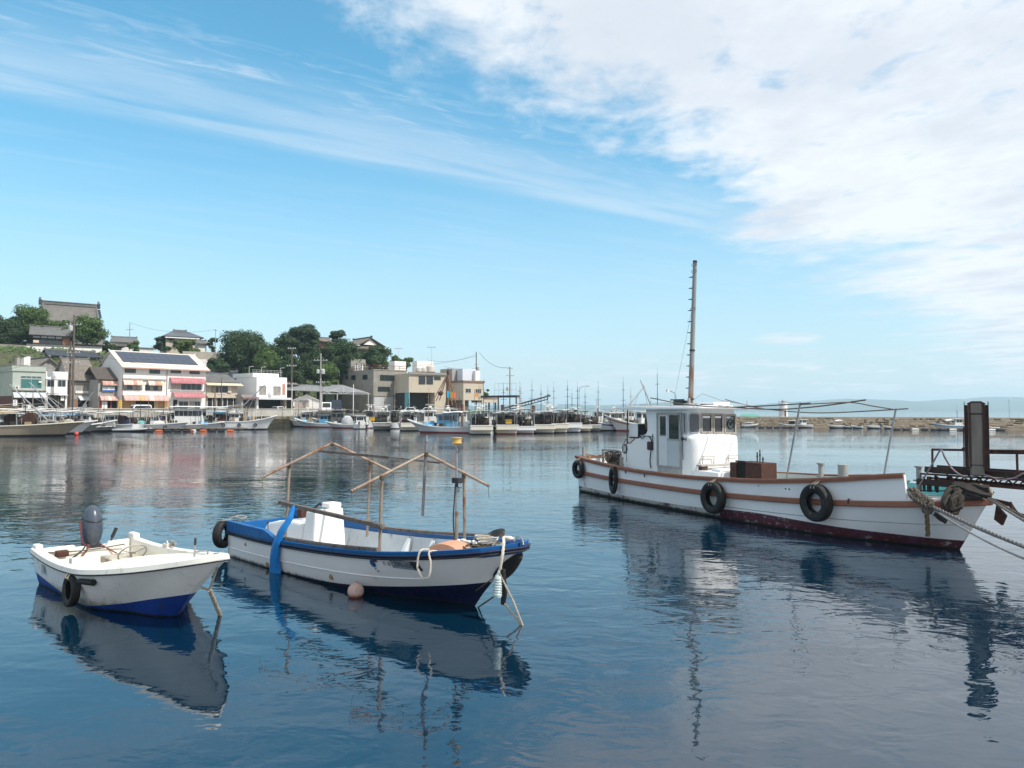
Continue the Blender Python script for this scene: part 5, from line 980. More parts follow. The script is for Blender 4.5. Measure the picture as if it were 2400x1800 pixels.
    if L > 9 and group.startswith('fishing'):
        b = MB(); rq = random.Random(int(px * 7))
        for _ in range(26): x = rq.uniform(.12, .8) * L; y = rq.uniform(-.7, .7) * hb; b.tube([(x, y, fb - .2), (x + rq.uniform(-.3, .3), y + rq.uniform(-.2, .2), fb + rq.uniform(.6, 2.6))], rq.uniform(.025, .05), 5, rq.randrange(3))
        for _ in range(10): x = rq.uniform(.1, .45) * L; y = rq.uniform(-.8, .8) * hb; z = fb + rq.uniform(1.3, 2.9); b.tube([(x, y, z), (x + rq.uniform(2, 4.5), y + rq.uniform(-.4, .4), z + rq.uniform(-.4, .4))], .03, 5, rq.randrange(3))
        for _ in range(20): x = rq.uniform(.1, .78) * L; y = rq.uniform(-.75, .75) * hb; s_ = rq.uniform(.15, .38); b.box(x - s_, x + s_, y - s_ * .8, y + s_ * .8, fb - .2, fb - .2 + s_ * rq.uniform(1.2, 4), rq.choice((2, 3, 3, 3, 4, 5)))
        q = b.build('deck_gear', [M_GALV, M_PIPE_RUST, CANV_W, NET_D, HULLB, mat('tan_crate', (.33, .24, .14), .7, .2, 3)], o); q['kind'] = 'stuff'
    if lights: b = MB(); [b.lathe([(0, .12), (.08, .08), (.1, -.05), (0, -.05)], (L * .2 + .7 * i, 0, fb + 2.9), n=8) for i in range(6)]; b.tube([(L * .2 - .3, 0, fb + 3.05), (L * .2 + 4, 0, fb + 3.05)], .03, 5); b.build('deck_lights', A_WHITE, o); o.children[-1]['kind'] = 'stuff'
    return o
def raft(px0, px1, Y, deg, label, floats, group=None, h=.45):
    p = at((px0 + px1) / 2, 990, Y); F = Frame((p.x, p.y), deg); L = (px1 - px0) / FPX * Y / math.cos(rad(deg)); o = empty('raft', F, label, 'raft', group); rr = random.Random(px0)
    for k in range(5): b = MB(); y = -1.1 + .55 * k; b.tube([(-L / 2, y, h), (L / 2, y + rr.uniform(-.1, .1), h + rr.uniform(-.05, .05))], .09, 6); b.build('pole', M_WOODGREY, o)
    for k in range(int(L / 1.2)): x = -L / 2 + .5 + 1.2 * k; b = MB(); b.box(x - .09, x + .09, -1.3, 1.3, h + .08, h + .16); b.build('plank', M_WOODGREY, o)
    for k in range(int(L / 1.5)): x = -L / 2 + .7 + 1.5 * k; b = MB(); b.lathe([(0, -.6), (.17, -.55), (.21, 0), (.17, .55), (0, .6)], (x, -1.25, .10), 'x', 12); b.build('float', floats[k % len(floats)], o)
    return o
F_OR = mat('orange_float', (.48, .13, .05), .55, .15, 3); F_BL = mat('black_float', (.02, .02, .022), .6, .3, 4); F_WH = mat('white_foam_float', (.62, .60, .56), .8, .1, 3)
def harbour_boats():
    B = fboat
    # left group
    B(50, 104, 4, 17, 4.2, 'long tan and grey work boat with yellow awning cut by the left edge', HULLT, BOOTD, None, 1.5, 2.0, (1.0, 3.4, 2.2, CANV_W), (1.0, 9, 3.3, CANV_Y), ((7, .3, .8), (10, -.5, .9)), ((2.5, 5.5, ((.7, 1.2), (.85, .8))), (9, 3.6, ())), nets=((8.3, .3, 1.0, .9, NET_D), (12, 0, 1.2, .6, mat('grey_net', (.2, .19, .16), .95, .4, 4, .02, 12))), boom=((12.2, .4), (6.8, 5.6)))
    B(110, 113, 8, 14, 3.6, 'white hulled boat with cream cabin moored behind the long tan boat', HULLW, BOOTD, None, 1.3, 2.0, (6.2, 8.6, 1.7, CANV_W), (1, 6.5, 3.0, mat('grey_sheet_canopy', (.40, .42, .45), .7, .15, 1.5)), ((4.6, 0, .7),), ((5, 5.2, ((.6, 1.6),)), (10.5, 4.6, ((.8, 1),))), nets=((10, 0, .9, .7, mat('pale_net', (.34, .33, .28), .95, .3, 4, .02, 12)), (11.6, .2, .8, .6, NET_D)), boom=((9.5, .6), (4.4, 6.4)))
    B(150, 119, 12, 11, 3.2, 'dark hulled boat with blue awning behind the white hulled boat', HULLG, BOOTD, None, 1.0, 1.5, (2, 4, 1.9, CANV_W), (1, 7.5, 2.8, HULLB), ((7, 0, .7),), ((3, 4.6, ((.7, 1.2),)),), nets=((8.5, 0, .8, .6, NET_D),), boom=((6.4, .4), (9.6, 5.4)))
    B(214, 126, 6, 7.5, 2.3, 'low dark skiff piled with net gear right of the tan boat', HULLG, BOOTD, None, .75, .9, None, None, (), (), nets=((2, 0, .8, .55, NET_D), (4.2, .2, .9, .5, mat('grey_net', (.2, .19, .16))), (5.6, 0, .5, .4, NET_B)), boom=((1.6, .4), (-3.2, 5.0)))
    B(366, 133, -2, 12, 2.8, 'white boat with teal tarpaulin, two tyres and an outboard on its left end', HULLW, BOOTD, None, 1.1, 1.5, None, None, (), ((3.2, 4.2, ()), (4.6, 4.2, ())), tyres=2, nets=((3.4, 0, .9, .5, mat('teal_tarp', (.16, .44, .44), .7, .15, 3)), (6.6, 0, .9, .5, F_WH)), motor=True)
    B(356, 136, 176, 9, 2.8, 'weathered grey boat with raised bow in front of the quay wall', HULLG, BOOTD, None, 1.1, 2.0, None, None, (), ((4, 3, ()),), nets=((3, 0, .8, .5, NET_D),))
    B(444, 136, 5, 13, 3.4, 'white box cabined boat with blue nets and a long white awning', HULLW, BOOTD, None, 1.0, 1.5, (4.2, 9.0, 3.1, CANV_W), (3.6, 13.5, 4.1, CANV_W), ((2.6, 0, .9),), ((2, 4.2, ((.8, 1.2),)), (10.8, 3.2, ())), nets=((1.6, 0, 1.2, 1.3, NET_B), (9.8, 0, .9, .7, NET_D)), lights=True)
    B(577, 138, 3, 11, 3.3, 'white boat with high flared bow and a long lifting boom', HULLW, BOOTD, None, 1.6, 2.6, (3.0, 4.6, 1.8, CANV_W), None, ((1.8, 0, .6),), ((2.2, 3.0, ()),), tyres=3, boom=((3.2, 1.0), (8.8, 6.6)), nets=((1.2, .3, .8, .6, mat('red_net', (.20, .035, .03), .95, .4, 4, .02, 12)),))
    B(312, 126, 2, 6, 1.6, 'flat white skiff lying low on the water left of the tyred white boat', HULLW, BOOTD, None, .4, .55, None, None, motor=True, cat='skiff', name='skiff')
    raft(350, 470, 127, 3, 'dark floating raft with orange and white floats in front of the box cabined boat', [F_BL, F_OR, F_BL, F_BL, F_BL, F_WH]); raft(474, 575, 129, 2, 'floating raft heaped with nets and orange floats', [F_OR, F_BL, F_BL, F_OR, F_BL])
    for k, (px, y, w) in enumerate(((447, 1011, 8), (453, 1010, 8), (327, 1007, 9))): p = onwater(px, y); b = MB(); b.lathe([(0, -.5), (.18, -.42), (.22, 0), (.18, .42), (0, .5)], (0, 0, .06), 'x', 12); q = b.build('float_buoy', F_OR if k != 1 else F_WH); q.location = p; tag(q, ['orange float between the two rafts', 'white float between the two rafts', 'long orange float under the tyred white boat'][k], 'buoy')
    for k, (px, y) in enumerate(((176, 1015), (179, 1020))): p = onwater(px, y); b = MB(); b.ico((0, 0, .2), .32, sub=2); q = b.build('ball_buoy', mat('red_ball', (.50, .07, .05), .5, .2, 3)); q.location = p; tag(q, ['red ball buoy hung at the bow of the tan boat, farther of two', 'red ball buoy in front, touching the other red ball buoy'][k], 'buoy')
    for px, Y, dg, L, lab, cm, hs in ((12, 116, 6, 12, 'white boat with orange lamp post behind the yellow awning at the left edge', CANV_Y, 2.2), (92, 127, 10, 11, 'boat under a grey pole lattice in front of the white shop', mat('grey_sheet_canopy', (.40, .42, .45)), 2.0), (196, 126, 14, 10, 'boat with a maroon awning in front of the tiled house', mat('maroon_canopy', (.12, .04, .05), .7, .2, 2), 2.0), (268, 130, 172, 9, 'small white cabin boat in front of the bait shop', CANV_W, 1.8), (412, 139, 8, 11, 'white boat close under the quay wall behind the box cabined boat', CANV_W, 2.3), (520, 143, 4, 12, 'white boat with red frame and dark nets left of the lifting boom', HULLB, 2.2), (552, 147, 8, 10, 'white boat under a pale awning close to the quay wall', CANV_W, 2.2)):
        B(px, Y, dg, L, 3.1, lab, HULLW, BOOTD, None, 1.2, 1.9, (L * .42, L * .62, hs, CANV_W), (L * .06, L * .60, 3.2, cm), ((L * .3, .3, .75), (L * .15, -.4, .6)), ((L * .4, 4.6, ((.6, 1.3), (.85, .8))), (L * .72, 3.8, ()), (L * .12, 3.6, ())), nets=((L * .72, 0, 1.0, .7, NET_D), (L * .22, .4, .8, .8, NET_B)), radar=px in (412, 92))
    for px, Y, dg, L, lab, cm, hs in ((722, 163, 172, 10, 'white boat with pale canopy under the quay ladder', CANV_W, 2.0), (792, 160, 176, 11, 'white boat with dark awning in front of the white post', mat('dark_canopy', (.08, .07, .06), .8, .2, 2), 2.2), (868, 155, 100, 11, 'white boat with high cabin behind the yellow bin', CANV_W, 2.5), (925, 150, 98, 11, 'white boat with pale green awning behind the cream stern', CANV_G, 2.4)):
        B(px, Y, dg, L, 3.2, lab, HULLW, BOOTD, None, 1.2, 1.9, (L * .42, L * .62, hs, CANV_W), (L * .06, L * .60, 3.3, cm), ((L * .3, .3, .75), (L * .15, -.4, .6)), ((L * .4, 5.0, ((.6, 1.3), (.85, .8))), (L * .72, 3.8, ())), nets=((L * .22, .4, .8, .8, NET_D),), radar=px in (868, 722))
    for px, Y, dg, n, zz in ((60, 110, 5, 15, 3.6), (160, 122, 10, 12, 3.4)):
        p = at(px, 990, Y); F = Frame((p.x, p.y), dg); e = empty('pole_lattice', F, ['lattice of pale poles over the deck of the tan boat', 'lattice of grey poles over the boats in front of the tiled house'][px > 100], 'awning frame')
        for s in (-1.4, 1.4): b = MB(); b.tube([(-6, s, zz), (6, s, zz - .4)], .05, 6); b.build('rail', M_GALV, e)
        for k in range(n): x = -5.6 + 11.2 * k / (n - 1); b = MB(); b.tube([(x, -1.6, zz + .05 - .033 * (x + 6)), (x + 1.2, 1.6, zz + .25 - .033 * (x + 6))], .045, 5); b.build('cross_pole', CANV_W if k % 3 else M_WOODGREY, e)
        for x in (-5.5, 0, 5.5):
            for s in (-1.4, 1.4): b = MB(); b.tube([(x, s, .8), (x, s, zz - .033 * (x + 6))], .045, 5); b.build('post', M_GALV, e)
    # middle group
    B(760, 158, 176, 13, 3.0, 'white boat with light blue inside, blue cabin post and dark awning frame', HULLW, BOOTR, None, .9, 1.9, (5.5, 7.2, 2.0, HULLB), (1.5, 7.5, 3.4, mat('dark_canopy', (.08, .07, .06), .8, .2, 2)), (), ((3, 3.6, ()),), nets=((9.8, 0, 1.5, .5, mat('light_blue_tarp', (.22, .50, .66), .6, .15, 3)),))
    B(815, 150, 178, 9, 2.6, 'white red bottomed boat with rounded grey hood', HULLW, BOOTR, None, .8, 1.3, None, None, (), (), nets=((4.6, 0, 1.1, 1.3, mat('grey_hood', (.40, .42, .44), .7, .15, 2)), (2.4, 0, .8, .6, NET_D)))
    B(846, 146, 96, 7, 2.5, 'small white cabin boat seen from its stern with dark red outboard', HULLW, BOOTD, None, .9, 1.2, (1.6, 3.2, 1.9, CANV_W), None, motor=True, tyres=1)
    B(895, 141, 100, 11, 3.4, 'grey sterned boat with yellow bin and dark net drum', HULLG, BOOTD, None, 1.2, 1.6, (5, 7, 2.0, CANV_W), (.5, 6, 3.2, CANV_W), ((1.6, -.4, .75), (1.6, .9, .6)), ((4.4, 4, ((.8, 1.4),)),), nets=((3, 1, .6, .8, NET_D),), stern_box=True, radar=True)
    B(957, 135, 102, 11, 3.6, 'cream sterned boat with dark nets behind the bow of the light blue boat', HULLC, BOOTD, None, 1.2, 1.6, (5, 7, 2.0, CANV_W), (.5, 6, 3.2, CANV_W), ((1.6, .5, .85),), ((4.4, 4.4, ((.75, 1.2),)),), nets=((2.4, -.9, .7, 1.0, NET_D), (2, 1.2, .5, .6, mat('red_net', (.20, .035, .03)))), stern_box=True)
    B(1046, 119, 172, 12.5, 3.2, 'white hulled boat with light blue bulwark, blue cabin and red bottom', HULLW, BOOTR, None, 1.0, 2.1, (4.6, 7.4, 2.3, HULLB), (3.4, 6.6, 3.2, CANV_W), ((1.7, 0, .6),), ((4.2, 4.6, ((.9, 1.5),)),), radar=True, tyres=1, nets=((9.0, 0, 1.2, .5, HULLB),))
    bin_ = (('yellow_bin', 872, 986, 136), ('yellow_bin', 1192, 993, 113))
    for k, (n, px, py, Y) in enumerate(bin_): p = at(px, py, Y); e = MB(); e.box(-.45, .45, -.35, .35, 0, .6); e.box(-.49, .49, -.39, .39, .55, .66); q = e.build(n, mat('yellow_plastic', (.55, .33, .03), .5, .12, 3)); q.location = (p.x, p.y, p.z); tag(q, ['yellow bin on the stern of the grey boat', 'yellow crate on the stern of the blue striped boat'][k], 'bin', 'yellow bins on the boats')
    # the row of sterns
    row = ((1128, 110, HULLC, BOOTD, None, CANV_G, 'cream sterned boat under pale green awning, first in the row'), (1188, 112, HULLC, BOOTR, STR_B, CANV_W, 'cream sterned boat with navy stripe and red bottom'), (1229, 114, HULLW, BOOTR, STR_T, CANV_W, 'white sterned boat with teal upper stripe and red bottom'), (1276, 116, HULLC, BOOTD, None, CANV_W, 'plain cream sterned boat right of the teal striped one'),
           (1310, 118, HULLC, BOOTD, None, CANV_W, 'second plain cream sterned boat in the row, under white awning'), (1342, 121, HULLW, BOOTD, STR_B, CANV_W, 'white sterned boat with bold navy bands'), (1366, 124, HULLC, BOOTD, None, CANV_G, 'cream sterned boat under pale green awning near the end of the row'), (1388, 127, HULLG, BOOTD, None, None, 'dark boat covered with nets at the end of the row'))
    rr = random.Random(11)
    for k, (px, Y, hu, bo, st, ca, lab) in enumerate(row):
        # px is the stern: shift to the middle of a boat that lies away from us
        dg = 97 + rr.uniform(-3, 3); L = 12.0; w = 3.4 if k < 4 else 2.9; p = at(px, 990, Y); F = Frame((p.x, p.y), dg); c = F.w(L / 2, 0, 0); pxm = 1200 + FPX * c.x / c.y
        B(pxm, c.y, dg, L, w, lab, hu, bo, st, rr.uniform(.95, 1.35), 1.8, (5.2, 7.4, 2.1, CANV_W), (.3 - .5 * rr.random(), 5.4, 3.1 + .5 * rr.random(), ca) if ca else None, ((1.5, -.75, .85 if k % 2 else .7), (2.2, .8, .7)), ((4.6, 5.2 + 1.6 * rr.random(), ((.7, 1.0), (.88, .6))),), radar=(k % 2 == 0), nets=((3.2, rr.uniform(-.8, .8), .7, .9, NET_D), (2.8, rr.uniform(-.8, .8), .5, .6, NET_D)), stern_box=True)
    # boats whose bows look at us at the right end, and those behind the row
    B(1428, 131, 206, 13, 3.6, 'white boat with blue lower band and brown foredeck net, bow towards the row', HULLW, BOOTD, STR_B, 1.3, 2.5, (4.5, 7.0, 2.2, CANV_W), None, (), ((3.6, 7.2, ((.55, 1.5), (.8, 1.0))),), radar=True, nets=((9.6, 0, 1.1, .45, mat('red_brown_net', (.16, .08, .055), .95, .4, 4, .02, 12)),), boom=((4.0, 1.5), (-1.0, 6.5)))
    B(1500, 130, 196, 13, 3.6, 'white boat with red brown line and red bottom partly hidden by the work boat', HULLW, BOOTR, STR_R, 1.3, 2.7, (4.0, 6.6, 2.3, CANV_W), None, ((3, 0, .9),), ((3.2, 8.6, ((.5, 1.4), (.78, 1.6))),), radar=True, boom=((3.6, 1.2), (6.4, 7.4)))
    for k, (px, Y, h) in enumerate(((905, 158, 4.8), (952, 160, 3.4), (1010, 152, 5.8), (1080, 150, 4.6), (1130, 146, 7.4), (1160, 148, 4.2), (1212, 146, 6.6), (1245, 150, 7.4), (1282, 148, 6.2), (1330, 152, 5.6), (1400, 156, 7.2), (1470, 158, 6.2))):
        lab = ['white wheelhouse boat under the white panel of the concrete building', 'white wheelhouse boat before the grey building corner', 'white wheelhouse boat before the dark loading bay', 'white wheelhouse boat under the striped flag', 'white wheelhouse boat before the cream office pier', 'white wheelhouse boat under the loading platform', 'white wheelhouse boat left of the conveyor foot', 'white wheelhouse boat under the conveyor boom', 'white wheelhouse boat below the conveyor tip', 'white wheelhouse boat under the curved street lamp', 'white wheelhouse boat behind the blue banded boat', 'white wheelhouse boat left of the work boat wheelhouse'][k]
        B(px, Y, 95 + 9 * math.sin(k * 2.3), 11, 3.2, lab, HULLW, BOOTD, None, 1.3, 1.9, (3.2, 5.8, 2.4, CANV_W), None, (), ((2.6, h, ((.6, 1.4), (.82, .9))), (6.6, h * .6, ())), radar=(k % 2 == 0), group='white wheelhouse boats in the second row')
    for k, (px, y) in enumerate(((1178, 950), (1251, 952), (1433, 965), (1083, 949))): p = at(px, y, 138 if k == 2 else 124); b = MB(); b.tube([(0, 0, -2), (0, 0, p.z)], .26, 9); b.lathe([(0, .1), (.3, .08), (.3, -.1)], (0, 0, p.z), n=9); q = b.build('mooring_post', mat('red_brown_pile', (.12, .055, .04), .85, .3, 2)); q.location = (p.x, p.y, 0); tag(q, ['red brown mooring post behind the navy striped stern', 'red brown mooring post behind the plain cream stern', 'dark mooring post between the two bow-on boats', 'red brown mooring post behind the blue cabin boat'][k], 'post', 'mooring posts among the boats')
harbour_boats()

# ---------------------------------------------------------------- breakwater
def breakwater():
    a = onwater(1690, 1000.0); c = onwater(2450, 1009.5); d = Vector((c.x - a.x, c.y - a.y, 0)); Lw = d.length; deg = math.degrees(math.atan2(d.y, d.x)); F = Frame((a.x, a.y), deg); zt = at(2000, 977.5, onwater(2000, 1004).y).z
    o = empty('breakwater', F, 'long stone breakwater across the right side of the harbour', 'breakwater'); o['kind'] = 'thing'
    b = MB(); b.prism([(-14, 1.82, -1), (-14, 6, -1), (-14, 6, zt - .25), (-14, 3.02, zt - .25)], (Lw + 60, 0, 0)); b.build('core', mat('breakwater_core', (.37, .295, .215), .95, .3, 1, .02, 3), o)
    b = MB(); b.box(-14, Lw + 46, 3.0, 6.2, zt - .25, zt); b.build('cap_slab', mat('pale_cap_slab', (.45, .39, .33), .9, .12, .4), o)
    b = MB(); b.prism([(-14, -1.6, -.4), (-14, 2.4, -.4), (-14, 2.4, .42), (-14, .0, .12)], (Lw + 60, 0, 0)); b.build('mud_foot', mat('brown_mud', (.13, .10, .07), .9, .3, .6, .02, 4), o)
    rr = random.Random(21); sm = [mat('tan_stone_%d' % i, cc, .9, .22, 1.6, .02, 6, grime=(.1, .2, (.06, .05, .03)) if i == 3 else None) for i, cc in enumerate(((.40, .32, .23), (.36, .29, .205), (.44, .365, .27), (.32, .255, .18)))]
    var = []
    for i in range(8):
        m = MB(); m.ico((0, 0, 0), 1, sub=1, jit=.0); q = []
        for v in m.v: s = Vector(v); s = Vector([math.copysign(abs(k) ** .45, k) for k in s]); q.append((s.x * .5 + rr.uniform(-.06, .06), s.y * .5, s.z * .5 + rr.uniform(-.05, .05)))
        m.v = q; m.sm = [False] * len(m.f); var.append(m)
    meshes = [(m.mesh('stone', sm[i % 4])) for i, m in enumerate(var)]
    st = []; rows = 5
    for r in range(rows):
        x = Lw + 2
        while x > -13:
            near = x > Lw * .84; w = rr.uniform(.9, 1.7) if near else rr.uniform(.42, .85); z0 = .35 + (zt - .55) * r / rows; h = (zt - .55) / rows
            st.append((x - w / 2, z0 + h / 2, w, h * rr.uniform(1.15, 1.4))); x -= w * .86
    st.sort(key=lambda s: -s[0]); mass = MB()
    for i, (x, z, w, h) in enumerate(st):
        y = 2.0 + 1.2 * (z + 1) / (zt + .75) - .06 + rr.uniform(-.07, .03)
        if i < 300: q = link('stone', meshes[rr.randrange(8)], o); q.location = (x, y, z); q.scale = (w * 1.05, .46, h); q.rotation_euler = (rad(-14), rr.uniform(-.12, .12), 0)
        else:
            k = rr.randrange(8); m = var[k]; mass.add([(x + v[0] * w * 1.05, y + v[1] * .5, z + v[2] * h) for v in m.v], m.f, k % 4)
    mass.build('stones', sm, o)['kind'] = 'stuff'
    def put(px, w, Y, deg, *k, **q): return fboat(px, Y - 3.2, deg, *k, **q)
    f = lambda px, py: onwater(px, 1000.0 + (px - 1690) * .0125).y + 1.6
    g2 = 'small boats along the breakwater'
    lamp, _ = utility_pole(2365, 936, onwater(2365, 1009).y + 5, 'thin lamp post with round lamp on the breakwater', .045, (), M_GALV, name='breakwater_lamp', cat='lamp post', base=zt); b = MB(); b.ico((0, 0, _.z - zt), .16, sub=2); b.build('lamp_globe', A_WHITE, lamp)
    # lighthouse on the far end
    p = at(1836, 976, 168); zl = p.z; tz = at(1836, 938, 168).z; h = tz - zl; o = empty('lighthouse', (p.x, p.y, zl - .9), 'short white lighthouse with railed gallery on the breakwater', 'lighthouse'); s = h
    b = MB(); b.lathe([(0, 0), (s * .30, 0), (s * .30, .9), (s * .27, .92), (s * .235, .9 + s * .74), (s * .30, .9 + s * .77), (s * .30, .9 + s * .81), (s * .2, .9 + s * .815), (s * .2, .9 + s * .82), (0, .9 + s * .82)], n=20); b.build('tower', M_WHITEW, o)
    b = MB(); [b.tube([(s * .29 * math.cos(t), s * .29 * math.sin(t), .9 + s * .81), (s * .29 * math.cos(t), s * .29 * math.sin(t), .9 + s * .93)], .018, 4) for t in [k * .5236 for k in range(12)]]; b.tube([(s * .29 * math.cos(t), s * .29 * math.sin(t), .9 + s * .93) for t in [k * .2618 for k in range(24)]], .02, 4, closed=True); b.build('gallery_rail', M_GALV, o); b = MB(); b.lathe([(s * .12, 0), (s * .12, s * .14), (s * .05, s * .2), (0, s * .24)], (0, 0, .9 + s * .82), n=12); b.build('lantern', mat('grey_lantern', (.3, .3, .3), .4, .2, 4), o); MB().box(-.03, .28, -s * .285, -s * .25, .9, 2.3).build('door', mat('red_brown_door', (.20, .07, .05), .7, .2, 4), o)
    p = at(1740, 977, 166); o = empty('green_boat_shed', Frame((p.x, p.y, 1.2), 0), 'low shed with bright green sheet roof behind the breakwater', 'shed'); z = p.z - 1.2; MB().slab([(0, 0, z), (4.6, 0, z), (3.6, 3, z + .55), (.6, 3, z + .55)], .12).build('roof', mat('green_sheet_roof', (.05, .30, .21), .6, .12, 2), o); MB().box(.3, 4.3, .3, 3, -1, z - .05).build('wall', M_BROWNW, o)
    S = dict(group=g2, cat='small boat')
    put(1758, 0, f(1758, 1001) - 1, 4, 3.4, 1.3, 'white motorboat beside the work boat wheelhouse, under the green shed', HULLW, BOOTD, None, .5, .7, (1.0, 1.9, .8, CANV_W), None, motor=True, **S)
    put(1846, 0, f(1846, 1001) + 1.2, 182, 3.6, 1.4, 'white boat with dark cabin behind the black float raft', HULLW, BOOTD, None, .6, .9, (.5, 1.3, 1.1, M_DARKMETAL), None, **S); put(1884, 0, f(1884, 1001), 178, 3.2, 1.4, 'white boat with upright white cabin right of the black float raft', HULLW, BOOTD, None, .6, .7, (1.2, 2.1, 1.35, CANV_W), None, **S)
    put(1957, 0, f(1957, 1002), 184, 3.2, 1.3, 'skiff with a thin frame over it and two dark outboards', HULLW, BOOTD, None, .5, .6, None, (.4, 1.8, 1.5, CANV_W), motor=True, **S); put(1986, 0, f(1986, 1002) + .6, 160, 1.7, .8, 'tiny white skiff, left of a pair on the mud', HULLW, BOOTD, None, .35, .5, **S); put(2008, 0, f(2008, 1002), 140, 2.0, .9, 'rounded white skiff, right of a pair on the mud', HULLW, BOOTD, None, .42, .6, **S); put(2044, 0, f(2044, 1002), 176, 2.6, 1.0, 'white skiff with dark red outboard', HULLW, BOOTD, None, .45, .6, (.9, 1.3, .5, CANV_W), motor=True, **S); put(2080, 0, f(2080, 1003), 170, 1.6, .8, 'tiny white skiff with grey cover nearest the stanchion', HULLW, BOOTD, None, .4, .6, **S)
    put(2224, 0, f(2224, 1006) + 1, 178, 6.2, 2.0, 'blue and white fishing boat behind the long dark raft', HULLW, STR_B, HULLB, .8, 1.2, (1.0, 2.2, 1.5, CANV_W), (2.6, 4.2, 1.7, CANV_W), (), ((1.6, 2.9, ((.8, .5),)),), **S); put(2322, 0, f(2322, 1007) + .6, 178, 2.4, 1.2, 'blue skiff right of the timber pile', HULLB, STR_B, None, .5, .6, **S)
    raft(1775, 1878, f(1820, 0) - 6.0, -6, 'raft of black floats at the left part of the breakwater', [F_BL], 'black float rafts by the breakwater', .3); raft(2105, 2335, f(2220, 0) - 6.0, -16, 'long raft of black and white floats in front of the blue and white boat', [F_BL, F_BL, F_WH, F_BL], 'black float rafts by the breakwater', .25)
breakwater()
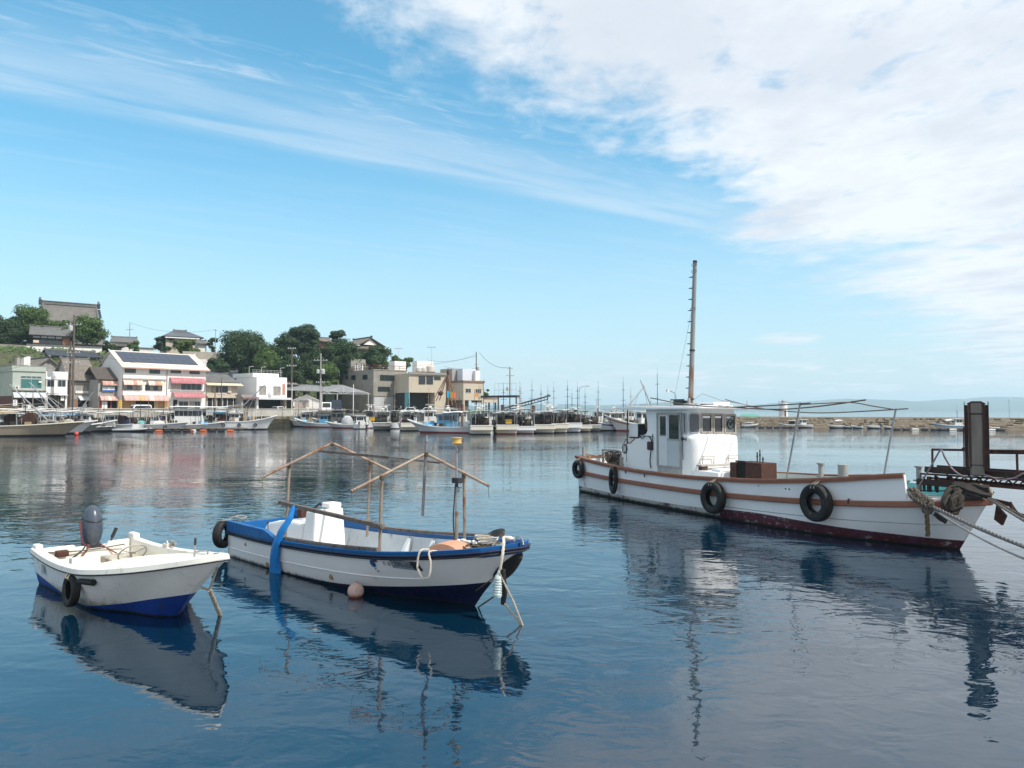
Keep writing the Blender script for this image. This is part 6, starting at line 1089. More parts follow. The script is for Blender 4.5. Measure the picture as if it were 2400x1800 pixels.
# ---------------------------------------------------------------- small white motorboat
def small_motorboat():
    fr = Frame((-8.992, 16.135), -43.45)
    root = empty('motorboat', fr, 'small open white motorboat with blue bottom and grey outboard motor', 'boat')
    white = mat('aged_white_gelcoat', (0.78, 0.76, 0.69), 0.38, 0.05, 1.5, spec=0.45, stains=(((0.40, 0.33, 0.23), .62, 2.2, .3), ((0.48, 0.43, 0.34), .57, 6, .5), ((.2,.15,.1), .72, 9, .4)))
    hullw = mat('white_hull_gelcoat', (0.79, 0.78, 0.75), 0.33, 0.04, 1.2, spec=0.5, stains=(((0.40, 0.37, 0.30), .60, 2.5, .25), ((.28,.24,.19), .68, 6, .15)), grime=(.16, .10, (.33, .31, .24)))
    bluep = mat('blue_antifouling', (0.008, 0.045, 0.27), 0.5, 0.25, 3, stains=(((0.02, 0.05, 0.12), .55, 6, .4),), grime=(0.03, .02, (0.012, 0.015, 0.02)))
    inner = mat('cream_deck_gelcoat', (0.74, 0.71, 0.62), 0.5, 0.05, 2, stains=(((0.45, 0.38, 0.27), .63, 3, 1),))
    zb = pchip([0, .25, .45, .6, .75, .9, 1], [.24, .13, .05, .055, .16, .36, .48])
    H = Hull(6.13, 4.53, [.985, 1.056, 1.103, .877, .512, .26], [.647, .621, .799, 1.178], [.855, .852, .851, .45, .253], zb, .34, 1.15, .75)
    b = MB(); H.loft(b, 48, 8); b.build('hull', [hullw, bluep], root, fix=True)
    # moulded gunwale: outer lip, flat top, inner drop
    rim = MB(); path = H.sheer(1.0)
    sweep(rim, path, [(0.035, -0.015), (0.045, 0.0), (0.03, 0.075), (0.0, 0.095), (-0.10, 0.10), (-0.135, 0.085), (-0.14, -0.05), (0.0, -0.03)], smooth=True)
    rim.build('gunwale', white, root)
    rr = MB(); sweep(rr, H.sheer(1.0, out=.012, dz=-.012), [(0.0, -0.02), (0.028, -0.018), (0.03, 0.008), (0.0, 0.01)]); rr.build('rub_rail', mat('black_rail_trim', (0.03, 0.018, 0.02), 0.5, .3, 6), root)
    # raised corner blocks at the stern
    for sd in (-1, 1):
        k = MB(); p = H.pt(0.0, 1, sd)
        k.box(-0.02, 0.30 if sd > 0 else 0.22, p.y - .07 - .07 * sd, p.y + .07 - .07 * sd, p.z + .06, p.z + (.19 if sd > 0 else .16)); k.build('corner_block', white, root, bevel=.03)
    # inside: floor, sides, transom lining
    ins = MB(); n = 26; zf = .22
    ts = [0.012 + .46 * i / n for i in range(n + 1)]
    for sd in (-1, 1):
        vs = []
        for t in ts:
            g = H.pt(t, 1, sd); yi = g.y - sd * .135
            vs += [(g.x, yi, g.z + .05), H.inside(g.x, (g.z + zf) / 2 + .05, sd, .11), H.inside(g.x, zf + .02, sd, .10), (g.x, 0, zf)]
        q = [(i * 4 + j, (i + 1) * 4 + j, (i + 1) * 4 + j + 1, i * 4 + j + 1) for i in range(n) for j in range(3)]
        ins.add(vs, [x[::-1] for x in q] if sd < 0 else q, 0, False)
    ins.build('cockpit_liner', inner, root)
    tr = MB(); g = H.pt(0, 1, 1); tr.prism([(0.03, -g.y + .14, zf), (0.03, g.y - .14, zf), (0.03, g.y - .13, g.z + .06), (0.03, .42, g.z + .06), (0.03, .34, g.z - .06), (0.03, -.18, g.z - .06), (0.03, -.26, g.z + .06), (0.03, -g.y + .13, g.z + .06)], (.10, 0, 0)); tr.build('transom', white, root, bevel=.015)
    # foredeck, dash wall
    fd = MB(); xs = [2.76 + (6.06 - 2.76) * i / 20 for i in range(21)]
    def half(x): return max(H.b(x / H.L) - .12, 0.02)
    def fdk(i, j):
        x = 2.76 + 3.30 * i; y = half(x) * (2 * j - 1); return (x, y, H.zs(x / H.L) + .045 + .07 * (1 - (2 * j - 1) ** 2))
    fd.grid(fdk, 20, 14, smooth=True); fd.build('foredeck', inner, root)
    dw = MB(); y0 = half(2.76)
    top = [(2.76, y0 * (2 * k / 14 - 1), H.zs(2.76 / H.L) + .045 + .07 * (1 - (2 * k / 14 - 1) ** 2) - .002) for k in range(15)]
    dw.prism([(2.76, -y0 * .9, zf), (2.76, y0 * .9, zf)] + top[::-1], (.05, 0, 0)); dw.build('dash_wall', inner, root)
    for y, z, w, h, c in ((-.50, .56, .30, .17, (0.52, 0.38, 0.14)), (-.16, .58, .18, .18, (0.5, 0.47, 0.4)), (.22, .62, .20, .1, (0.55, 0.42, 0.12))):
        MB().box(2.744, 2.76, y - w / 2, y + w / 2, z - h / 2, z + h / 2).build('dash_label', mat('faded_label_%d' % int(w * 100), c, .6, .3, 14), root)
    # seat box, hatch
    sb = MB().box(.42, 1.42, -.80, -.16, zf, .44); so = sb.build('seat_box', inner, root, bevel=.02)
    MB().box(.38, 1.46, -.83, -.13, .445, .50).build('lid', mat('white_lid', (0.78, 0.77, 0.73), .4, .05, 3), so, bevel=.02)
    hb = MB().box(.55, 1.2, .10, .62, zf, .50).build('engine_hatch', mat('stained_grey_hatch', (0.45, 0.41, 0.33), .6, .2, 4, stains=(((0.25, .2, .14), .5, 5, 1),)), root, bevel=.02)
    # steering wheel
    sw = MB(); c = Vector((2.34, .08, .78)); nrm = Vector((-.72, 0, .70)).normalized(); a = Vector((0, 1, 0)); bb = nrm.cross(a)
    sw.tube([c + a * .25 * math.cos(k * math.pi / 16) + bb * .25 * math.sin(k * math.pi / 16) for k in range(32)], .015, 8, closed=True)
    for k in range(3):
        an = math.pi / 2 + k * 2 * math.pi / 3; sw.beam(c, c + a * .25 * math.cos(an) + bb * .25 * math.sin(an), .035, .012)
    sw.lathe([(0.0, .03), (.05, .025), (.055, -.02), (0.03, -.04), (.03, -.42), (0, -.42)], c, n=14, basis=(a, bb, nrm))
    sw.build('steering_wheel', mat('grey_beige_plastic', (0.36, 0.33, 0.28), .5, .15, 6), root)
    # cleat, bow rail, antenna, grab handles
    cl = MB(); p = H.pt(.42, 1, 1); q = Vector((1.95, p.y - .08, p.z + .12))
    cl.beam(q + Vector((-.16, .02, .05)), q + Vector((.16, -.02, .05)), .045, .04)
    for dx in (-.05, .05): cl.beam(q + Vector((dx, 0, -.03)), q + Vector((dx, 0, .05)), .03)
    cl.build('cleat', mat('pitted_steel', (0.30, 0.28, 0.25), .6, .3, 9, metal=.4), root)
    ck = MB(); q = H.pt(.28, 1, 1) + Vector((0, -.08, .11)); ck.box(q.x - .1, q.x + .1, q.y - .05, q.y + .05, q.z - .02, q.z + .05); ck.tube([q + Vector((-.06, 0, .03)), q + Vector((0, 0, .1)), q + Vector((.07, 0, .03))], .014, 6); ck.build('rope_cleat', M_ROPE_W, root)
    br = MB(); br.tube(spline([(4.75, .43, .98), (4.78, .42, 1.06), (5.0, .30, 1.13), (5.25, .0, 1.18), (5.28, -.03, 1.1)], 5), .014, 7); br.build('bow_handle', M_GALV, root)
    an = MB(); an.tube([(4.22, .44, .92), (4.24, .44, 1.12)], .018, 8); an.tube([(4.24, .44, 1.12), (4.25, .44, 1.24)], .022, 8, 1); an.build('flag_socket', [M_GALV, M_DARKMETAL], root)
    st = MB(); st.tube([(1.72, -.80, .25), (1.72, -.80, .72)], .025, 8); st.build('rod_holder', M_GALV, root)
    pl = MB(); p = H.near(.72, .50, -1, .012); q = H.near(.92, .50, -1, .012); pl.prism([p, q, q + Vector((0, .01, -.16)), p + Vector((0, .01, -.16))], (0, -.006, 0)); pl.build('registration_plate', mat('grey_plate', (0.32, 0.36, 0.40), .5, .3, 20), root)
    # outboard motor, tilted on the transom
    om = bpy.data.objects.new('outboard_motor', None); COL.objects.link(om); om.parent = root; om.location = (-.13, .15, .60); om.rotation_euler = (0, rad(9), 0)
    grey = mat('blue_grey_cowling', (0.055, 0.07, 0.095), .33, .1, 3, spec=.5, stains=(((0.16, 0.18, 0.21), .6, 5, .6),))
    cw = MB(); prof = [(0.0, .86), (.07, .85), (.135, .79), (.19, .66), (.222, .48), (.225, .34), (.20, .20), (.165, .11), (.15, .07), (0, .06)]
    cw.lathe(prof, n=28); me = cw.mesh('cowling', grey)
    for v in me.vertices: v.co.x *= 1.22; v.co.y *= .88; v.co.x += -.05 - .10 * (v.co.z - .4)
    link('cowling', me, om)
    sm = MB(); sm.lathe([(.2245, .60), (.231, .59), (.2245, .575)], n=28, smooth=False); me = sm.mesh('seam', M_DARKMETAL)
    for v in me.vertices: v.co.x *= 1.18; v.co.y *= .82; v.co.x += -.05 - .10 * (v.co.z - .4)
    link('seam', me, om)
    lo = MB(); lo.box(-.2, .14, -.14, .14, -.02, .10); lo.beam((-.08, 0, .05), (-.22, 0, -.72), .16, .12); lo.beam((-.24, 0, -.60), (-.5, 0, -.66), .28, .03); lo.build('midsection', mat('dark_grey_motor', (0.05, .05, .055), .5, .2, 5), om, bevel=.02)
    pr = MB()
    for k in range(3):
        an_ = k * 2.09 + .6; pr.prism([(-.36, .02 * math.cos(an_), -.46), (-.34, .17 * math.cos(an_ - .5), -.46 + .17 * math.sin(an_ - .5)), (-.38, .19 * math.cos(an_), -.46 + .19 * math.sin(an_)), (-.40, .15 * math.cos(an_ + .5), -.46 + .15 * math.sin(an_ + .5))], (.015, 0, 0))
    pr.lathe([(0, -.08), (.05, -.06), (.05, .06), (0, .08)], (-.37, 0, -.46), 'x', 10); pr.build('propeller', M_GALV, om)
    ha = MB(); ha.tube(spline([(.10, -.10, .05), (.16, .10, .02), (.20, .28, .06), (.17, .36, .30)], 5), [.02] * 16, 8); ha.beam((.17, .34, .20), (.16, .42, .40), .05, .05); ha.build('tiller_handle', M_DARKMETAL, om)
    cb = MB()
    for k, (yy, r, c2) in enumerate(((-.25, .016, 0), (-.16, .02, 1), (.2, .014, 1))):
        cb.tube(spline([(.08, yy * .5, .10), (.24, yy, .02), (.34, yy * 1.8, -.08), (.50, yy * 2.4, -.14)], 6), r, 7, c2)
    cb.tube(spline([(-.10, -.235, .55), (.06, -.24, .34), (.12, -.2, .12), (.1, 0, .03), (.16, .3, -.02), (.24, .62, 0.02)], 6), .017, 7, 1)
    cb.build('control_cables', [M_DARKMETAL, mat('red_hose', (0.16, 0.03, 0.03), .5, .2, 6)], om)
    mb_ = MB().box(-.05, .22, -.11, .11, -.28, -.02).build('clamp_bracket', mat('red_brown_bracket', (0.11, 0.03, 0.025), .6, .4, 8), om, bevel=.01)
    rp = MB(); laid(rp, spline([(.12, -.78, .62), (.2, -.4, .60), (.16, .1, .58), (.22, .7, .62)], 6), .012); rp.build('stern_line', M_ROPE_D, root)
    tb = MB(); tb.box(.10, .30, -.62, -.40, .52, .64); tb.build('fuel_filler', M_RUST, root, bevel=.02)
    # things hung on it
    p = fr.w(*(H.near(2.80, .36, -1, .10))); top = fr.w(*(H.pt(2.84 / H.L, 1, -1, .02) + Vector((0, 0, .08))))
    n = -fr.ey
    tyre_fender(p, n, .285, .15, 'black tyre hung on the left side of the small white motorboat', top, .55, lean=-.08)
    tb = MB(); a = H.near(3.2, .57, -1, .06); c = H.near(3.62, .60, -1, .06)
    tb.tube([fr.w(*a), fr.w(*c)], .05, 14); tb.tube([fr.w(*c), fr.w(*(c + (c - a).normalized() * .02))], .056, 14)
    tag(tb.build('roller_fender', M_RUBBER), 'short black rubber roll beside the tyre on the small white motorboat', 'fender')
    e1 = onwater(522, 1436); e2 = fr.w(*(H.pt(.975, .86, 1, .01))); e3 = fr.w(5.55, .10, .60)
    b = MB(); laid(b, [e2, e3, e3 + (e1 - e3) * .12 + Vector((0, 0, -.02))], .018); laid(b, [e3, e1 + Vector((0, 0, -.15))], .036); laid(b, [e3 + Vector((-.14, 0, .04)), e3], .02)
    tag(b.build('mooring_rope', M_ROPE), 'grey mooring rope from the small motorboat bow down into the water', 'rope', 'mooring ropes')
small_motorboat()

# ---------------------------------------------------------------- white and blue wooden style fishing boat
def blue_fishing_boat():
    fr = Frame((-6.103, 19.144), -44.82)
    root = empty('fishing_boat', fr, 'open white fishing boat with bright blue gunwale and bare awning frame', 'fishing boat')
    hullw = mat('white_painted_hull', (0.77, 0.78, 0.78), 0.42, 0.04, 1.3, spec=.4, stains=(((0.40, 0.38, 0.33), .60, 2, .25), ((.30, .19, .11), .70, 3, .10), ((.22,.2,.16), .70, 8, .5)), grime=(0.05, .05, (0.05, 0.045, 0.03)))
    navy = mat('navy_antifouling', (0.004, 0.009, 0.045), .5, .3, 3, grime=(0.03, .03, (0.012, 0.012, 0.012)))
    blue = mat('bright_blue_paint', (0.007, 0.105, 0.32), .42, .10, 2.2, spec=.4, stains=(((0.25, 0.42, 0.62), .68, 4, .6), ((0.02, .06, .2), .62, 5, .4)))
    inner = mat('pale_grey_interior', (0.56, 0.60, 0.62), .6, .12, 2, stains=(((0.26, 0.25, 0.21), .56, 4, .4),))
    wbox = mat('white_console_paint', (0.82, 0.81, 0.79), .4, .03, 1.5)
    zb = pchip([0, .3, .5, .63, .85, 1], [.012, .02, .045, .10, .30, .50])
    H = Hull(8.82, 7.66, [1.043, 1.164, 1.146, 1.114, .887, .584, .03], [.557, .616, .774, 1.146], [1.043, 1.05, .927, .563, .147, .012], zb, .4, 1.15, .8)
    b = MB(); H.loft(b, 56, 9); b.build('hull', [hullw, navy], root, fix=True)
    kn = MB(); sweep(kn, [H.pt(t, .40 + .12 * t, -1, .004) for t in [i / 40 * .86 for i in range(41)]], [(0, -.012), (.014, -.004), (0, .012)]); kn.build('knuckle_line', hullw, root)
    rl = MB()
    for k, (dz, w, h) in enumerate(((-.01, .05, .035), (.045, .06, .04))):
        sweep(rl, H.sheer(1.0, dz=dz), [(0, -h / 2), (w, -h / 2), (w + .008, 0), (w, h / 2), (0, h / 2)], m=k)
    rl.build('rub_rail', [mat('black_rubber_rail', (.012, .012, .016), .5, .3, 5), mat('navy_rail', (.012, .02, .06), .5, .3, 5)], root)
    # blue gunwale strake: low forward, high bulwark aft
    st = MB()
    def topz(x): return pchip([0, 2.0, 2.75, 9], [.30, .29, .12, .12])(x)
    for sd in (-1, 1):
        path = []; n = 70; vs = []
        for i in range(n + 1):
            t = i / n * (1.0 if True else 1); g = H.pt(t, 1, sd); hgt = topz(g.x) if sd < 0 else pchip([0, 2.35, 2.85, 9], [.31, .31, .15, .12])(g.x)
            vs += [g + Vector((0, sd * .03, .02)), g + Vector((0, sd * .05, hgt)), g + Vector((0, -sd * .05, hgt)), g + Vector((0, -sd * .07, -.06))]
        q = [(i * 4 + j, (i + 1) * 4 + j, (i + 1) * 4 + j + 1, i * 4 + j + 1) for i in range(n) for j in range(3)]
        st.add(vs, q if sd < 0 else [x[::-1] for x in q]); st.add(vs[:4], [(0, 1, 2, 3)])
    g0 = H.pt(0, 1, 1); st.box(-.03, .05, -g0.y + .05, g0.y - .05, g0.z - .1, g0.z + .22)
    st.build('gunwale', blue, root)
    MB().box(-.06, .42, .70, 1.02, g0.z + .222, g0.z + .42).build('stern_block', blue, root, bevel=.02)
    # inside
    ins = MB(); zf = .20; n = 34
    for sd in (-1, 1):
        vs = []
        for i in range(n + 1):
            t = .012 + .86 * i / n; g = H.pt(t, 1, sd); y = g.y - sd * .085; zl = zf + max(0, t - .55) * .9
            vs += [(g.x, y if abs(g.y) > .1 else 0, g.z + .06), H.inside(g.x, (g.z + zl) / 2 + .08, sd, .08), H.inside(g.x, zl, sd, .09), (g.x, 0, zl)]
        q = [(i * 4 + j, (i + 1) * 4 + j, (i + 1) * 4 + j + 1, i * 4 + j + 1) for i in range(n) for j in range(3)]
        ins.add(vs, [x[::-1] for x in q] if sd < 0 else q)
    ins.build('hold_lining', inner, root)
    for x in (4.4, 5.25, 6.0, 6.7):
        for sd in (-1, 1):
            fm = MB(); t = x / H.L; g = H.pt(t, 1, sd); y = g.y - sd * .09; lo_ = H.inside(x, .34, sd, .12)
            fm.prism([(x, y, g.z + .03), (x, y - sd * .08, g.z + .03), (x, lo_.y - sd * .20, .34), (x, lo_.y, .34)], (.10, 0, 0))
            fm.build('rib', mat('white_rib', (.62, .65, .66), .5, .08, 3), root)
    fdk = MB(); fdk.grid(lambda i, j: (7.35 + 1.45 * i, (max(H.b((7.35 + 1.45 * i) / H.L) - .09, .01)) * (2 * j - 1), H.zs((7.35 + 1.45 * i) / H.L) - .03), 8, 6, smooth=False); fdk.build('foredeck', inner, root)
    # timber capping rails inside the gunwale
    for sd, x0, x1 in ((-1, 2.75, 6.2), (1, 2.9, 7.0)):
        tc = MB(); sweep(tc, [H.pt(x / H.L, 1, sd) + Vector((0, -sd * .06, .125 + (.03 if sd > 0 else 0))) for x in [x0 + (x1 - x0) * i / 16 for i in range(17)]], [(-.05, 0), (.05, 0), (.05, .05), (-.05, .05)]); tc.build('timber_capping', M_WOODGREY, root)
    # engine box (curved white) and console box
    eb = MB(); sec = [(0.55, .20), (.55, .62), (.72, .80), (1.2, .90), (2.0, .97), (2.35, .95), (2.35, .20)]
    eb.prism([(x, -.42, z) for x, z in sec], (0, .95, 0)); eb.build('engine_box', wbox, root, bevel=.06)
    lv = MB(); lv.tube([(.95, -.50, .6), (.93, -.50, .82)], .01, 6); lv.ico((.93, -.50, .84), .03); lv.build('gear_lever', M_DARKMETAL, root)
    cs = MB()
    lo = [(2.42, -.50), (2.98, -.50), (2.98, .36), (2.42, .36)]; hi = [(2.52, -.42), (2.93, -.42), (2.93, .30), (2.52, .30)]
    vs = [(x, y, .22) for x, y in lo] + [(x, y, 1.26 + (.05 if x > 2.7 else 0)) for x, y in hi]
    cs.add(vs, [(3, 2, 1, 0), (4, 5, 6, 7), (0, 1, 5, 4), (1, 2, 6, 5), (2, 3, 7, 6), (3, 0, 4, 7)]); cs.build('console', wbox, root, bevel=.05)
    MB().box(2.56, 2.90, -.05, .27, 1.305, 1.42).build('console_top', wbox, root, bevel=.03)
    hp = MB(); hp.tube(spline([(1.75, .20, .95), (1.80, .2, 1.14), (2.1, .2, 1.32), (2.38, .2, 1.22), (2.44, .2, 1.0)], 6), .03, 10); hp.build('steering_wheel', M_DARKMETAL, root)
    MB().box(1.42, 1.62, -.02, .16, .96, 1.16).build('exhaust_block', M_RUST, root, bevel=.02)
    # awning frame
    posts = {'a': ((2.46, -.88, .56), (2.56, -.85, 2.30)), 'b': ((6.10, -.97, .52), (6.15, -.95, 2.28)), 'c': ((3.01, .88, .59), (3.16, .85, 2.31)), 'd': ((6.43, .85, .73), (6.46, .80, 2.23))}
    for k, (p, q) in posts.items(): b = MB(); b.tube([p, q], .030, 8); b.build('awning_post', M_PIPE_RUST, root)
    for eL, ap, eR in (((2.42, -1.42, 2.06), (2.92, 0, 2.77), (3.27, 1.42, 2.06)), ((5.86, -1.42, 2.02), (6.25, 0, 2.67), (6.51, 1.42, 1.97))):
        b = MB(); b.tube([eL, ap], .030, 8); b.tube([ap, eR], .030, 8)
        for e, o_ in ((eL, Vector(ap)), (eR, Vector(ap))):
            e = Vector(e); d = (o_ - e).normalized()
            for k in (.0, .05, .11): b.lathe([(.03, -.014), (.04, 0), (.03, .014)], e + d * k, n=8, basis=(d.orthogonal().normalized(), d.cross(d.orthogonal().normalized()), d))
            b.tube([e, e + Vector((0.01, 0, -.12)), e + Vector((.02, .01, -.26))], .006, 5, 1)
        b.build('awning_rafter', [M_PIPE_RUST, M_ROPE_D], root)
    b = MB(); b.tube([(6.16, 0, 1.46), (6.27, 0, 2.96)], .028, 8); b.tube([(6.27, 0, 2.9), (6.275, 0, 3.02)], [.04, .012], 8); b.build('king_post', mat('grey_pipe', (.2, .19, .2), .6, .3, 4), root)
    b = MB(); b.beam((2.19, .1, 2.56), (4.9, .08, 2.53), .055, .055); b.tube([(4.85, .08, 2.54), (6.6, .06, 2.50)], .016, 8); b.build('ridge_pole', M_WOODGREY, root)
    b = MB(); b.beam((2.28, -.93, 1.47), (6.22, -1.0, 1.37), .075, .08); b.lathe([(.0, -.06), (.06, -.05), (.06, .05), (0, .06)], (6.2, -1.0, 1.37), 'x', 10); b.build('side_beam', M_WOODGREY, root, bevel=.01)
    for p, ax in (((2.53, -.87, 1.47), 'x'), ((6.13, -.97, 1.37), 'x'), ((2.56, -.86, 2.28), 'z'), ((6.15, -.95, 2.26), 'z'), ((3.16, .85, 2.29), 'z'), ((6.46, .80, 2.21), 'z'), ((6.27, 0, 2.66), 'z'), ((2.92, 0, 2.75), 'x')):
        b = MB(); [b.lathe([(.036, -.012), (.05, 0), (.036, .012)], Vector(p) + Vector((k, 0, 0) if ax == 'x' else (0, 0, k)), ax, 9) for k in (-.04, -.018, .004, .026)]; b.tube([p, Vector(p) + Vector((.05, -.04, -.14)), Vector(p) + Vector((.03, -.05, -.22))], .008, 5); b.build('rope_lashing', M_ROPE_D, root)
    b = MB(); laid(b, spline([(3.4, .5, .32), (3.7, .2, .26), (4.0, -.3, .28), (4.3, .1, .27), (4.1, .5, .3), (3.8, -.1, .3), (4.5, -.2, .28), (4.9, .3, .27), (5.3, -.1, .3)], 6), .02, 3); b.build('loose_rope', M_ROPE, root)
    b = MB(); b.lathe([(0, 0), (.17, 0), (.21, .24), (.19, .24), (.16, .03), (0, .03)], (4.75, .45, .26), n=18); b.build('basket', mat('faded_basket', (.30, .14, .10), .7, .2, 8), root)
    b = MB(); b.box(5.45, 5.85, -.3, .25, .27, .45); b.build('fish_box', mat('grey_blue_crate', (.24, .33, .40), .6, .15, 5), root, bevel=.015)
    # light mast
    b = MB(); b.tube([(6.93, .2, .86), (6.93, .2, 1.60)], .034, 8); b.tube([(6.93, .2, 1.60), (6.93, .2, 2.85)], .022, 8, 1); b.tube(spline([(6.89, .2, 1.0), (6.86, .18, 1.4), (6.9, .17, 1.8), (6.93, .17, 2.1)], 4), .012, 6, 2)
    for z in (2.76, 2.02): b.tube([Vector((6.95, .2, z)) + Vector((.05 * math.cos(a), 0, .05 * math.sin(a))) for a in [k * .5236 for k in range(12)]], .008, 5, 2, closed=True)
    b.box(6.86, 7.04, .14, .26, 2.13, 2.23, 2); b.lathe([(0, -.05), (.03, -.04), (.03, .03)], (6.93, .2, 2.10), n=8, m=2)
    ms = b.build('light_mast', [M_PIPE_RUST, M_GALV, M_DARKMETAL], root)
    b = MB(); b.lathe([(0, 0), (.03, 0), (.05, .03), (.10, .04), (.10, .055), (.09, .06), (.09, .13), (.105, .135), (.105, .15), (0, .155)], (6.93, .2, 2.84), n=16); b.build('mast_lamp', mat('yellowed_lamp', (.55, .36, .12), .4, .2, 8), ms)
    # stern ring, scuppers
    for x, z, r in ((2.05, .10, .055), (4.55, .20, .055), (1.05, .42, .035)):
        p = H.near(x, z, -1, .008); q = MB(); q.lathe([(r * .45, 0), (r * .5, .02), (r, .012), (r, -.01)], p, n=14, basis=(Vector((1, 0, 0)), Vector((0, 0, 1)), Vector((0, -1, 0)))); q.lathe([(0, .004), (r * .5, .004)], p, n=14, basis=(Vector((1, 0, 0)), Vector((0, 0, 1)), Vector((0, -1, 0)))); q.build('scupper', mat('brass_fitting', (.34, .24, .12), .5, .3, 9), root)
    # bow: registration lettering, emblem, rail
    num = text_mesh('registration_number', '270-1051', .125, srgb(25, 26, 30))
    place_on(num, lambda x, z: H.near(6.62 + x, .70 + z, -1, .016), root, .004)
    pr = text_mesh('registration_prefix', '広 島', .085, srgb(30, 30, 34)); place_on(pr, lambda x, z: H.near(6.34 + x, .695 + z, -1, .012), root, .003)
    pt_ = MB(); pt_.grid(lambda i, j: H.near(6.54 + .60 * i, .655 + .175 * j, -1, .010), 10, 1); pt_.build('registration_panel', mat('weathered_grey_panel', (.21, .26, .31), .6, .3, 14), root)
    p2 = MB(); p2.grid(lambda i, j: H.near(7.0 + .17 * i, .665 + .17 * j, -1, .015), 4, 1); p2.build('registration_seal', mat('dark_seal', (.03, .035, .05), .6, .4, 20), root)
    em = MB(); c0 = (6.06, .68)
    em.add([H.near(c0[0], c0[1], -1, .014)] + [H.near(c0[0] + .075 * math.cos(k * math.pi / 8), c0[1] + .075 * math.sin(k * math.pi / 8), -1, .014) for k in range(16)], [(0, 1 + k, 1 + (k + 1) % 16) for k in range(16)], 0)
    em.grid(lambda i, j: H.near(6.10 + .11 * i, .725 + .06 * j, -1, .013), 2, 1, 1); em.grid(lambda i, j: H.near(6.06 + .03 * i, .56 + .03 * j, -1, .013), 1, 1, 0)
    em.build('emblem', [mat('emblem_blue', srgb(30, 80, 130), .5, .2, 9), mat('emblem_red_brown', srgb(95, 50, 50), .5, .3, 20)], root)
    fl = MB(); fl.tube(spline([(8.35, .32, 1.2), (8.5, .25, 1.30), (8.75, .1, 1.30), (8.83, .04, 1.22)], 5), .016, 7); fl.build('bow_fairlead', M_GALV, root)
    # bow fender pad (a cut tyre wrapped round the stem)
    bt = MB()
    pts = [H.near(x, z, 1, .02) for x, z in ((8.86, 1.06), (8.80, .96), (8.70, .84), (8.56, .74), (8.38, .64), (8.20, .60))]
    bt.tube(spline(pts, 5), [.07 + .09 * math.sin(math.pi * (i + 2) / 29) for i in range(26)], 12)
    tag(bt.build('bow_fender', M_RUBBER), 'black rubber pad wrapped round the stem of the blue and white boat', 'fender').matrix_world = Matrix.Translation(fr.o) @ Matrix.Rotation(rad(fr.deg), 4, 'Z')
    def top(o): o.location = fr.o; o.rotation_euler = (0, 0, rad(fr.deg)); return o
    # loose gear: each a thing of its own
    b = MB(); secs = [(3.03, -1.0, 1.48, .03, .04), (2.98, -1.06, 1.2, .075, .07), (2.86, -1.16, .95, .10, .07), (2.74, -1.22, .65, .13, .06), (2.60, -1.21, .35, .16, .055), (2.50, -1.16, .10, .20, .06), (2.48, -1.14, -.08, .21, .06)]
    rr = random.Random(4); nn = 16; vs = []
    fine = []
    for (a, c) in zip(secs, secs[1:]):
        for k in range(5): f = k / 5; fine.append([p + (q - p) * f for p, q in zip(a, c)])
    fine.append(list(secs[-1]))
    for i, (x, y, z, wx, wy) in enumerate(fine):
        for j in range(nn):
            a = 2 * math.pi * j / nn; k = 1 + .28 * math.sin(3 * a + i * .25) * math.sin(a * 2 + 1) + rr.uniform(-.04, .04); vs.append((x + wx * k * math.cos(a), y + wy * k * math.sin(a), z))
    b.add(vs, [(i * nn + j, i * nn + (j + 1) % nn, (i + 1) * nn + (j + 1) % nn, (i + 1) * nn + j) for i in range(len(fine) - 1) for j in range(nn)], 0, True)
    tag(top(b.build('hanging_tarp', mat('blue_tarpaulin', (0.012, 0.20, 0.56), .45, .12, 5, 0.004, 30, spec=.4))), 'gathered blue tarpaulin hanging over the boat side into the water', 'tarpaulin')
    bu = MB(); bu.ico((0, 0, 0), .155, sub=3); bu.lathe([(.03, .15), (.035, .19), (.02, .19)], n=8)
    o = bu.build('mooring_buoy', mat('faded_pink_buoy', (.52, .36, .31), .6, .12, 6, stains=(((.28, .24, .2), .55, 5, 1),), grime=(-.06, .03, (.30, .10, .05)))); o.location = fr.w(5.57, -1.12, .10); tag(o, 'faded pink ball buoy floating against the blue and white boat', 'buoy')
    tyre_fender(fr.w(-.22, -1.06, .50), (fr.ex * -.9 - fr.ey * .55), .335, .20, 'black tyre hung at the stern corner of the blue and white boat', fr.w(-.02, -1.0, .86), .5)
    tyre_fender(fr.w(6.98, .93, .90), (fr.ey + fr.ex * .2), .27, .15, 'black tyre lying on the far gunwale of the blue and white boat', None, .5, lean=1.3, rope=False)
    b = MB(); vs = []; 
    for i in range(9):
        a = math.pi * i / 8; vs.append((7.2 + .34 * math.cos(a), -.36 + .08 * math.cos(a), .93 + .16 * math.sin(a)))
    b.prism(vs, (.10, .26, .05)); tag(top(b.build('hatch_board', mat('salmon_board', (.55, .27, .17), .6, .12, 4, stains=(((.35, .16, .1), .6, 5, 1),)), bevel=.008)), 'rounded salmon coloured board lying on the bow deck', 'board')
    rr = random.Random(8)
    b = MB()
    for k in range(14):
        c = Vector((7.35 + rr.uniform(0, .45), rr.uniform(-.05, .45), 1.0 + rr.uniform(0, .08))); r = rr.uniform(.10, .22)
        laid(b, spline([c + Vector((r * math.cos(a) * rr.uniform(.7, 1.2), r * math.sin(a) * rr.uniform(.7, 1.2), rr.uniform(-.02, .05))) for a in [q * .9 for q in range(8)]], 3), .012, 3, n=4)
    tag(top(b.build('net_heap', M_ROPE_D)), 'heap of dark net and rope on the bow of the blue and white boat', 'fishing net')
    b = MB()
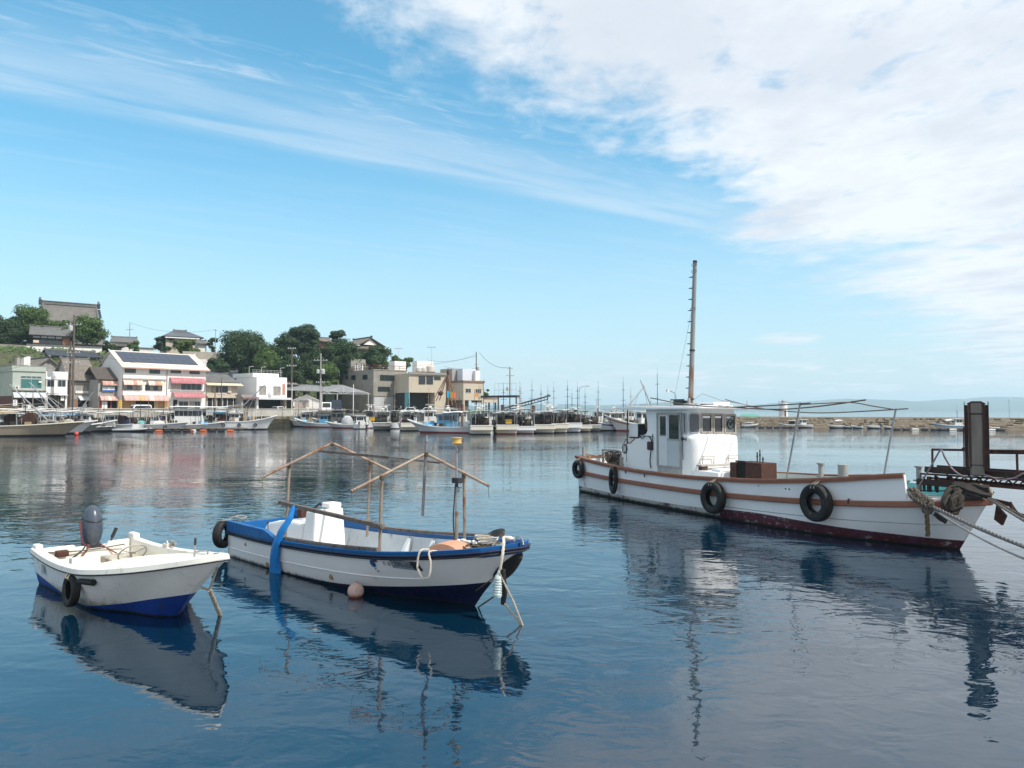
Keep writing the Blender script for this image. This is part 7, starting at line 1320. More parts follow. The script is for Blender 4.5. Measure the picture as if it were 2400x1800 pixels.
    for k in range(7):
        c = Vector((7.2 + k * .075, .02 + .03 * (k % 2), 1.1 + .01 * (k % 3))); b.ico(c, .045, sub=2, scale=(1.1, 1, .8))
    tag(top(b.build('net_floats', mat('white_float', (.66, .64, .6), .5, .1, 5))), 'string of small white floats on the dark net at the bow', 'net float')
    b = MB(); laid(b, spline([(7.85 + .14 * math.cos(a) * (1 + .06 * a), .12 + .13 * math.sin(a), 1.11 + .008 * a) for a in [q * .7 for q in range(28)]], 3), .011, 3)
    tag(top(b.build('rope_coil', M_ROPE_W)), 'white rope coil on the bow of the blue and white boat', 'rope')
    b = MB(); laid(b, spline([(6.7, .86, .98), (6.9, .9, 1.06), (7.1, .82, 1.02), (7.2, .9, .99), (7.0, .94, 1.04), (6.75, .9, 1.0), (7.25, .8, .98)], 6), .02)
    tag(top(b.build('gunwale_rope', mat('yellowed_rope', (.33, .28, .15), .9, .3, 9))), 'yellowed rope wound over the far gunwale beside the tyre', 'rope')
    b = MB(); p0 = H.pt(.835, 1, -1); y = p0.y
    laid(b, spline([(7.35, y + .12, p0.z + .13), (7.34, y - .07, p0.z + .13), (7.30, y - .10, p0.z - .12), (7.40, y - .09, p0.z - .30), (7.56, y - .06, p0.z - .28), (7.60, y - .05, p0.z - .05), (7.56, y - .05, p0.z + .14), (7.6, y + .12, p0.z + .13)], 6), .018)
    tag(top(b.build('rope_loop', M_ROPE_W)), 'loop of white rope hung over the near gunwale by the number', 'rope')
    b = MB(); laid(b, spline([(8.45, .2, 1.26), (8.52, -.1, 1.33), (8.66, -.25, 1.28), (8.72, -.34, 1.12), (8.70, -.36, .95), (8.68, -.36, .84)], 6), .026); b.ico((8.55, -.02, 1.31), .07, sub=2, scale=(1.4, 1, .6))
    tag(top(b.build('bow_line', M_ROPE_W)), 'knotted rope from the bow fairlead down to the plastic bottle', 'rope')
    # plastic bottle used as a float
    bo = MB(); prof = [(0, .44), (.028, .44), (.03, .40), (.035, .385), (.07, .34), (.083, .31)]
    for k in range(6): prof += [(.085, .29 - k * .042), (.077, .275 - k * .042), (.085, .262 - k * .042)]
    prof += [(.085, .04), (.07, .0), (.03, .012), (0, .012)]
    bo.lathe(prof, n=18)
    o = bo.build('plastic_bottle', mat('cloudy_plastic', (.42, .50, .50), .25, .25, 12, 0.002, 30, spec=.6)); o.location = fr.w(8.68, -.42, .40); o.rotation_euler = (rad(-6), rad(4), 0); tag(o, 'clear plastic bottle tied below the bow of the blue and white boat', 'bottle')
    e = onwater(1231, 1467)
    b = MB(); a = fr.w(8.70, -.40, .80); laid(b, [a, a.lerp(e, .5) + Vector((.02, 0, -.03)), e + Vector((0, 0, -.1))], .016); c = fr.w(8.72, -.36, .34); laid(b, [c, c.lerp(e, .6) + Vector((0, 0, -.02)), e + Vector((0, 0, -.1))], .016)
    tag(b.build('mooring_rope', M_ROPE), 'pair of pale ropes running from the bottle down into the water', 'rope', 'mooring ropes')
    b = MB(); laid(b, [fr.w(8.66, -.45, .74), onwater(1080, 1402) + Vector((0, 0, -.06))], .011); laid(b, [fr.w(8.63, -.42, .42), onwater(1116, 1420) + Vector((0, 0, -.05))], .014)
    tag(b.build('bow_chain_line', M_ROPE_D), 'thin dark line slanting back from the bottle along the hull', 'rope', 'mooring ropes')
    b = MB(); b.tube([fr.w(8.74, -.34, .86), fr.w(8.76, -.34, .45), fr.w(8.74, -.35, .28)], [.035, .05, .04], 10); tag(b.build('hanging_strap', M_RUBBER), 'black rubber strap hanging behind the plastic bottle', 'strap')
    b = MB(); laid(b, spline([(-.05, -1.0, .86), (-.1, -.75, .93), (.05, -.6, .9), (.2, -.8, .9), (-.02, -.9, .92), (-.12, -1.02, .8)], 6), .014); tag(top(b.build('stern_rope', M_ROPE)), 'tan rope knotted round the stern corner above the tyre', 'rope')

def place_on(me, fn, parent, th=.003):
    """bend flat lettering onto a surface: fn(x, z) gives the surface point"""
    for v in me.vertices: v.co = fn(v.co.x, v.co.y)
    bpy.context.view_layer.update()
    return link(me.name, me, parent)
blue_fishing_boat()
# ---------------------------------------------------------------- big white work boat with a wheelhouse
def work_boat():
    fr = Frame((4.175, 33.681), -63.81)
    root = empty('work_boat', fr, 'large old white wooden work boat with brown rails, wheelhouse and tall pole mast', 'work boat')
    white = mat('chalky_white_paint', (0.79, 0.80, 0.81), .5, .05, 1.1, 0.0015, 8, spec=.35, stains=(((0.44, 0.44, 0.42), .60, 1.8, .4), ((.33, .20, .13), .69, 2.6, .07), ((.20, .18, .16), .75, 7, .5)))
    boot = mat('peeling_maroon_boot', (0.078, 0.017, 0.028), .65, .25, 2, .002, 30, stains=(((0.09, .035, .08), .52, 1.2, .5), ((0.33, 0.31, 0.285), .545, 3.4, 1.8), ((.35, .3, .26), .60, 8, 1)), grime=(.05, .035, (0.018, .017, .010)))
    rail = mat('brown_painted_rail', (0.245, 0.100, 0.062), .6, .15, 2.5, .002, 40, stains=(((0.15, .06, .04), .60, 5, 1), ((.38, .2, .13), .66, 7, 1)))
    house = mat('white_wheelhouse_paint', (0.79, 0.80, 0.80), .42, .03, 1.0, spec=.4, stains=(((.58, .56, .51), .62, 2.2, .3), ((.45, .33, .24), .68, 3, .12)))
    teal = mat('teal_inner_bulwark', (.12, .46, .47), .6, .15, 2, stains=(((.45, .5, .48), .6, 5, 1), ((.15, .1, .07), .69, 4, .5)))
    deck = mat('grey_deck', (.30, .32, .30), .8, .2, 2)
    greyal = mat('dull_grey_frame', (.36, .35, .34), .55, .18, 5, metal=.2, stains=(((.25, .2, .16), .58, 6, .4),))
    zb = pchip([0, .3, .45, .65, .8, .9, 1], [.24, .20, .22, .37, .31, .27, .24])
    H = Hull(16.827, 16.083, [1.471, 1.794, 1.782, 1.591, 1.351, .907], [.845, .782, .857, 1.279], [1.41, 1.609, 1.593, 1.321, .505], zb, .5, 1.0, .8)
    b = MB(); H.loft(b, 64, 8)
    peel = mat('stripped_grey_boot', (.42, .41, .39), .75, .2, 2, .003, 30, stains=(((.10, .035, .05), .52, 2.2, 1.2), ((.22, .2, .17), .56, 5, 1), ((.03, .03, .025), .64, 6, .8)), grime=(.09, .05, (.022, .021, .012)))
    for i, f in enumerate(b.f):
        if b.m[i] == 1 and sum(b.v[k][0] for k in f) / 4 < 8.9 + .5 * math.sin(sum(b.v[k][2] for k in f) * 9): b.m[i] = 2
    b.build('hull', [white, boot, peel], root, fix=True)
    for f in (.52,):
        kn = MB(); sweep(kn, [H.pt(.55 + .44 * i / 30, f, -1, .003) for i in range(31)], [(0, -.008), (.006, 0), (0, .008)]); kn.build('plank_seam', mat('seam_grey', (.22, .23, .24), .8), root)  # thin strip in plain grey for the plank seam
    bw = pchip([0, 1, 2.4, 3.9, 5.2, 6.5, 7.7, 9.2, 10.7, 12.4, 13.9, 14.6, 15.5, 16.9], [1.50, 1.42, 1.35, 1.29, 1.25, 1.25, 1.26, 1.31, 1.37, 1.51, 1.67, 1.77, 1.88, 2.0])
    # bulwarks: near side ends with a step before the bow, far side runs on
    bwf = pchip([0, 6, 10.7, 12.2, 13.3, 15.0, 16.9], [1.50, 1.25, 1.36, 1.46, 1.42, 1.44, 1.50])
    for sd, xe in ((-1, 15.46), (1, 16.3)):
        m = MB(); n = 60; vs = []
        for i in range(n + 1):
            t = xe / H.L * i / n; g = H.pt(t, 1, sd); fl = .03 + .10 * t
            top = Vector((g.x, g.y + sd * fl, bw(g.x) if sd < 0 else bwf(g.x))); vs += [g + Vector((0, sd * .01, 0)), top, top - Vector((0, sd * .075, 0)), Vector((g.x, g.y - sd * .08, g.z))]
        out = [(i * 4, (i + 1) * 4, (i + 1) * 4 + 1, i * 4 + 1) for i in range(n)]; cap = [(i * 4 + 1, (i + 1) * 4 + 1, (i + 1) * 4 + 2, i * 4 + 2) for i in range(n)]; inn = [(i * 4 + 2, (i + 1) * 4 + 2, (i + 1) * 4 + 3, i * 4 + 3) for i in range(n)]
        fx = (lambda q: q) if sd < 0 else (lambda q: [x[::-1] for x in q])
        o0 = len(m.v); m.add(vs, fx(out), 0, True); k = len(m.f)
        m.f += [tuple(a + o0 for a in q) for q in fx(cap) + fx(inn)]; m.m += [0] * n + [1 if i * xe / n > 12.8 else 2 for i in range(n)]; m.sm += [False] * 2 * n
        e = n * 4; m.add(vs[:4] + vs[e:e + 4], [(0, 1, 2, 3), (7, 6, 5, 4)], 0); m.build('bulwark', [white, teal, mat('grey_green_bulwark', (.44, .50, .47), .6, .12, 2, stains=(((.3, .28, .22), .6, 4, .6),))], root)
        if sd > 0: xe = 12.2
        r = MB(); xs = [xe * i / 50 for i in range(51)]
        sweep(r, [Vector((x, sd * (H.b(x / H.L) + .03 + .1 * x / H.L), bw(x))) for x in xs], [(-.085, .012), (-.09, .045), (.06, .05), (.075, .01), (.06, -.085), (.012, -.085), (.012, .0)] if sd < 0 else [(.085, .012), (.012, .0), (.012, -.085), (-.06, -.085), (-.075, .01), (-.06, .05), (.09, .045)]); r.build('cap_rail', rail, root)
    # transom with rails
    tr = MB(); g = H.pt(0, 1, 1); tr.box(-.05, .03, -g.y - .02, g.y + .02, g.z - .02, bw(0) - .02); tr.build('transom', white, root)
    r = MB(); r.box(-.12, .07, -g.y - .10, g.y + .10, bw(0) - .06, bw(0) + .05); r.build('cap_rail', rail, root, bevel=.015)
    r = MB(); r.box(-.12, -.0, -g.y - .11, g.y + .11, g.z - .09, g.z + .06); r.build('rub_rail', rail, root, bevel=.015)
    r = MB(); sweep(r, H.sheer(1.0, n=70), [(0, -.085), (.075, -.085), (.10, -.06), (.10, .05), (.08, .075), (0, .075)]); r.build('rub_rail', rail, root)
    fc = MB(); sweep(fc, H.sheer(1.0, n=30, t0=.915, t1=1.0), [(-.10, .06), (0.02, .07), (.02, .13), (-.10, .13)]); fc.build('bow_coaming', white, root)
    dk = MB(); dk.grid(lambda i, j: (16.4 * i, (max(H.b(16.4 * i / H.L) - .05, .01)) * (2 * j - 1), H.zs(16.4 * i / H.L) + .10 + .05 * (1 - (2 * j - 1) ** 2)), 30, 8); dk.build('deck', deck, root)

    # wheelhouse: lofted shell with rounded front corners
    def ring(xa, xf, y0, y1, rf, ra=.05, n=8):
        P = [(xa + ra, y0)]
        for k in range(n + 1): a = -math.pi / 2 + math.pi / 2 * k / n; P.append((xf - rf + rf * math.cos(a), y0 + rf + rf * math.sin(a)))
        for k in range(n + 1): a = math.pi / 2 * k / n; P.append((xf - rf + rf * math.cos(a), y1 - rf + rf * math.sin(a)))
        P += [(xa + ra, y1)]
        for k in range(3): a = math.pi / 2 + math.pi / 2 * k / 2; P.append((xa + ra + ra * math.cos(a), y1 - ra + ra * math.sin(a)))
        for k in range(3): a = math.pi + math.pi / 2 * k / 2; P.append((xa + ra + ra * math.cos(a), y0 + ra + ra * math.sin(a)))
        return P
    Y0, Y1 = -1.15, 1.12
    lev = [(.85, 2.83, 7.27, 0), (1.9, 2.83, 7.25, 0), (2.03, 2.90, 7.25, 0), (2.10, 3.02, 7.25, 0), (2.28, 3.62, 7.25, 0), (2.46, 4.12, 7.24, 0), (2.54, 4.26, 7.22, .0), (2.60, 4.46, 7.12, .01), (2.72, 4.54, 7.08, .02), (3.0, 4.53, 7.08, .02), (3.35, 4.46, 7.10, .02), (3.54, 4.44, 7.11, .02)]
    sh = MB(); rs = [[(x, y, z) for x, y in ring(xa, xf, Y0 + i, Y1 - i, .42)] for z, xa, xf, i in lev]; n = len(rs[0])
    sh.add([p for q in rs for p in q], [(i * n + j, i * n + (j + 1) % n, (i + 1) * n + (j + 1) % n, (i + 1) * n + j) for i in range(len(rs) - 1) for j in range(n)], 0, True); sh.add(rs[-1], [tuple(range(n))])
    wh = sh.build('wheelhouse', house, root)
    rf = MB(); rp = ring(2.85, 7.62, -1.36, 1.40, .5, .12); 
    rf.prism([(x, y, 3.53 + .05 * (1 - (y / 1.4) ** 2)) for x, y in rp], (0, 0, .09)); rf.build('roof', house, root, bevel=.03)
    rb = MB(); rb.prism([(x, y, 3.625) for x, y in ring(4.1, 7.2, -.95, 1.0, .5, .3)], (0, 0, .06)); rb.build('roof_crown', house, root, bevel=.03)
    tb_ = MB().box(5.95, 6.9, .1, .85, 3.70, 3.80); tb_.build('roof_hatch', house, root, bevel=.02)
    for y in (-1.13, 1.05): po = MB(); po.tube([(3.27, y, 3.53), (3.20, y, 1.45)], .028, 8); po.build('roof_post', mat('brown_post', (.12, .08, .06), .7, .3, 5), root)
    lk = MB(); lk.box(3.17, 3.74, -1.0, -.25, 2.45, 2.98); lk.build('locker', house, root, bevel=.02)
    MB().box(3.745, 4.42, -.98, .9, 2.48, 2.96).build('shelter_shade_block', mat('painted_recess_shade', (.008, .008, .009), .9), root)  # solid block, near-black colour in place of the shade under the shelter
    MB().box(3.2, 4.4, -1.02, -.2, 2.40, 2.448).build('locker_shelf', M_DARKMETAL, root)
    ns = MB(); ns.ico((4.40, -.95, 3.05), .22, sub=2, scale=(.55, .8, 1.5), jit=.1, seed=3); ns.build('hanging_net', M_ROPE_D, root)
    # door
    dr = bpy.data.objects.new('door', None); COL.objects.link(dr); dr.parent = root; dr.location = (0, Y0, 0)
    x0, x1, z0, z1 = 5.22, 6.66, 1.42, 3.42
    f = MB()
    for a in ((x0, x0 + .07, z0, z1), (x1 - .10, x1, z0, z1), (x0 + .07, x1 - .10, z1 - .09, z1), (x0 + .07, x1 - .10, z0, z0 + .06)): f.box(a[0], a[1], -.05, .03, a[2], a[3])
    f.build('door_frame', greyal, dr)
    MB().box(x0 + .02, x1 - .02, -.028, .03, 1.12, z0 - .004).build('door_sill', mat('bare_grey_sill', (.36, .37, .36), .7, .2, 4, stains=(((.2, .18, .15), .55, 6, .5),)), dr)
    l1 = MB(); l1.box(5.33, 5.84, -.035, .02, z0 + .06, 2.58); l1.box(5.33, 5.84, -.035, .02, 3.29, z1 - .09); l1.box(5.33, 5.395, -.035, .02, 2.58, 3.29); l1.box(5.775, 5.84, -.035, .02, 2.58, 3.29)
    l1.build('door_leaf', mat('pale_door_panel', (.62, .64, .66), .5, .05, 2), dr)
    l2 = MB(); l2.box(5.85, 6.54, -.022, .02, z0 + .06, 2.46); l2.box(5.85, 6.54, -.022, .02, 3.33, z1 - .09); l2.box(5.85, 5.93, -.022, .02, 2.46, 3.33); l2.box(6.50, 6.54, -.022, .02, 2.46, 3.33)
    l2.build('door_leaf', mat('grey_door_panel', (.47, .51, .54), .5, .08, 2, stains=(((.3, .27, .24), .64, 3, .3),)), dr)
    for a, c in (((5.395, 5.775, 2.58, 3.29), 'pane'), ((5.93, 6.50, 2.46, 3.33), 'pane')): MB().box(a[0], a[1], -.012, .018, a[2], a[3]).build('pane', glass('teal_dark_glass', (.015, .04, .045), .05, .8), dr)
    for a in ((5.38, 5.79, 2.55, 2.585), (5.84, 6.52, 2.42, 2.465)): MB().box(a[0], a[1], -.042, -.02, a[2], a[3]).build('window_sill', greyal, dr)
    # front windows
    def frame_window(y0, y1, z0, z1, x, screen=False, dark=False):
        w = bpy.data.objects.new('window', None); COL.objects.link(w); w.parent = root; w.location = (x, (y0 + y1) / 2, (z0 + z1) / 2)
        a, c = (y1 - y0) / 2, (z1 - z0) / 2; f = MB(); t = .062
        f.box(-.01, .04, -a, -a + t, -c, c); f.box(-.01, .04, a - t, a, -c, c); f.box(-.01, .04, -a + t, a - t, -c, -c + t * 1.2); f.box(-.01, .04, -a + t, a - t, c - t, c)
        f.build('window_frame', mat('bleached_wood_frame', (.34, .31, .27), .7, .2, 6, stains=(((.42, .32, .2), .6, 4, 1),)), w)
        s = MB(); s.box(-.012, .022, -a + t, -a + t + .028, -c + t, c - t); s.box(-.012, .022, a - t - .028, a - t, -c + t, c - t); s.box(-.012, .022, -a + t, a - t, c - t - .028, c - t); s.build('inner_sash', M_DARKMETAL, w)
        MB().box(-.015, .008, -a + t, a - t, -c + t, c - t).build('pane', glass('pale_wheelhouse_glass', (.13, .15, .15), .06, .8) if screen else glass('wheelhouse_glass', (.035, .04, .04), .05, .7), w)
        if screen:
            q = MB(); B = (Vector((0, 1, 0)), Vector((0, 0, 1)), Vector((1, 0, 0)))
            q.lathe([(.150, .0), (.150, .035), (.172, .035), (.176, .0)], (.012, .03, 0), n=28, basis=B, closed=True); q.lathe([(0, .03), (.055, .028), (.06, 0)], (.012, .03, 0), n=14, basis=B)
            q.beam((.025, .03, 0), (.025, .17, .06), .035, .02, up=(1, 0, 0)); q.beam((.025, .03, 0), (.025, -.09, .07), .02, .02, up=(1, 0, 0)); q.prism([(.02, .03, .05), (.02, .10, .15), (.02, .17, .09), (.02, .1, .03)], (.01, 0, 0)); q.build('clear_view_screen', M_DARKMETAL, w)
    frame_window(-.67, -.15, 2.68, 3.40, 7.085); frame_window(-.115, .36, 2.66, 3.39, 7.085); frame_window(.41, .95, 2.64, 3.37, 7.085, True)
    # windows that follow the rounded corners
    def band_window(sy, s0, s1, z0, z1, rc, name='corner_window'):
        """window bent round a wheelhouse corner; s runs along the wall from the side (metres)"""
        def pt(s, z, o):
            r = .40 + o; xc, yc = 7.09 - .40, (Y0 + .02 + .40)
            arc = math.pi / 2 * .40
            if s < 0: p = (xc + s, yc - r)
            elif s < arc: a = -math.pi / 2 + s / .40; p = (xc + r * math.cos(a), yc + r * math.sin(a))
            else: p = (xc + r, yc + (s - arc))
            y = p[1] if sy < 0 else (Y0 + Y1) - p[1]
            return Vector((p[0], y, z))
        w = bpy.data.objects.new(name, None); COL.objects.link(w); w.parent = root
        def outline(ins, k=6):
            a0, a1, b0, b1 = s0 + ins, s1 - ins, z0 + ins, z1 - ins; r = max(rc - ins, .01); P = []
            for cx, cz, st in ((a1 - r, b0 + r, -90), (a1 - r, b1 - r, 0), (a0 + r, b1 - r, 90), (a0 + r, b0 + r, 180)):
                for i in range(k + 1): an = rad(st + 90 * i / k); P.append((cx + r * math.cos(an), cz + r * math.sin(an)))
            return P
        A = outline(0); B_ = outline(.05); n = len(A); f = MB()
        vs = [pt(s, z, .028) for s, z in A] + [pt(s, z, .028) for s, z in B_] + [pt(s, z, -.01) for s, z in A] + [pt(s, z, .004) for s, z in B_]
        q = [(i, (i + 1) % n, n + (i + 1) % n, n + i) for i in range(n)] + [(2 * n + i, 2 * n + (i + 1) % n, (i + 1) % n, i) for i in range(n)] + [(n + i, n + (i + 1) % n, 3 * n + (i + 1) % n, 3 * n + i) for i in range(n)]
        f.add(vs, q if sy < 0 else [x[::-1] for x in q]); f.build('window_frame', mat('rubber_grey_frame', (.40, .42, .44), .6, .15, 6), w)
        g = MB(); gz = 8
        C = outline(.04); smin = min(s for s, z in C); smax = max(s for s, z in C)
        g.grid(lambda i, j: pt(smin + (smax - smin) * i, z0 + .04 + (z1 - z0 - .08) * j, .012), 10, gz); g.build('pane', glass('hazy_grey_glass', (.10, .11, .12), .25, .5), w)
    band_window(-1, .225, .66, 2.68, 3.42, .13); band_window(-1, .0, .18, 2.66, 3.42, .04, 'side_window'); band_window(1, .0, .5, 2.62, 3.36, .12)
    # fittings on the wheelhouse
    lp = MB().box(4.62, 4.98, Y0 - .06, Y0 + .01, 2.00, 2.32); lp.build('side_lamp', mat('maroon_lamp_board', (.06, .02, .025), .5, .3, 6), root, bevel=.05)
    cb = MB(); cb.tube(spline([(4.95, Y0 - .03, 2.52), (4.5, Y0 - .03, 2.53), (4.12, Y0 + .0, 2.53)], 4), .02, 7); cb.tube(spline([(4.75, Y0 - .05, 2.52), (4.9, Y0 - .05, 2.38), (4.92, Y0 - .07, 2.1), (4.84, Y0 - .07, 1.6), (4.88, Y0 - .06, 1.32)], 6), .022, 7, 1)
    cb.tube(spline([(4.12, Y0 - .03, 2.56), (4.3, Y0 - .04, 2.42), (4.48, Y0 - .04, 2.54)], 5), .016, 6, 1); cb.tube([(4.98, Y0 - .04, 2.62), (4.96, Y0 - .04, 2.0)], .015, 6, 1); cb.build('deck_cable', [greyal, mat('dark_cable', (.025, .028, .035), .6, .2, 5)], root)
    hk = MB(); hk.tube([(6.74, Y0 - .04, 2.50), (6.75, Y0 - .12, 2.49), (7.05, Y0 - .14, 2.49)], .02, 7); hk.tube([(7.05, Y0 - .14, 2.42), (7.05, Y0 - .14, 2.56)], .018, 7); hk.ico((6.73, Y0 - .04, 2.5), .06, sub=2, jit=.08); hk.tube([(6.74, Y0 - .05, 2.46), (6.76, Y0 - .05, 1.75)], .012, 6); hk.tube([(6.55, Y0 - .06, 3.4), (6.72, Y0 - .05, 2.5)], .008, 5); hk.build('side_hook', M_DARKMETAL, root)
    pu = MB()
    for k in range(3): pu.tube([Vector((3.12 + .02 * k, -1.2, 1.98)) + Vector((.13 * math.cos(a) * (1 - .1 * k), .05 * k, .18 * math.sin(a))) for a in [q * math.pi / 8 for q in range(16)]], .016, 6, closed=True)
    pu.tube(spline([(3.12, -1.2, 2.2), (3.1, -1.1, 2.35), (3.4, -1.15, 2.2), (3.8, -1.16, 2.42)], 5), .018, 6); pu.build('pulley_block', M_DARKMETAL, root)
    # roof rails, lamp, box at mast foot
    rr_ = MB()
    for sd, y in ((-1, -1.22), (1, 1.26)):
        for x in (4.9, 6.1, 7.35): rr_.tube([(x, y, 3.58), (x, y, 3.86)], .014, 6)
    rr_.tube([(4.2, -1.22, 3.72), (7.5, -1.22, 3.66)], .012, 6); rr_.tube([(5.9, 0, 3.88), (6.4, .0, 4.12), (7.4, 0, 3.86), (8.33, 1.0, 3.6)], .012, 6); rr_.tube([(3.1, .3, 3.80), (5.6, .3, 3.76)], .01, 6); rr_.build('roof_rail', greyal, root)
    bx = MB(); bx.box(4.93, 5.50, -.18, .22, 3.64, 3.88); bx.box(4.80, 5.62, -.22, -.185, 3.88, 3.93); bx.build('roof_box', mat('dark_green_box', (.02, .03, .032), .6, .3, 7, stains=(((.10, .09, .08), .6, 6, 1),)), root, bevel=.01)
    # mast
    mp = MB(); k = 24; p0 = Vector((5.70, .02, 3.6)); p1 = Vector((6.04, .02, 9.12))
    mp.tube([p0.lerp(p1, i / k) for i in range(k + 1)], [.098 - .024 * i / k for i in range(k + 1)], 14)
    ms = mp.build('mast', mat('rust_streaked_mast', (.25, .26, .255), .55, .15, 1.5, stains=(((.20, .10, .055), .50, 1.1, .25), ((.10, .07, .05), .62, 4, .4)), stretch=(2, 2, .5)), root)
    for i in range(11):
        p = p0.lerp(p1, .135 + .0755 * i); s = MB(); s.prism([p + Vector((-.07, -.02, .015)), p + Vector((-.24, -.05, .012)), p + Vector((-.24, -.05, -.008)), p + Vector((-.07, -.02, -.035))], (.008, -.03, 0)); s.build('mast_step', M_DARKMETAL, ms)
    for fz, r in ((.39, .105), (.06, .12), (.985, .082)): 
        p = p0.lerp(p1, fz if fz < .9 else .99); c = MB(); c.lathe([(r * .85, -.03), (r, -.03), (r, .03), (r * .85, .03)], p, n=14, closed=True); c.build('mast_band', M_DARKMETAL, ms)
    for fz in (.67, .925, .97):
        p = p0.lerp(p1, fz)
        for sd in (-1, 1):
            c = MB(); c.tube([p + Vector((sd * (.10 + .04 * math.cos(a)), -.03, .055 * math.sin(a))) for a in [q * math.pi / 6 for q in range(12)]], .009, 5, closed=True); c.build('mast_ring', M_DARKMETAL, ms)
    s_ = MB(); s_.tube([p0.lerp(p1, .665) + Vector((-.1, 0, 0)), Vector((4.86, -.1, 3.86))], .006, 5); s_.build('mast_stay', M_GALV, ms)
    mb2 = MB(); mb2.box(5.5, 5.9, -.14, .18, 3.63, 3.78); mb2.box(5.80, 5.9, -.19, -.14, 3.62, 3.96); mb2.build('mast_foot', greyal, ms)
    # mast-foot lamp
    sl_ = MB(); sl_.tube(spline([(4.98, -.1, 3.86), (4.97, -.1, 4.12), (4.72, -.16, 4.26)], 6), .018, 7); sl_.lathe([(0, .04), (.05, .03), (.08, -.04), (0, -.04)], (4.60, -.18, 4.28), n=10); sl_.build('roof_lamp', M_GALV, root)
    # bench, handles, low coaming in front of the wheelhouse
    MB().box(7.36, 7.66, -1.12, .72, 1.56, 1.61).build('bench_seat', mat('bleached_bench', (.36, .33, .30), .8, .2, 4), root, bevel=.008)
    MB().box(7.40, 7.60, -1.05, -.80, 1.30, 1.555).build('bench_leg', mat('brown_bench_leg', (.10, .05, .035), .7, .3, 6), root)
    MB().box(7.40, 7.60, .45, .65, 1.30, 1.555).build('bench_leg', mat('brown_bench_leg', (.10, .05, .035)), root)
    for y in (-.78, .38):
        h = MB(); h.tube(spline([(7.31, y, 1.62), (7.33, y, 1.86), (7.33, y + .04, 1.89), (7.33, y + .46, 1.88), (7.33, y + .50, 1.85), (7.31, y + .50, 1.6)], 4), .014, 6); h.build('grab_handle', mat('rusty_handle', (.42, .30, .24), .6, .2, 8), root)
    MB().box(7.26, 8.55, -1.18, 1.15, .9, 1.42).build('deck_house', house, root, bevel=.03)
    MB().box(7.9, 8.35, -.9, .6, 1.42, 1.50).build('deck_hatch', house, root, bevel=.02)
    # rusty tank on deck
    tk = bpy.data.objects.new('rusty_tank', None); COL.objects.link(tk); tk.parent = root; tk.location = (9.3, -.35, 1.0)
    MB().box(-.02, .70, -.32, .35, 0, .80).build('tank_shell', M_RUST, tk, bevel=.01); MB().box(-.72, -.42, -.34, .33, 0, .76).build('side_plate', M_RUST, tk, bevel=.01); MB().box(-.40, -.04, -.30, .33, 0, .80).build('shade_block', mat('painted_recess_shade', (.008, .008, .009), .9), tk)  # gap filled by a solid block coloured near-black as its shade
    MB().box(-.45, .02, -.345, -.31, .79, .84).build('rim', M_RUST, tk)
    for x, h_ in ((.30, .34), (.42, .42), (.55, .2)): v = MB(); v.tube([(x, -.1, .8), (x, -.1, .8 + h_)], .022, 7); v.ico((x, -.1, .8 + h_ * .6), .04, sub=1); v.build('valve', M_DARKMETAL, tk)
    # engine and pipes at the stern
    eg = bpy.data.objects.new('net_winch', None); COL.objects.link(eg); eg.parent = root; eg.location = (.9, -.3, 1.0)
    p = MB(); p.tube(spline([(-.70, 0, .05), (-.72, 0, .70), (-.66, 0, .78), (.2, 0, .80), (.6, .1, .74), (.66, .2, .4)], 5), .055, 10); p.tube([(-.5, .3, .1), (-.5, .3, .62), (.7, .3, .62)], .045, 9); p.build('exhaust_pipe', mat('dull_steel_pipe', (.36, .35, .33), .4, .2, 5, metal=.5), eg)
    p = MB(); p.box(-.1, .68, -.2, .3, .05, .42); p.lathe([(0, -.2), (.2, -.2), (.2, .05), (.12, .06), (.12, .2), (0, .2)], (.15, -.15, .5), 'y', 18); p.ico((.45, -.1, .55), .16, jit=.15, seed=2); p.ico((-.1, 0, .52), .13, jit=.2, seed=5); p.build('winch_body', mat('oily_brown_machine', (.09, .06, .045), .6, .5, 8), eg, bevel=.01)
    p = MB()
    for k in range(6): p.tube(spline([(-.3 + .2 * k, -.2, .3), (-.2 + .18 * k, -.32, .62 + .05 * (k % 3)), (0 + .15 * k, -.1, .72), (.1 + .12 * k, .1, .4)], 5), .02, 6)
    p.build('winch_hose', M_DARKMETAL, eg)
    MB().lathe([(0, 0), (.13, 0), (.13, .26), (0, .26)], (-.05, -.9, 1.3), n=14).build('stern_drum', mat('tan_drum', (.30, .24, .16), .7, .2, 5), root)
    st = MB(); st.tube([(.2, -1.2, 1.62), (1.4, -.9, 1.52)], .02, 6); st.build('stern_bar', M_PIPE_RUST, root)
    def bitt(x, y, z0, z1, r, cross=True, m=greyal, flat=False):
        q = MB(); q.tube([(x, y, z0), (x, y, z1)], r, 12)
        if cross: q.tube([(x - .16, y, z0 + (z1 - z0) * .55), (x + .16, y, z0 + (z1 - z0) * .55)], .022, 8)
        if flat: q.lathe([(0, .03), (r * 1.6, .03), (r * 1.6, -.01), (r, -.02)], (x, y, z1), n=12)
        q.build('mooring_bitt', m, root)
    wd = mat('grey_bitt_post', (.27, .27, .26), .8, .25, 4, stretch=(3, 3, .6), stains=(((.16, .13, .1), .58, 5, .3),))
    bitt(.2, -1.3, 1.0, 1.94, .065, True, wd); bitt(3.25, -1.42, 1.0, 1.66, .075, True, wd); bitt(11.77, 0, 1.0, 1.88, .075, True, wd, True); bitt(12.58, 0, 1.0, 1.91, .145, False, wd); bitt(15.0, 0, 1.2, 2.0, .065, True, wd, True); bitt(14.8, -.35, 1.2, 1.62, .10, False, wd, True)
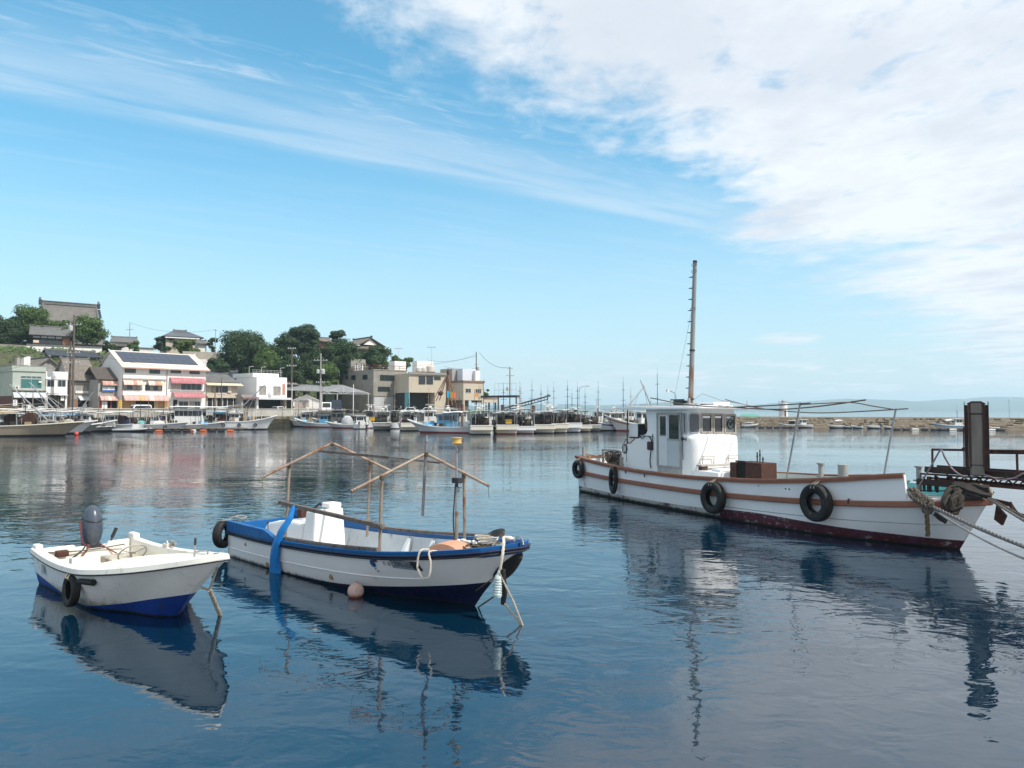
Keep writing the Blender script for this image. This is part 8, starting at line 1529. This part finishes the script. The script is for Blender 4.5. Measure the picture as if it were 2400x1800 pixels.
    # awning stanchions and long poles
    for q in (((11.50, -1.20, 1.2), (12.13, -1.2, 3.74)), ((12.95, 1.2, 1.3), (13.45, 1.2, 3.56))): b = MB(); b.tube(q, .028, 8); b.build('stanchion', M_GALV, root)
    def pole(pts, r, m): b = MB(); b.tube(spline(pts, 8), r, 7); b.build('awning_pole', m, root)
    bam = mat('brown_bamboo', (.11, .085, .07), .6, .25, 4)
    pole([(4.6, -1.0, 3.98), (7.0, -1.12, 3.70), (9.34, -1.2, 3.61), (12.5, -1.2, 3.71)], .020, bam); pole([(6.2, .1, 3.72), (9.55, 0, 3.54), (11.4, 0, 3.60), (13.4, 0, 3.80)], .022, bam); pole([(6.28, 1.2, 3.91), (7.41, 1.2, 3.69), (8.33, 1.2, 3.55), (10.69, 1.2, 3.42), (13.84, 1.2, 3.55)], .018, bam)
    pole([(12.13, -1.2, 3.67), (12.5, -.6, 3.71), (12.91, 0, 3.73), (13.2, .6, 3.62), (13.45, 1.2, 3.52)], .018, bam)
    # small fittings on the hull
    for x, z in ((4.2, 1.22), (5.4, 1.18), (14.0, 1.12)): s = MB(); y = -(H.b(x / H.L) + .06); s.tube([(x, y, z), (x, y - .04, z), (x, y - .04, z - .12)], .022, 7); s.build('scupper_pipe', M_RUST, root)
    for x in (10.95, 11.95, 12.08): p = Vector((x, -(H.b(x / H.L) + .055), 1.22)); s = MB(); s.ico(p, .03, sub=1); s.build('bolt_head', M_DARKMETAL, root)
    # rails of rope gear at the bow
    an = MB(); c = H.pt(1, 1, -1) + Vector((.15, .1, -.02))
    an.prism([c + Vector((0, -.05, -.05)), c + Vector((.22, -.05, -.28)), c + Vector((.12, -.05, -.52)), c + Vector((-.06, -.05, -.40))], (0, .08, 0)); an.beam(c + Vector((-.2, 0, .06)), c + Vector((.30, 0, .0)), .08, .10); an.tube(spline([c + Vector((.28, 0, .05)), c + Vector((.42, .05, -.2)), c + Vector((.6, .1, -.25)), c + Vector((.72, .1, -.2))], 5), .05, 8); an.tube([c + Vector((.70, .1, -.22)), c + Vector((.70, .1, -.55)), c + Vector((.71, .1, -.85))], [.045, .03, .008], 7)
    an.build('anchor', M_RUST, root)
    # tyres
    G = 'tyres hung on the boats as fenders'
    nr = -fr.ey
    for x, z, R, W, sq, lab, hole in ((.45, 1.0, .40, .20, 1, 'black tyre hung at the stern end of the big white work boat', .52), (3.47, .80, .55, .16, .42, 'narrow squashed black tyre hung below the aft wheelhouse of the work boat', .50),
                                (9.25, .70, .515, .27, 1, 'big black tyre hung amidships, left of the other big tyre, below the rusty tank', .51), (13.14, .95, .525, .28, .97, 'biggest black tyre, hung on the forward hull of the work boat', .51)):
        y = H.near(x, min(z + .1, H.zs(x / H.L)), -1).y - .11 - W / 2
        tyre_fender(fr.w(x, y, z), nr, R, W, lab, fr.w(x + .03, -(H.b(x / H.L) + .12), bw(x) + .04), hole, sq)
    return fr, H, bw
WB_FR, WB_H, WB_BW = work_boat()

# ---------------------------------------------------------------- steel gangway over the bow, timber pile, mooring lines
def gangway():
    g = front(2165, 20.0, -51); R_ = M_RUST; dark = mat('black_rusted_steel', (.034, .021, .019), .75, .4, 5, .003, 30, stains=(((.13, .05, .03), .54, 5, 1), ((.2, .1, .06), .68, 9, 1)))
    def L(px, py, y=0.0): u, z = g.uz(px, py, y); return Vector((u, y, z))
    c5 = lambda a, b, y=0.0: L(1800 + .27125 * a, 900 + .27125 * b, y)
    root = empty('gangway', g, 'rusty steel gangway with railings reaching over the bow of the work boat', 'gangway')
    W = .75; ext = 2950
    for y in (0, W):
        b = MB(); b.beam(c5(1355, 737, 0) + Vector((0, y, 0)), c5(ext, 842, 0) + Vector((0, y, 0)), .04, .155); b.build('top_beam', dark, root)
        b = MB(); b.beam(c5(1320, 775) + Vector((0, y - .01, 0)), c5(ext, 878) + Vector((0, y - .01, 0)), .07, .045); b.build('top_flange', R_, root)
        b = MB(); b.beam(c5(1480, 838) + Vector((0, y, 0)), c5(ext, 968) + Vector((0, y, 0)), .06, .07); b.build('bottom_chord', R_, root)
        b = MB(); b.beam(c5(1290, 825) + Vector((0, y, 0)), c5(1480, 838) + Vector((0, y, 0)), .05, .05); b.build('end_chord', dark, root)
        for i in range(11):
            x = 1440 + 128 * i; k = (x - 1320) / (ext - 1320)
            t0 = c5(x, 782 + 103 * k) + Vector((0, y, 0)); t1 = c5(x + 64, 838 + (x + 64 - 1480) * .0885) + Vector((0, y, 0)); t2 = c5(x + 128, 782 + 103 * (x + 128 - 1320) / (ext - 1320)) + Vector((0, y, 0))
            for p, q in ((t0, t1), (t1, t2)): b = MB(); b.tube([p, q], .018, 6); b.build('lattice_bar', R_, root)
    for i in range(22):
        p = c5(1345 + 73 * i, 742 + 4.8 * i); b = MB(); b.box(p.x, p.x + .34, .03, W - .03, p.z - .03, p.z + .01); b.build('deck_plate', dark, root)
    for x, y, w in ((1340, .05, .05), (1385, .05, .10), (1452, .05, .06), (1565, .1, .06), (1350, W - .05, .05), (1460, W - .05, .05)):
        p = c5(x, 800); z1 = 1.37; b = MB(); b.box(p.x - w / 2, p.x + w / 2, y - .03, y + .03, z1, p.z); b.build('leg', dark, root)
    b = MB(); p = c5(1290, 925); q = c5(1580, 925); b.beam((p.x, .05, p.z), (q.x, .05, q.z), .04, .03); b.build('leg_tie', dark, root)
    b = MB(); p = c5(1290, 845); b.beam((p.x, -.02, p.z), (p.x + .9, -.02, p.z - .02), .10, .13); b.build('end_beam', dark, root)
    # railings
    def railing(y, posts, seg, d2):
        for x in posts: b = MB(); b.tube([c5(x[0], x[1]) + Vector((0, y, 0)), c5(x[0] + x[3], x[2]) + Vector((0, y, 0))], .028, 7); b.build('railing_post', R_, root)
        for p, q in seg: b = MB(); b.tube([c5(*p) + Vector((0, y, 0)), c5(*q) + Vector((0, y, 0))], .030, 8); b.build('handrail', dark if d2 else R_, root)
    railing(.02, [(1417, 565, 720, 2)], [((1412, 566), (1705, 571))], False)
    railing(.02, [(1893, 590, 760, 8), (2148, 600, 775, 6), (2420, 605, 800, 6)], [((1885, 575), (ext, 585)), ((1885, 594), (ext, 606))], True)
    b = MB(); b.box(*(sorted((c5(1675, 570).x, c5(1720, 570).x))), -.02, .06, c5(1700, 580).z, c5(1700, 548).z); b.build('railing_bracket', dark, root, bevel=.02)
    # hose hung in loops along it
    hz = MB(); hz.tube(spline([c5(1290, 905, -.06), c5(1355, 800, -.06), c5(1420, 690, -.04), c5(1492, 573, -.03), c5(1530, 640, -.05), c5(1590, 730, -.06), c5(1680, 795, -.06), c5(1760, 805, -.06), c5(1840, 782, -.07), c5(1900, 795, -.06), c5(2000, 825, -.06), c5(2120, 815, -.06), c5(2230, 770, -.06), c5(2400, 800, -.06), c5(2600, 830, -.06)], 8), .022, 8)
    tag(hz.build('water_hose', mat('pinkish_grey_hose', (.24, .17, .19), .5, .2, 4)), 'pinkish grey hose looped over the gangway railing', 'hose'); o = bpy.data.objects['water_hose']; o.location = g.o; o.rotation_euler = (0, 0, rad(g.deg))
    # timber pile in its steel guide
    pf = front(2285, 18.72, -30)
    def c5(a, b, y=0.0): u, z = pf.uz(1800 + .27125 * a, 900 + .27125 * b, y); return Vector((u, y, z))
    cg = lambda a, b, y=0.0: L(1800 + .27125 * a, 900 + .27125 * b, y)
    pr = empty('mooring_pile', pf, 'square weathered timber pile held in a rusty steel guide on the gangway', 'pile')
    wood = mat('dark_weathered_pile', (.19, .17, .15), .92, .4, 2.5, .006, 14, stretch=(5, 5, .35), stains=(((.24, .22, .20), .55, 2.6, .3), ((.02, .018, .016), .60, 4, .25), ((.30, .28, .25), .715, 9, .5)))
    y0 = 0.0; p = c5(1748, 160, y0); q = c5(1858, 790, y0); top = p.z
    b = MB(); xa, xb = p.x - .035, q.x + .045
    for z0, z1, e in ((q.z, c5(1800, 705, y0).z, -.006), (c5(1800, 700, y0).z, c5(1800, 262, y0).z, 0.0), (c5(1800, 255, y0).z, top, .004)):
        w = xb - xa; b.prism([(xa - e, y0 + .04, z0), (xa + .04 - e, y0 - e, z0), (xb - .04 + e, y0 - e, z0), (xb + e, y0 + .04, z0), (xb + e, y0 + w, z0), (xa - e, y0 + w, z0)], (0, 0, z1 - z0))
    b.build('timber', wood, pr, bevel=.012)
    zb = c5(1710, 720, y0).z
    for sgn, x in ((-1, xa + .0), (1, xb - .0)):
        b = MB(); b.box(x - .016, x + .016, y0 - .035, y0 + .02, zb, top - .02); b.build('guide_flange', R_, pr)
        x2 = x + sgn * .052; b = MB(); b.box(x2 - .034, x2 + .034, y0 - .0, y0 + .18, zb - (.0 if sgn < 0 else .08), top - .06); b.build('guide_channel', dark, pr)
        x3 = x + sgn * .095; b = MB(); b.box(x3 - .007, x3 + .007, y0 - .03, y0 + .20, zb - (-.02 if sgn < 0 else .10), top + .02); b.build('guide_plate', dark if sgn > 0 else R_, pr)
    b = MB(); b.tube([(xa - .035, y0 - .0, top - .04), (xa + .06, y0 - .0, top + .015), (xb - .06, y0 - .0, top + .015), (xb + .035, y0 - .0, top - .04)], .02, 7); b.build('top_hoop', R_, pr)
    b = MB(); b.box(xa - .02, xb + .02, y0 - .012, y0, c5(1800, 262, y0).z, c5(1800, 252, y0).z); b.build('iron_strap', dark, pr)
    b = MB(); b.tube([(xa - .125, y0, zb), (xa - .12, y0, top - .6)], .014, 6); b.build('guide_rod', R_, pr)
    b = MB(); pp = L(2188, 1118); 
    for k, (a, c) in enumerate((((1690, 720), (1760, 830)), ((1860, 790), (1820, 850)))): b.tube([c5(*a, y0 + .1), c5(*c, .12)], .02, 6)
    b.build('guide_brace', dark, pr)
    # heavy ropes and chafing gear wound round the bow
    fr, H = WB_FR, WB_H
    def c5w(a, b, Y): return at(1800 + .27125 * a, 900 + .27125 * b, Y)
    b = MB(); laid(b, spline([c5w(1205, 905, 19.35), c5w(1260, 925, 19.25), c5w(1330, 985, 19.05), c5w(1420, 1060, 18.8), c5w(1390, 1040, 18.85), c5w(1300, 960, 19.05), c5w(1250, 950, 19.2)], 6), .058); laid(b, spline([c5w(1350, 1000, 18.95), c5w(1345, 1090, 18.9), c5w(1400, 1110, 18.8), c5w(1420, 1020, 18.78), c5w(1370, 1000, 18.9), c5w(1380, 1120, 18.82)], 6), .055)
    for k in range(5): laid(b, spline([c5w(1255 + k * 30, 900 + k * 22, 19.3 - .1 * k), c5w(1290 + k * 30, 930 + k * 22, 19.15 - .1 * k), c5w(1250 + k * 32, 990 + k * 18, 19.1 - .08 * k), c5w(1225 + k * 30, 940 + k * 20, 19.25 - .09 * k)], 5), .05)
    tag(b.build('rope_knot', mat('grey_brown_rope', (.12, .10, .08), .95, .35, 8, .003, 60)), 'big frayed grey brown rope knot lashed on the bow rail', 'rope')
    b = MB(); laid(b, [c5w(1372, 1110, 18.85), c5w(1378, 1200, 18.9), c5w(1382, 1315, 18.95)], .055, 3); tag(b.build('rope_tail', mat('olive_brown_rope', (.13, .09, .055), .95, .3, 8)), 'thick twisted rope tail hanging down the bow of the work boat', 'rope')
    b = MB(); laid(b, spline([c5w(1640, 900, 18.75), c5w(1560, 930, 18.75), c5w(1530, 1040, 18.55), c5w(1560, 1110, 18.5), c5w(1640, 1080, 18.42), c5w(1660, 980, 18.5), c5w(1620, 910, 18.7)], 6), .095, 3); laid(b, spline([c5w(1680, 900, 18.7), c5w(1600, 1000, 18.45), c5w(1590, 1090, 18.4)], 6), .085, 3)
    laid(b, spline([c5w(1440, 1120, 18.75), c5w(1480, 1150, 18.7), c5w(1540, 1190, 18.65)], 5), .07); tag(b.build('rope_fender', mat('blackened_rope', (.038, .032, .026), .95, .45, 9, .004, 60)), 'thick dark plaited rope fender looped over the bow rail', 'fender')
    b = MB(); laid(b, spline([c5w(1600, 900, 18.9), c5w(1700, 925, 18.65), c5w(1800, 935, 18.5), c5w(1910, 930, 18.4)], 6), .17, 3); laid(b, spline([c5w(1640, 880, 18.8), c5w(1740, 890, 18.6), c5w(1850, 900, 18.45), c5w(1925, 960, 18.4)], 6), .10, 3); laid(b, spline([c5w(1560, 970, 18.8), c5w(1700, 965, 18.55), c5w(1850, 975, 18.4)], 6), .10, 3)
    tag(b.build('bow_rope_bundle', mat('black_tarred_rope', (.035, .03, .028), .95, .4, 8, .004, 60)), 'bundle of black tarred rope lying across the bow tip under the gangway', 'rope')
    b = MB(); laid(b, spline([c5w(1830, 880, 18.5), c5w(1900, 900, 18.4), c5w(1930, 950, 18.35), c5w(1900, 985, 18.4)], 6), .05, 3); tag(b.build('tan_rope_wrap', M_ROPE), 'tan rope wrapped round the bow tip beside the black bundle', 'rope')
    def line(p, q, r, sag, m, label):
        b = MB(); laid(b, catenary(p, q, sag, 24), r, 3); tag(b.build('mooring_line', m), label, 'mooring line', 'mooring lines from the bow to the quay')
    thick = mat('grey_mooring_line', (.16, .15, .145), .85, .25, 6, .002, 80)
    line(c5w(1425, 1060, 18.75), at(2640, 1362, 13.0), .042, .10, thick, 'thick grey mooring line from the rope knot, upper of the lower pair')
    line(c5w(1440, 1090, 18.72), at(2640, 1385, 12.8), .026, .22, mat('pale_grey_line', (.27, .27, .27), .85, .25, 6), 'thin pale mooring line from the rope knot, lower of the lower pair')
    line(c5w(1900, 985, 18.35), at(2640, 1350, 13.4), .034, .05, thick, 'grey mooring line from the bow tip, lower of the upper pair')
    line(c5w(1905, 975, 18.35), at(2640, 1325, 13.6), .026, .06, M_ROPE_D, 'thin dark mooring line from the bow tip, upper of the upper pair')
gangway()
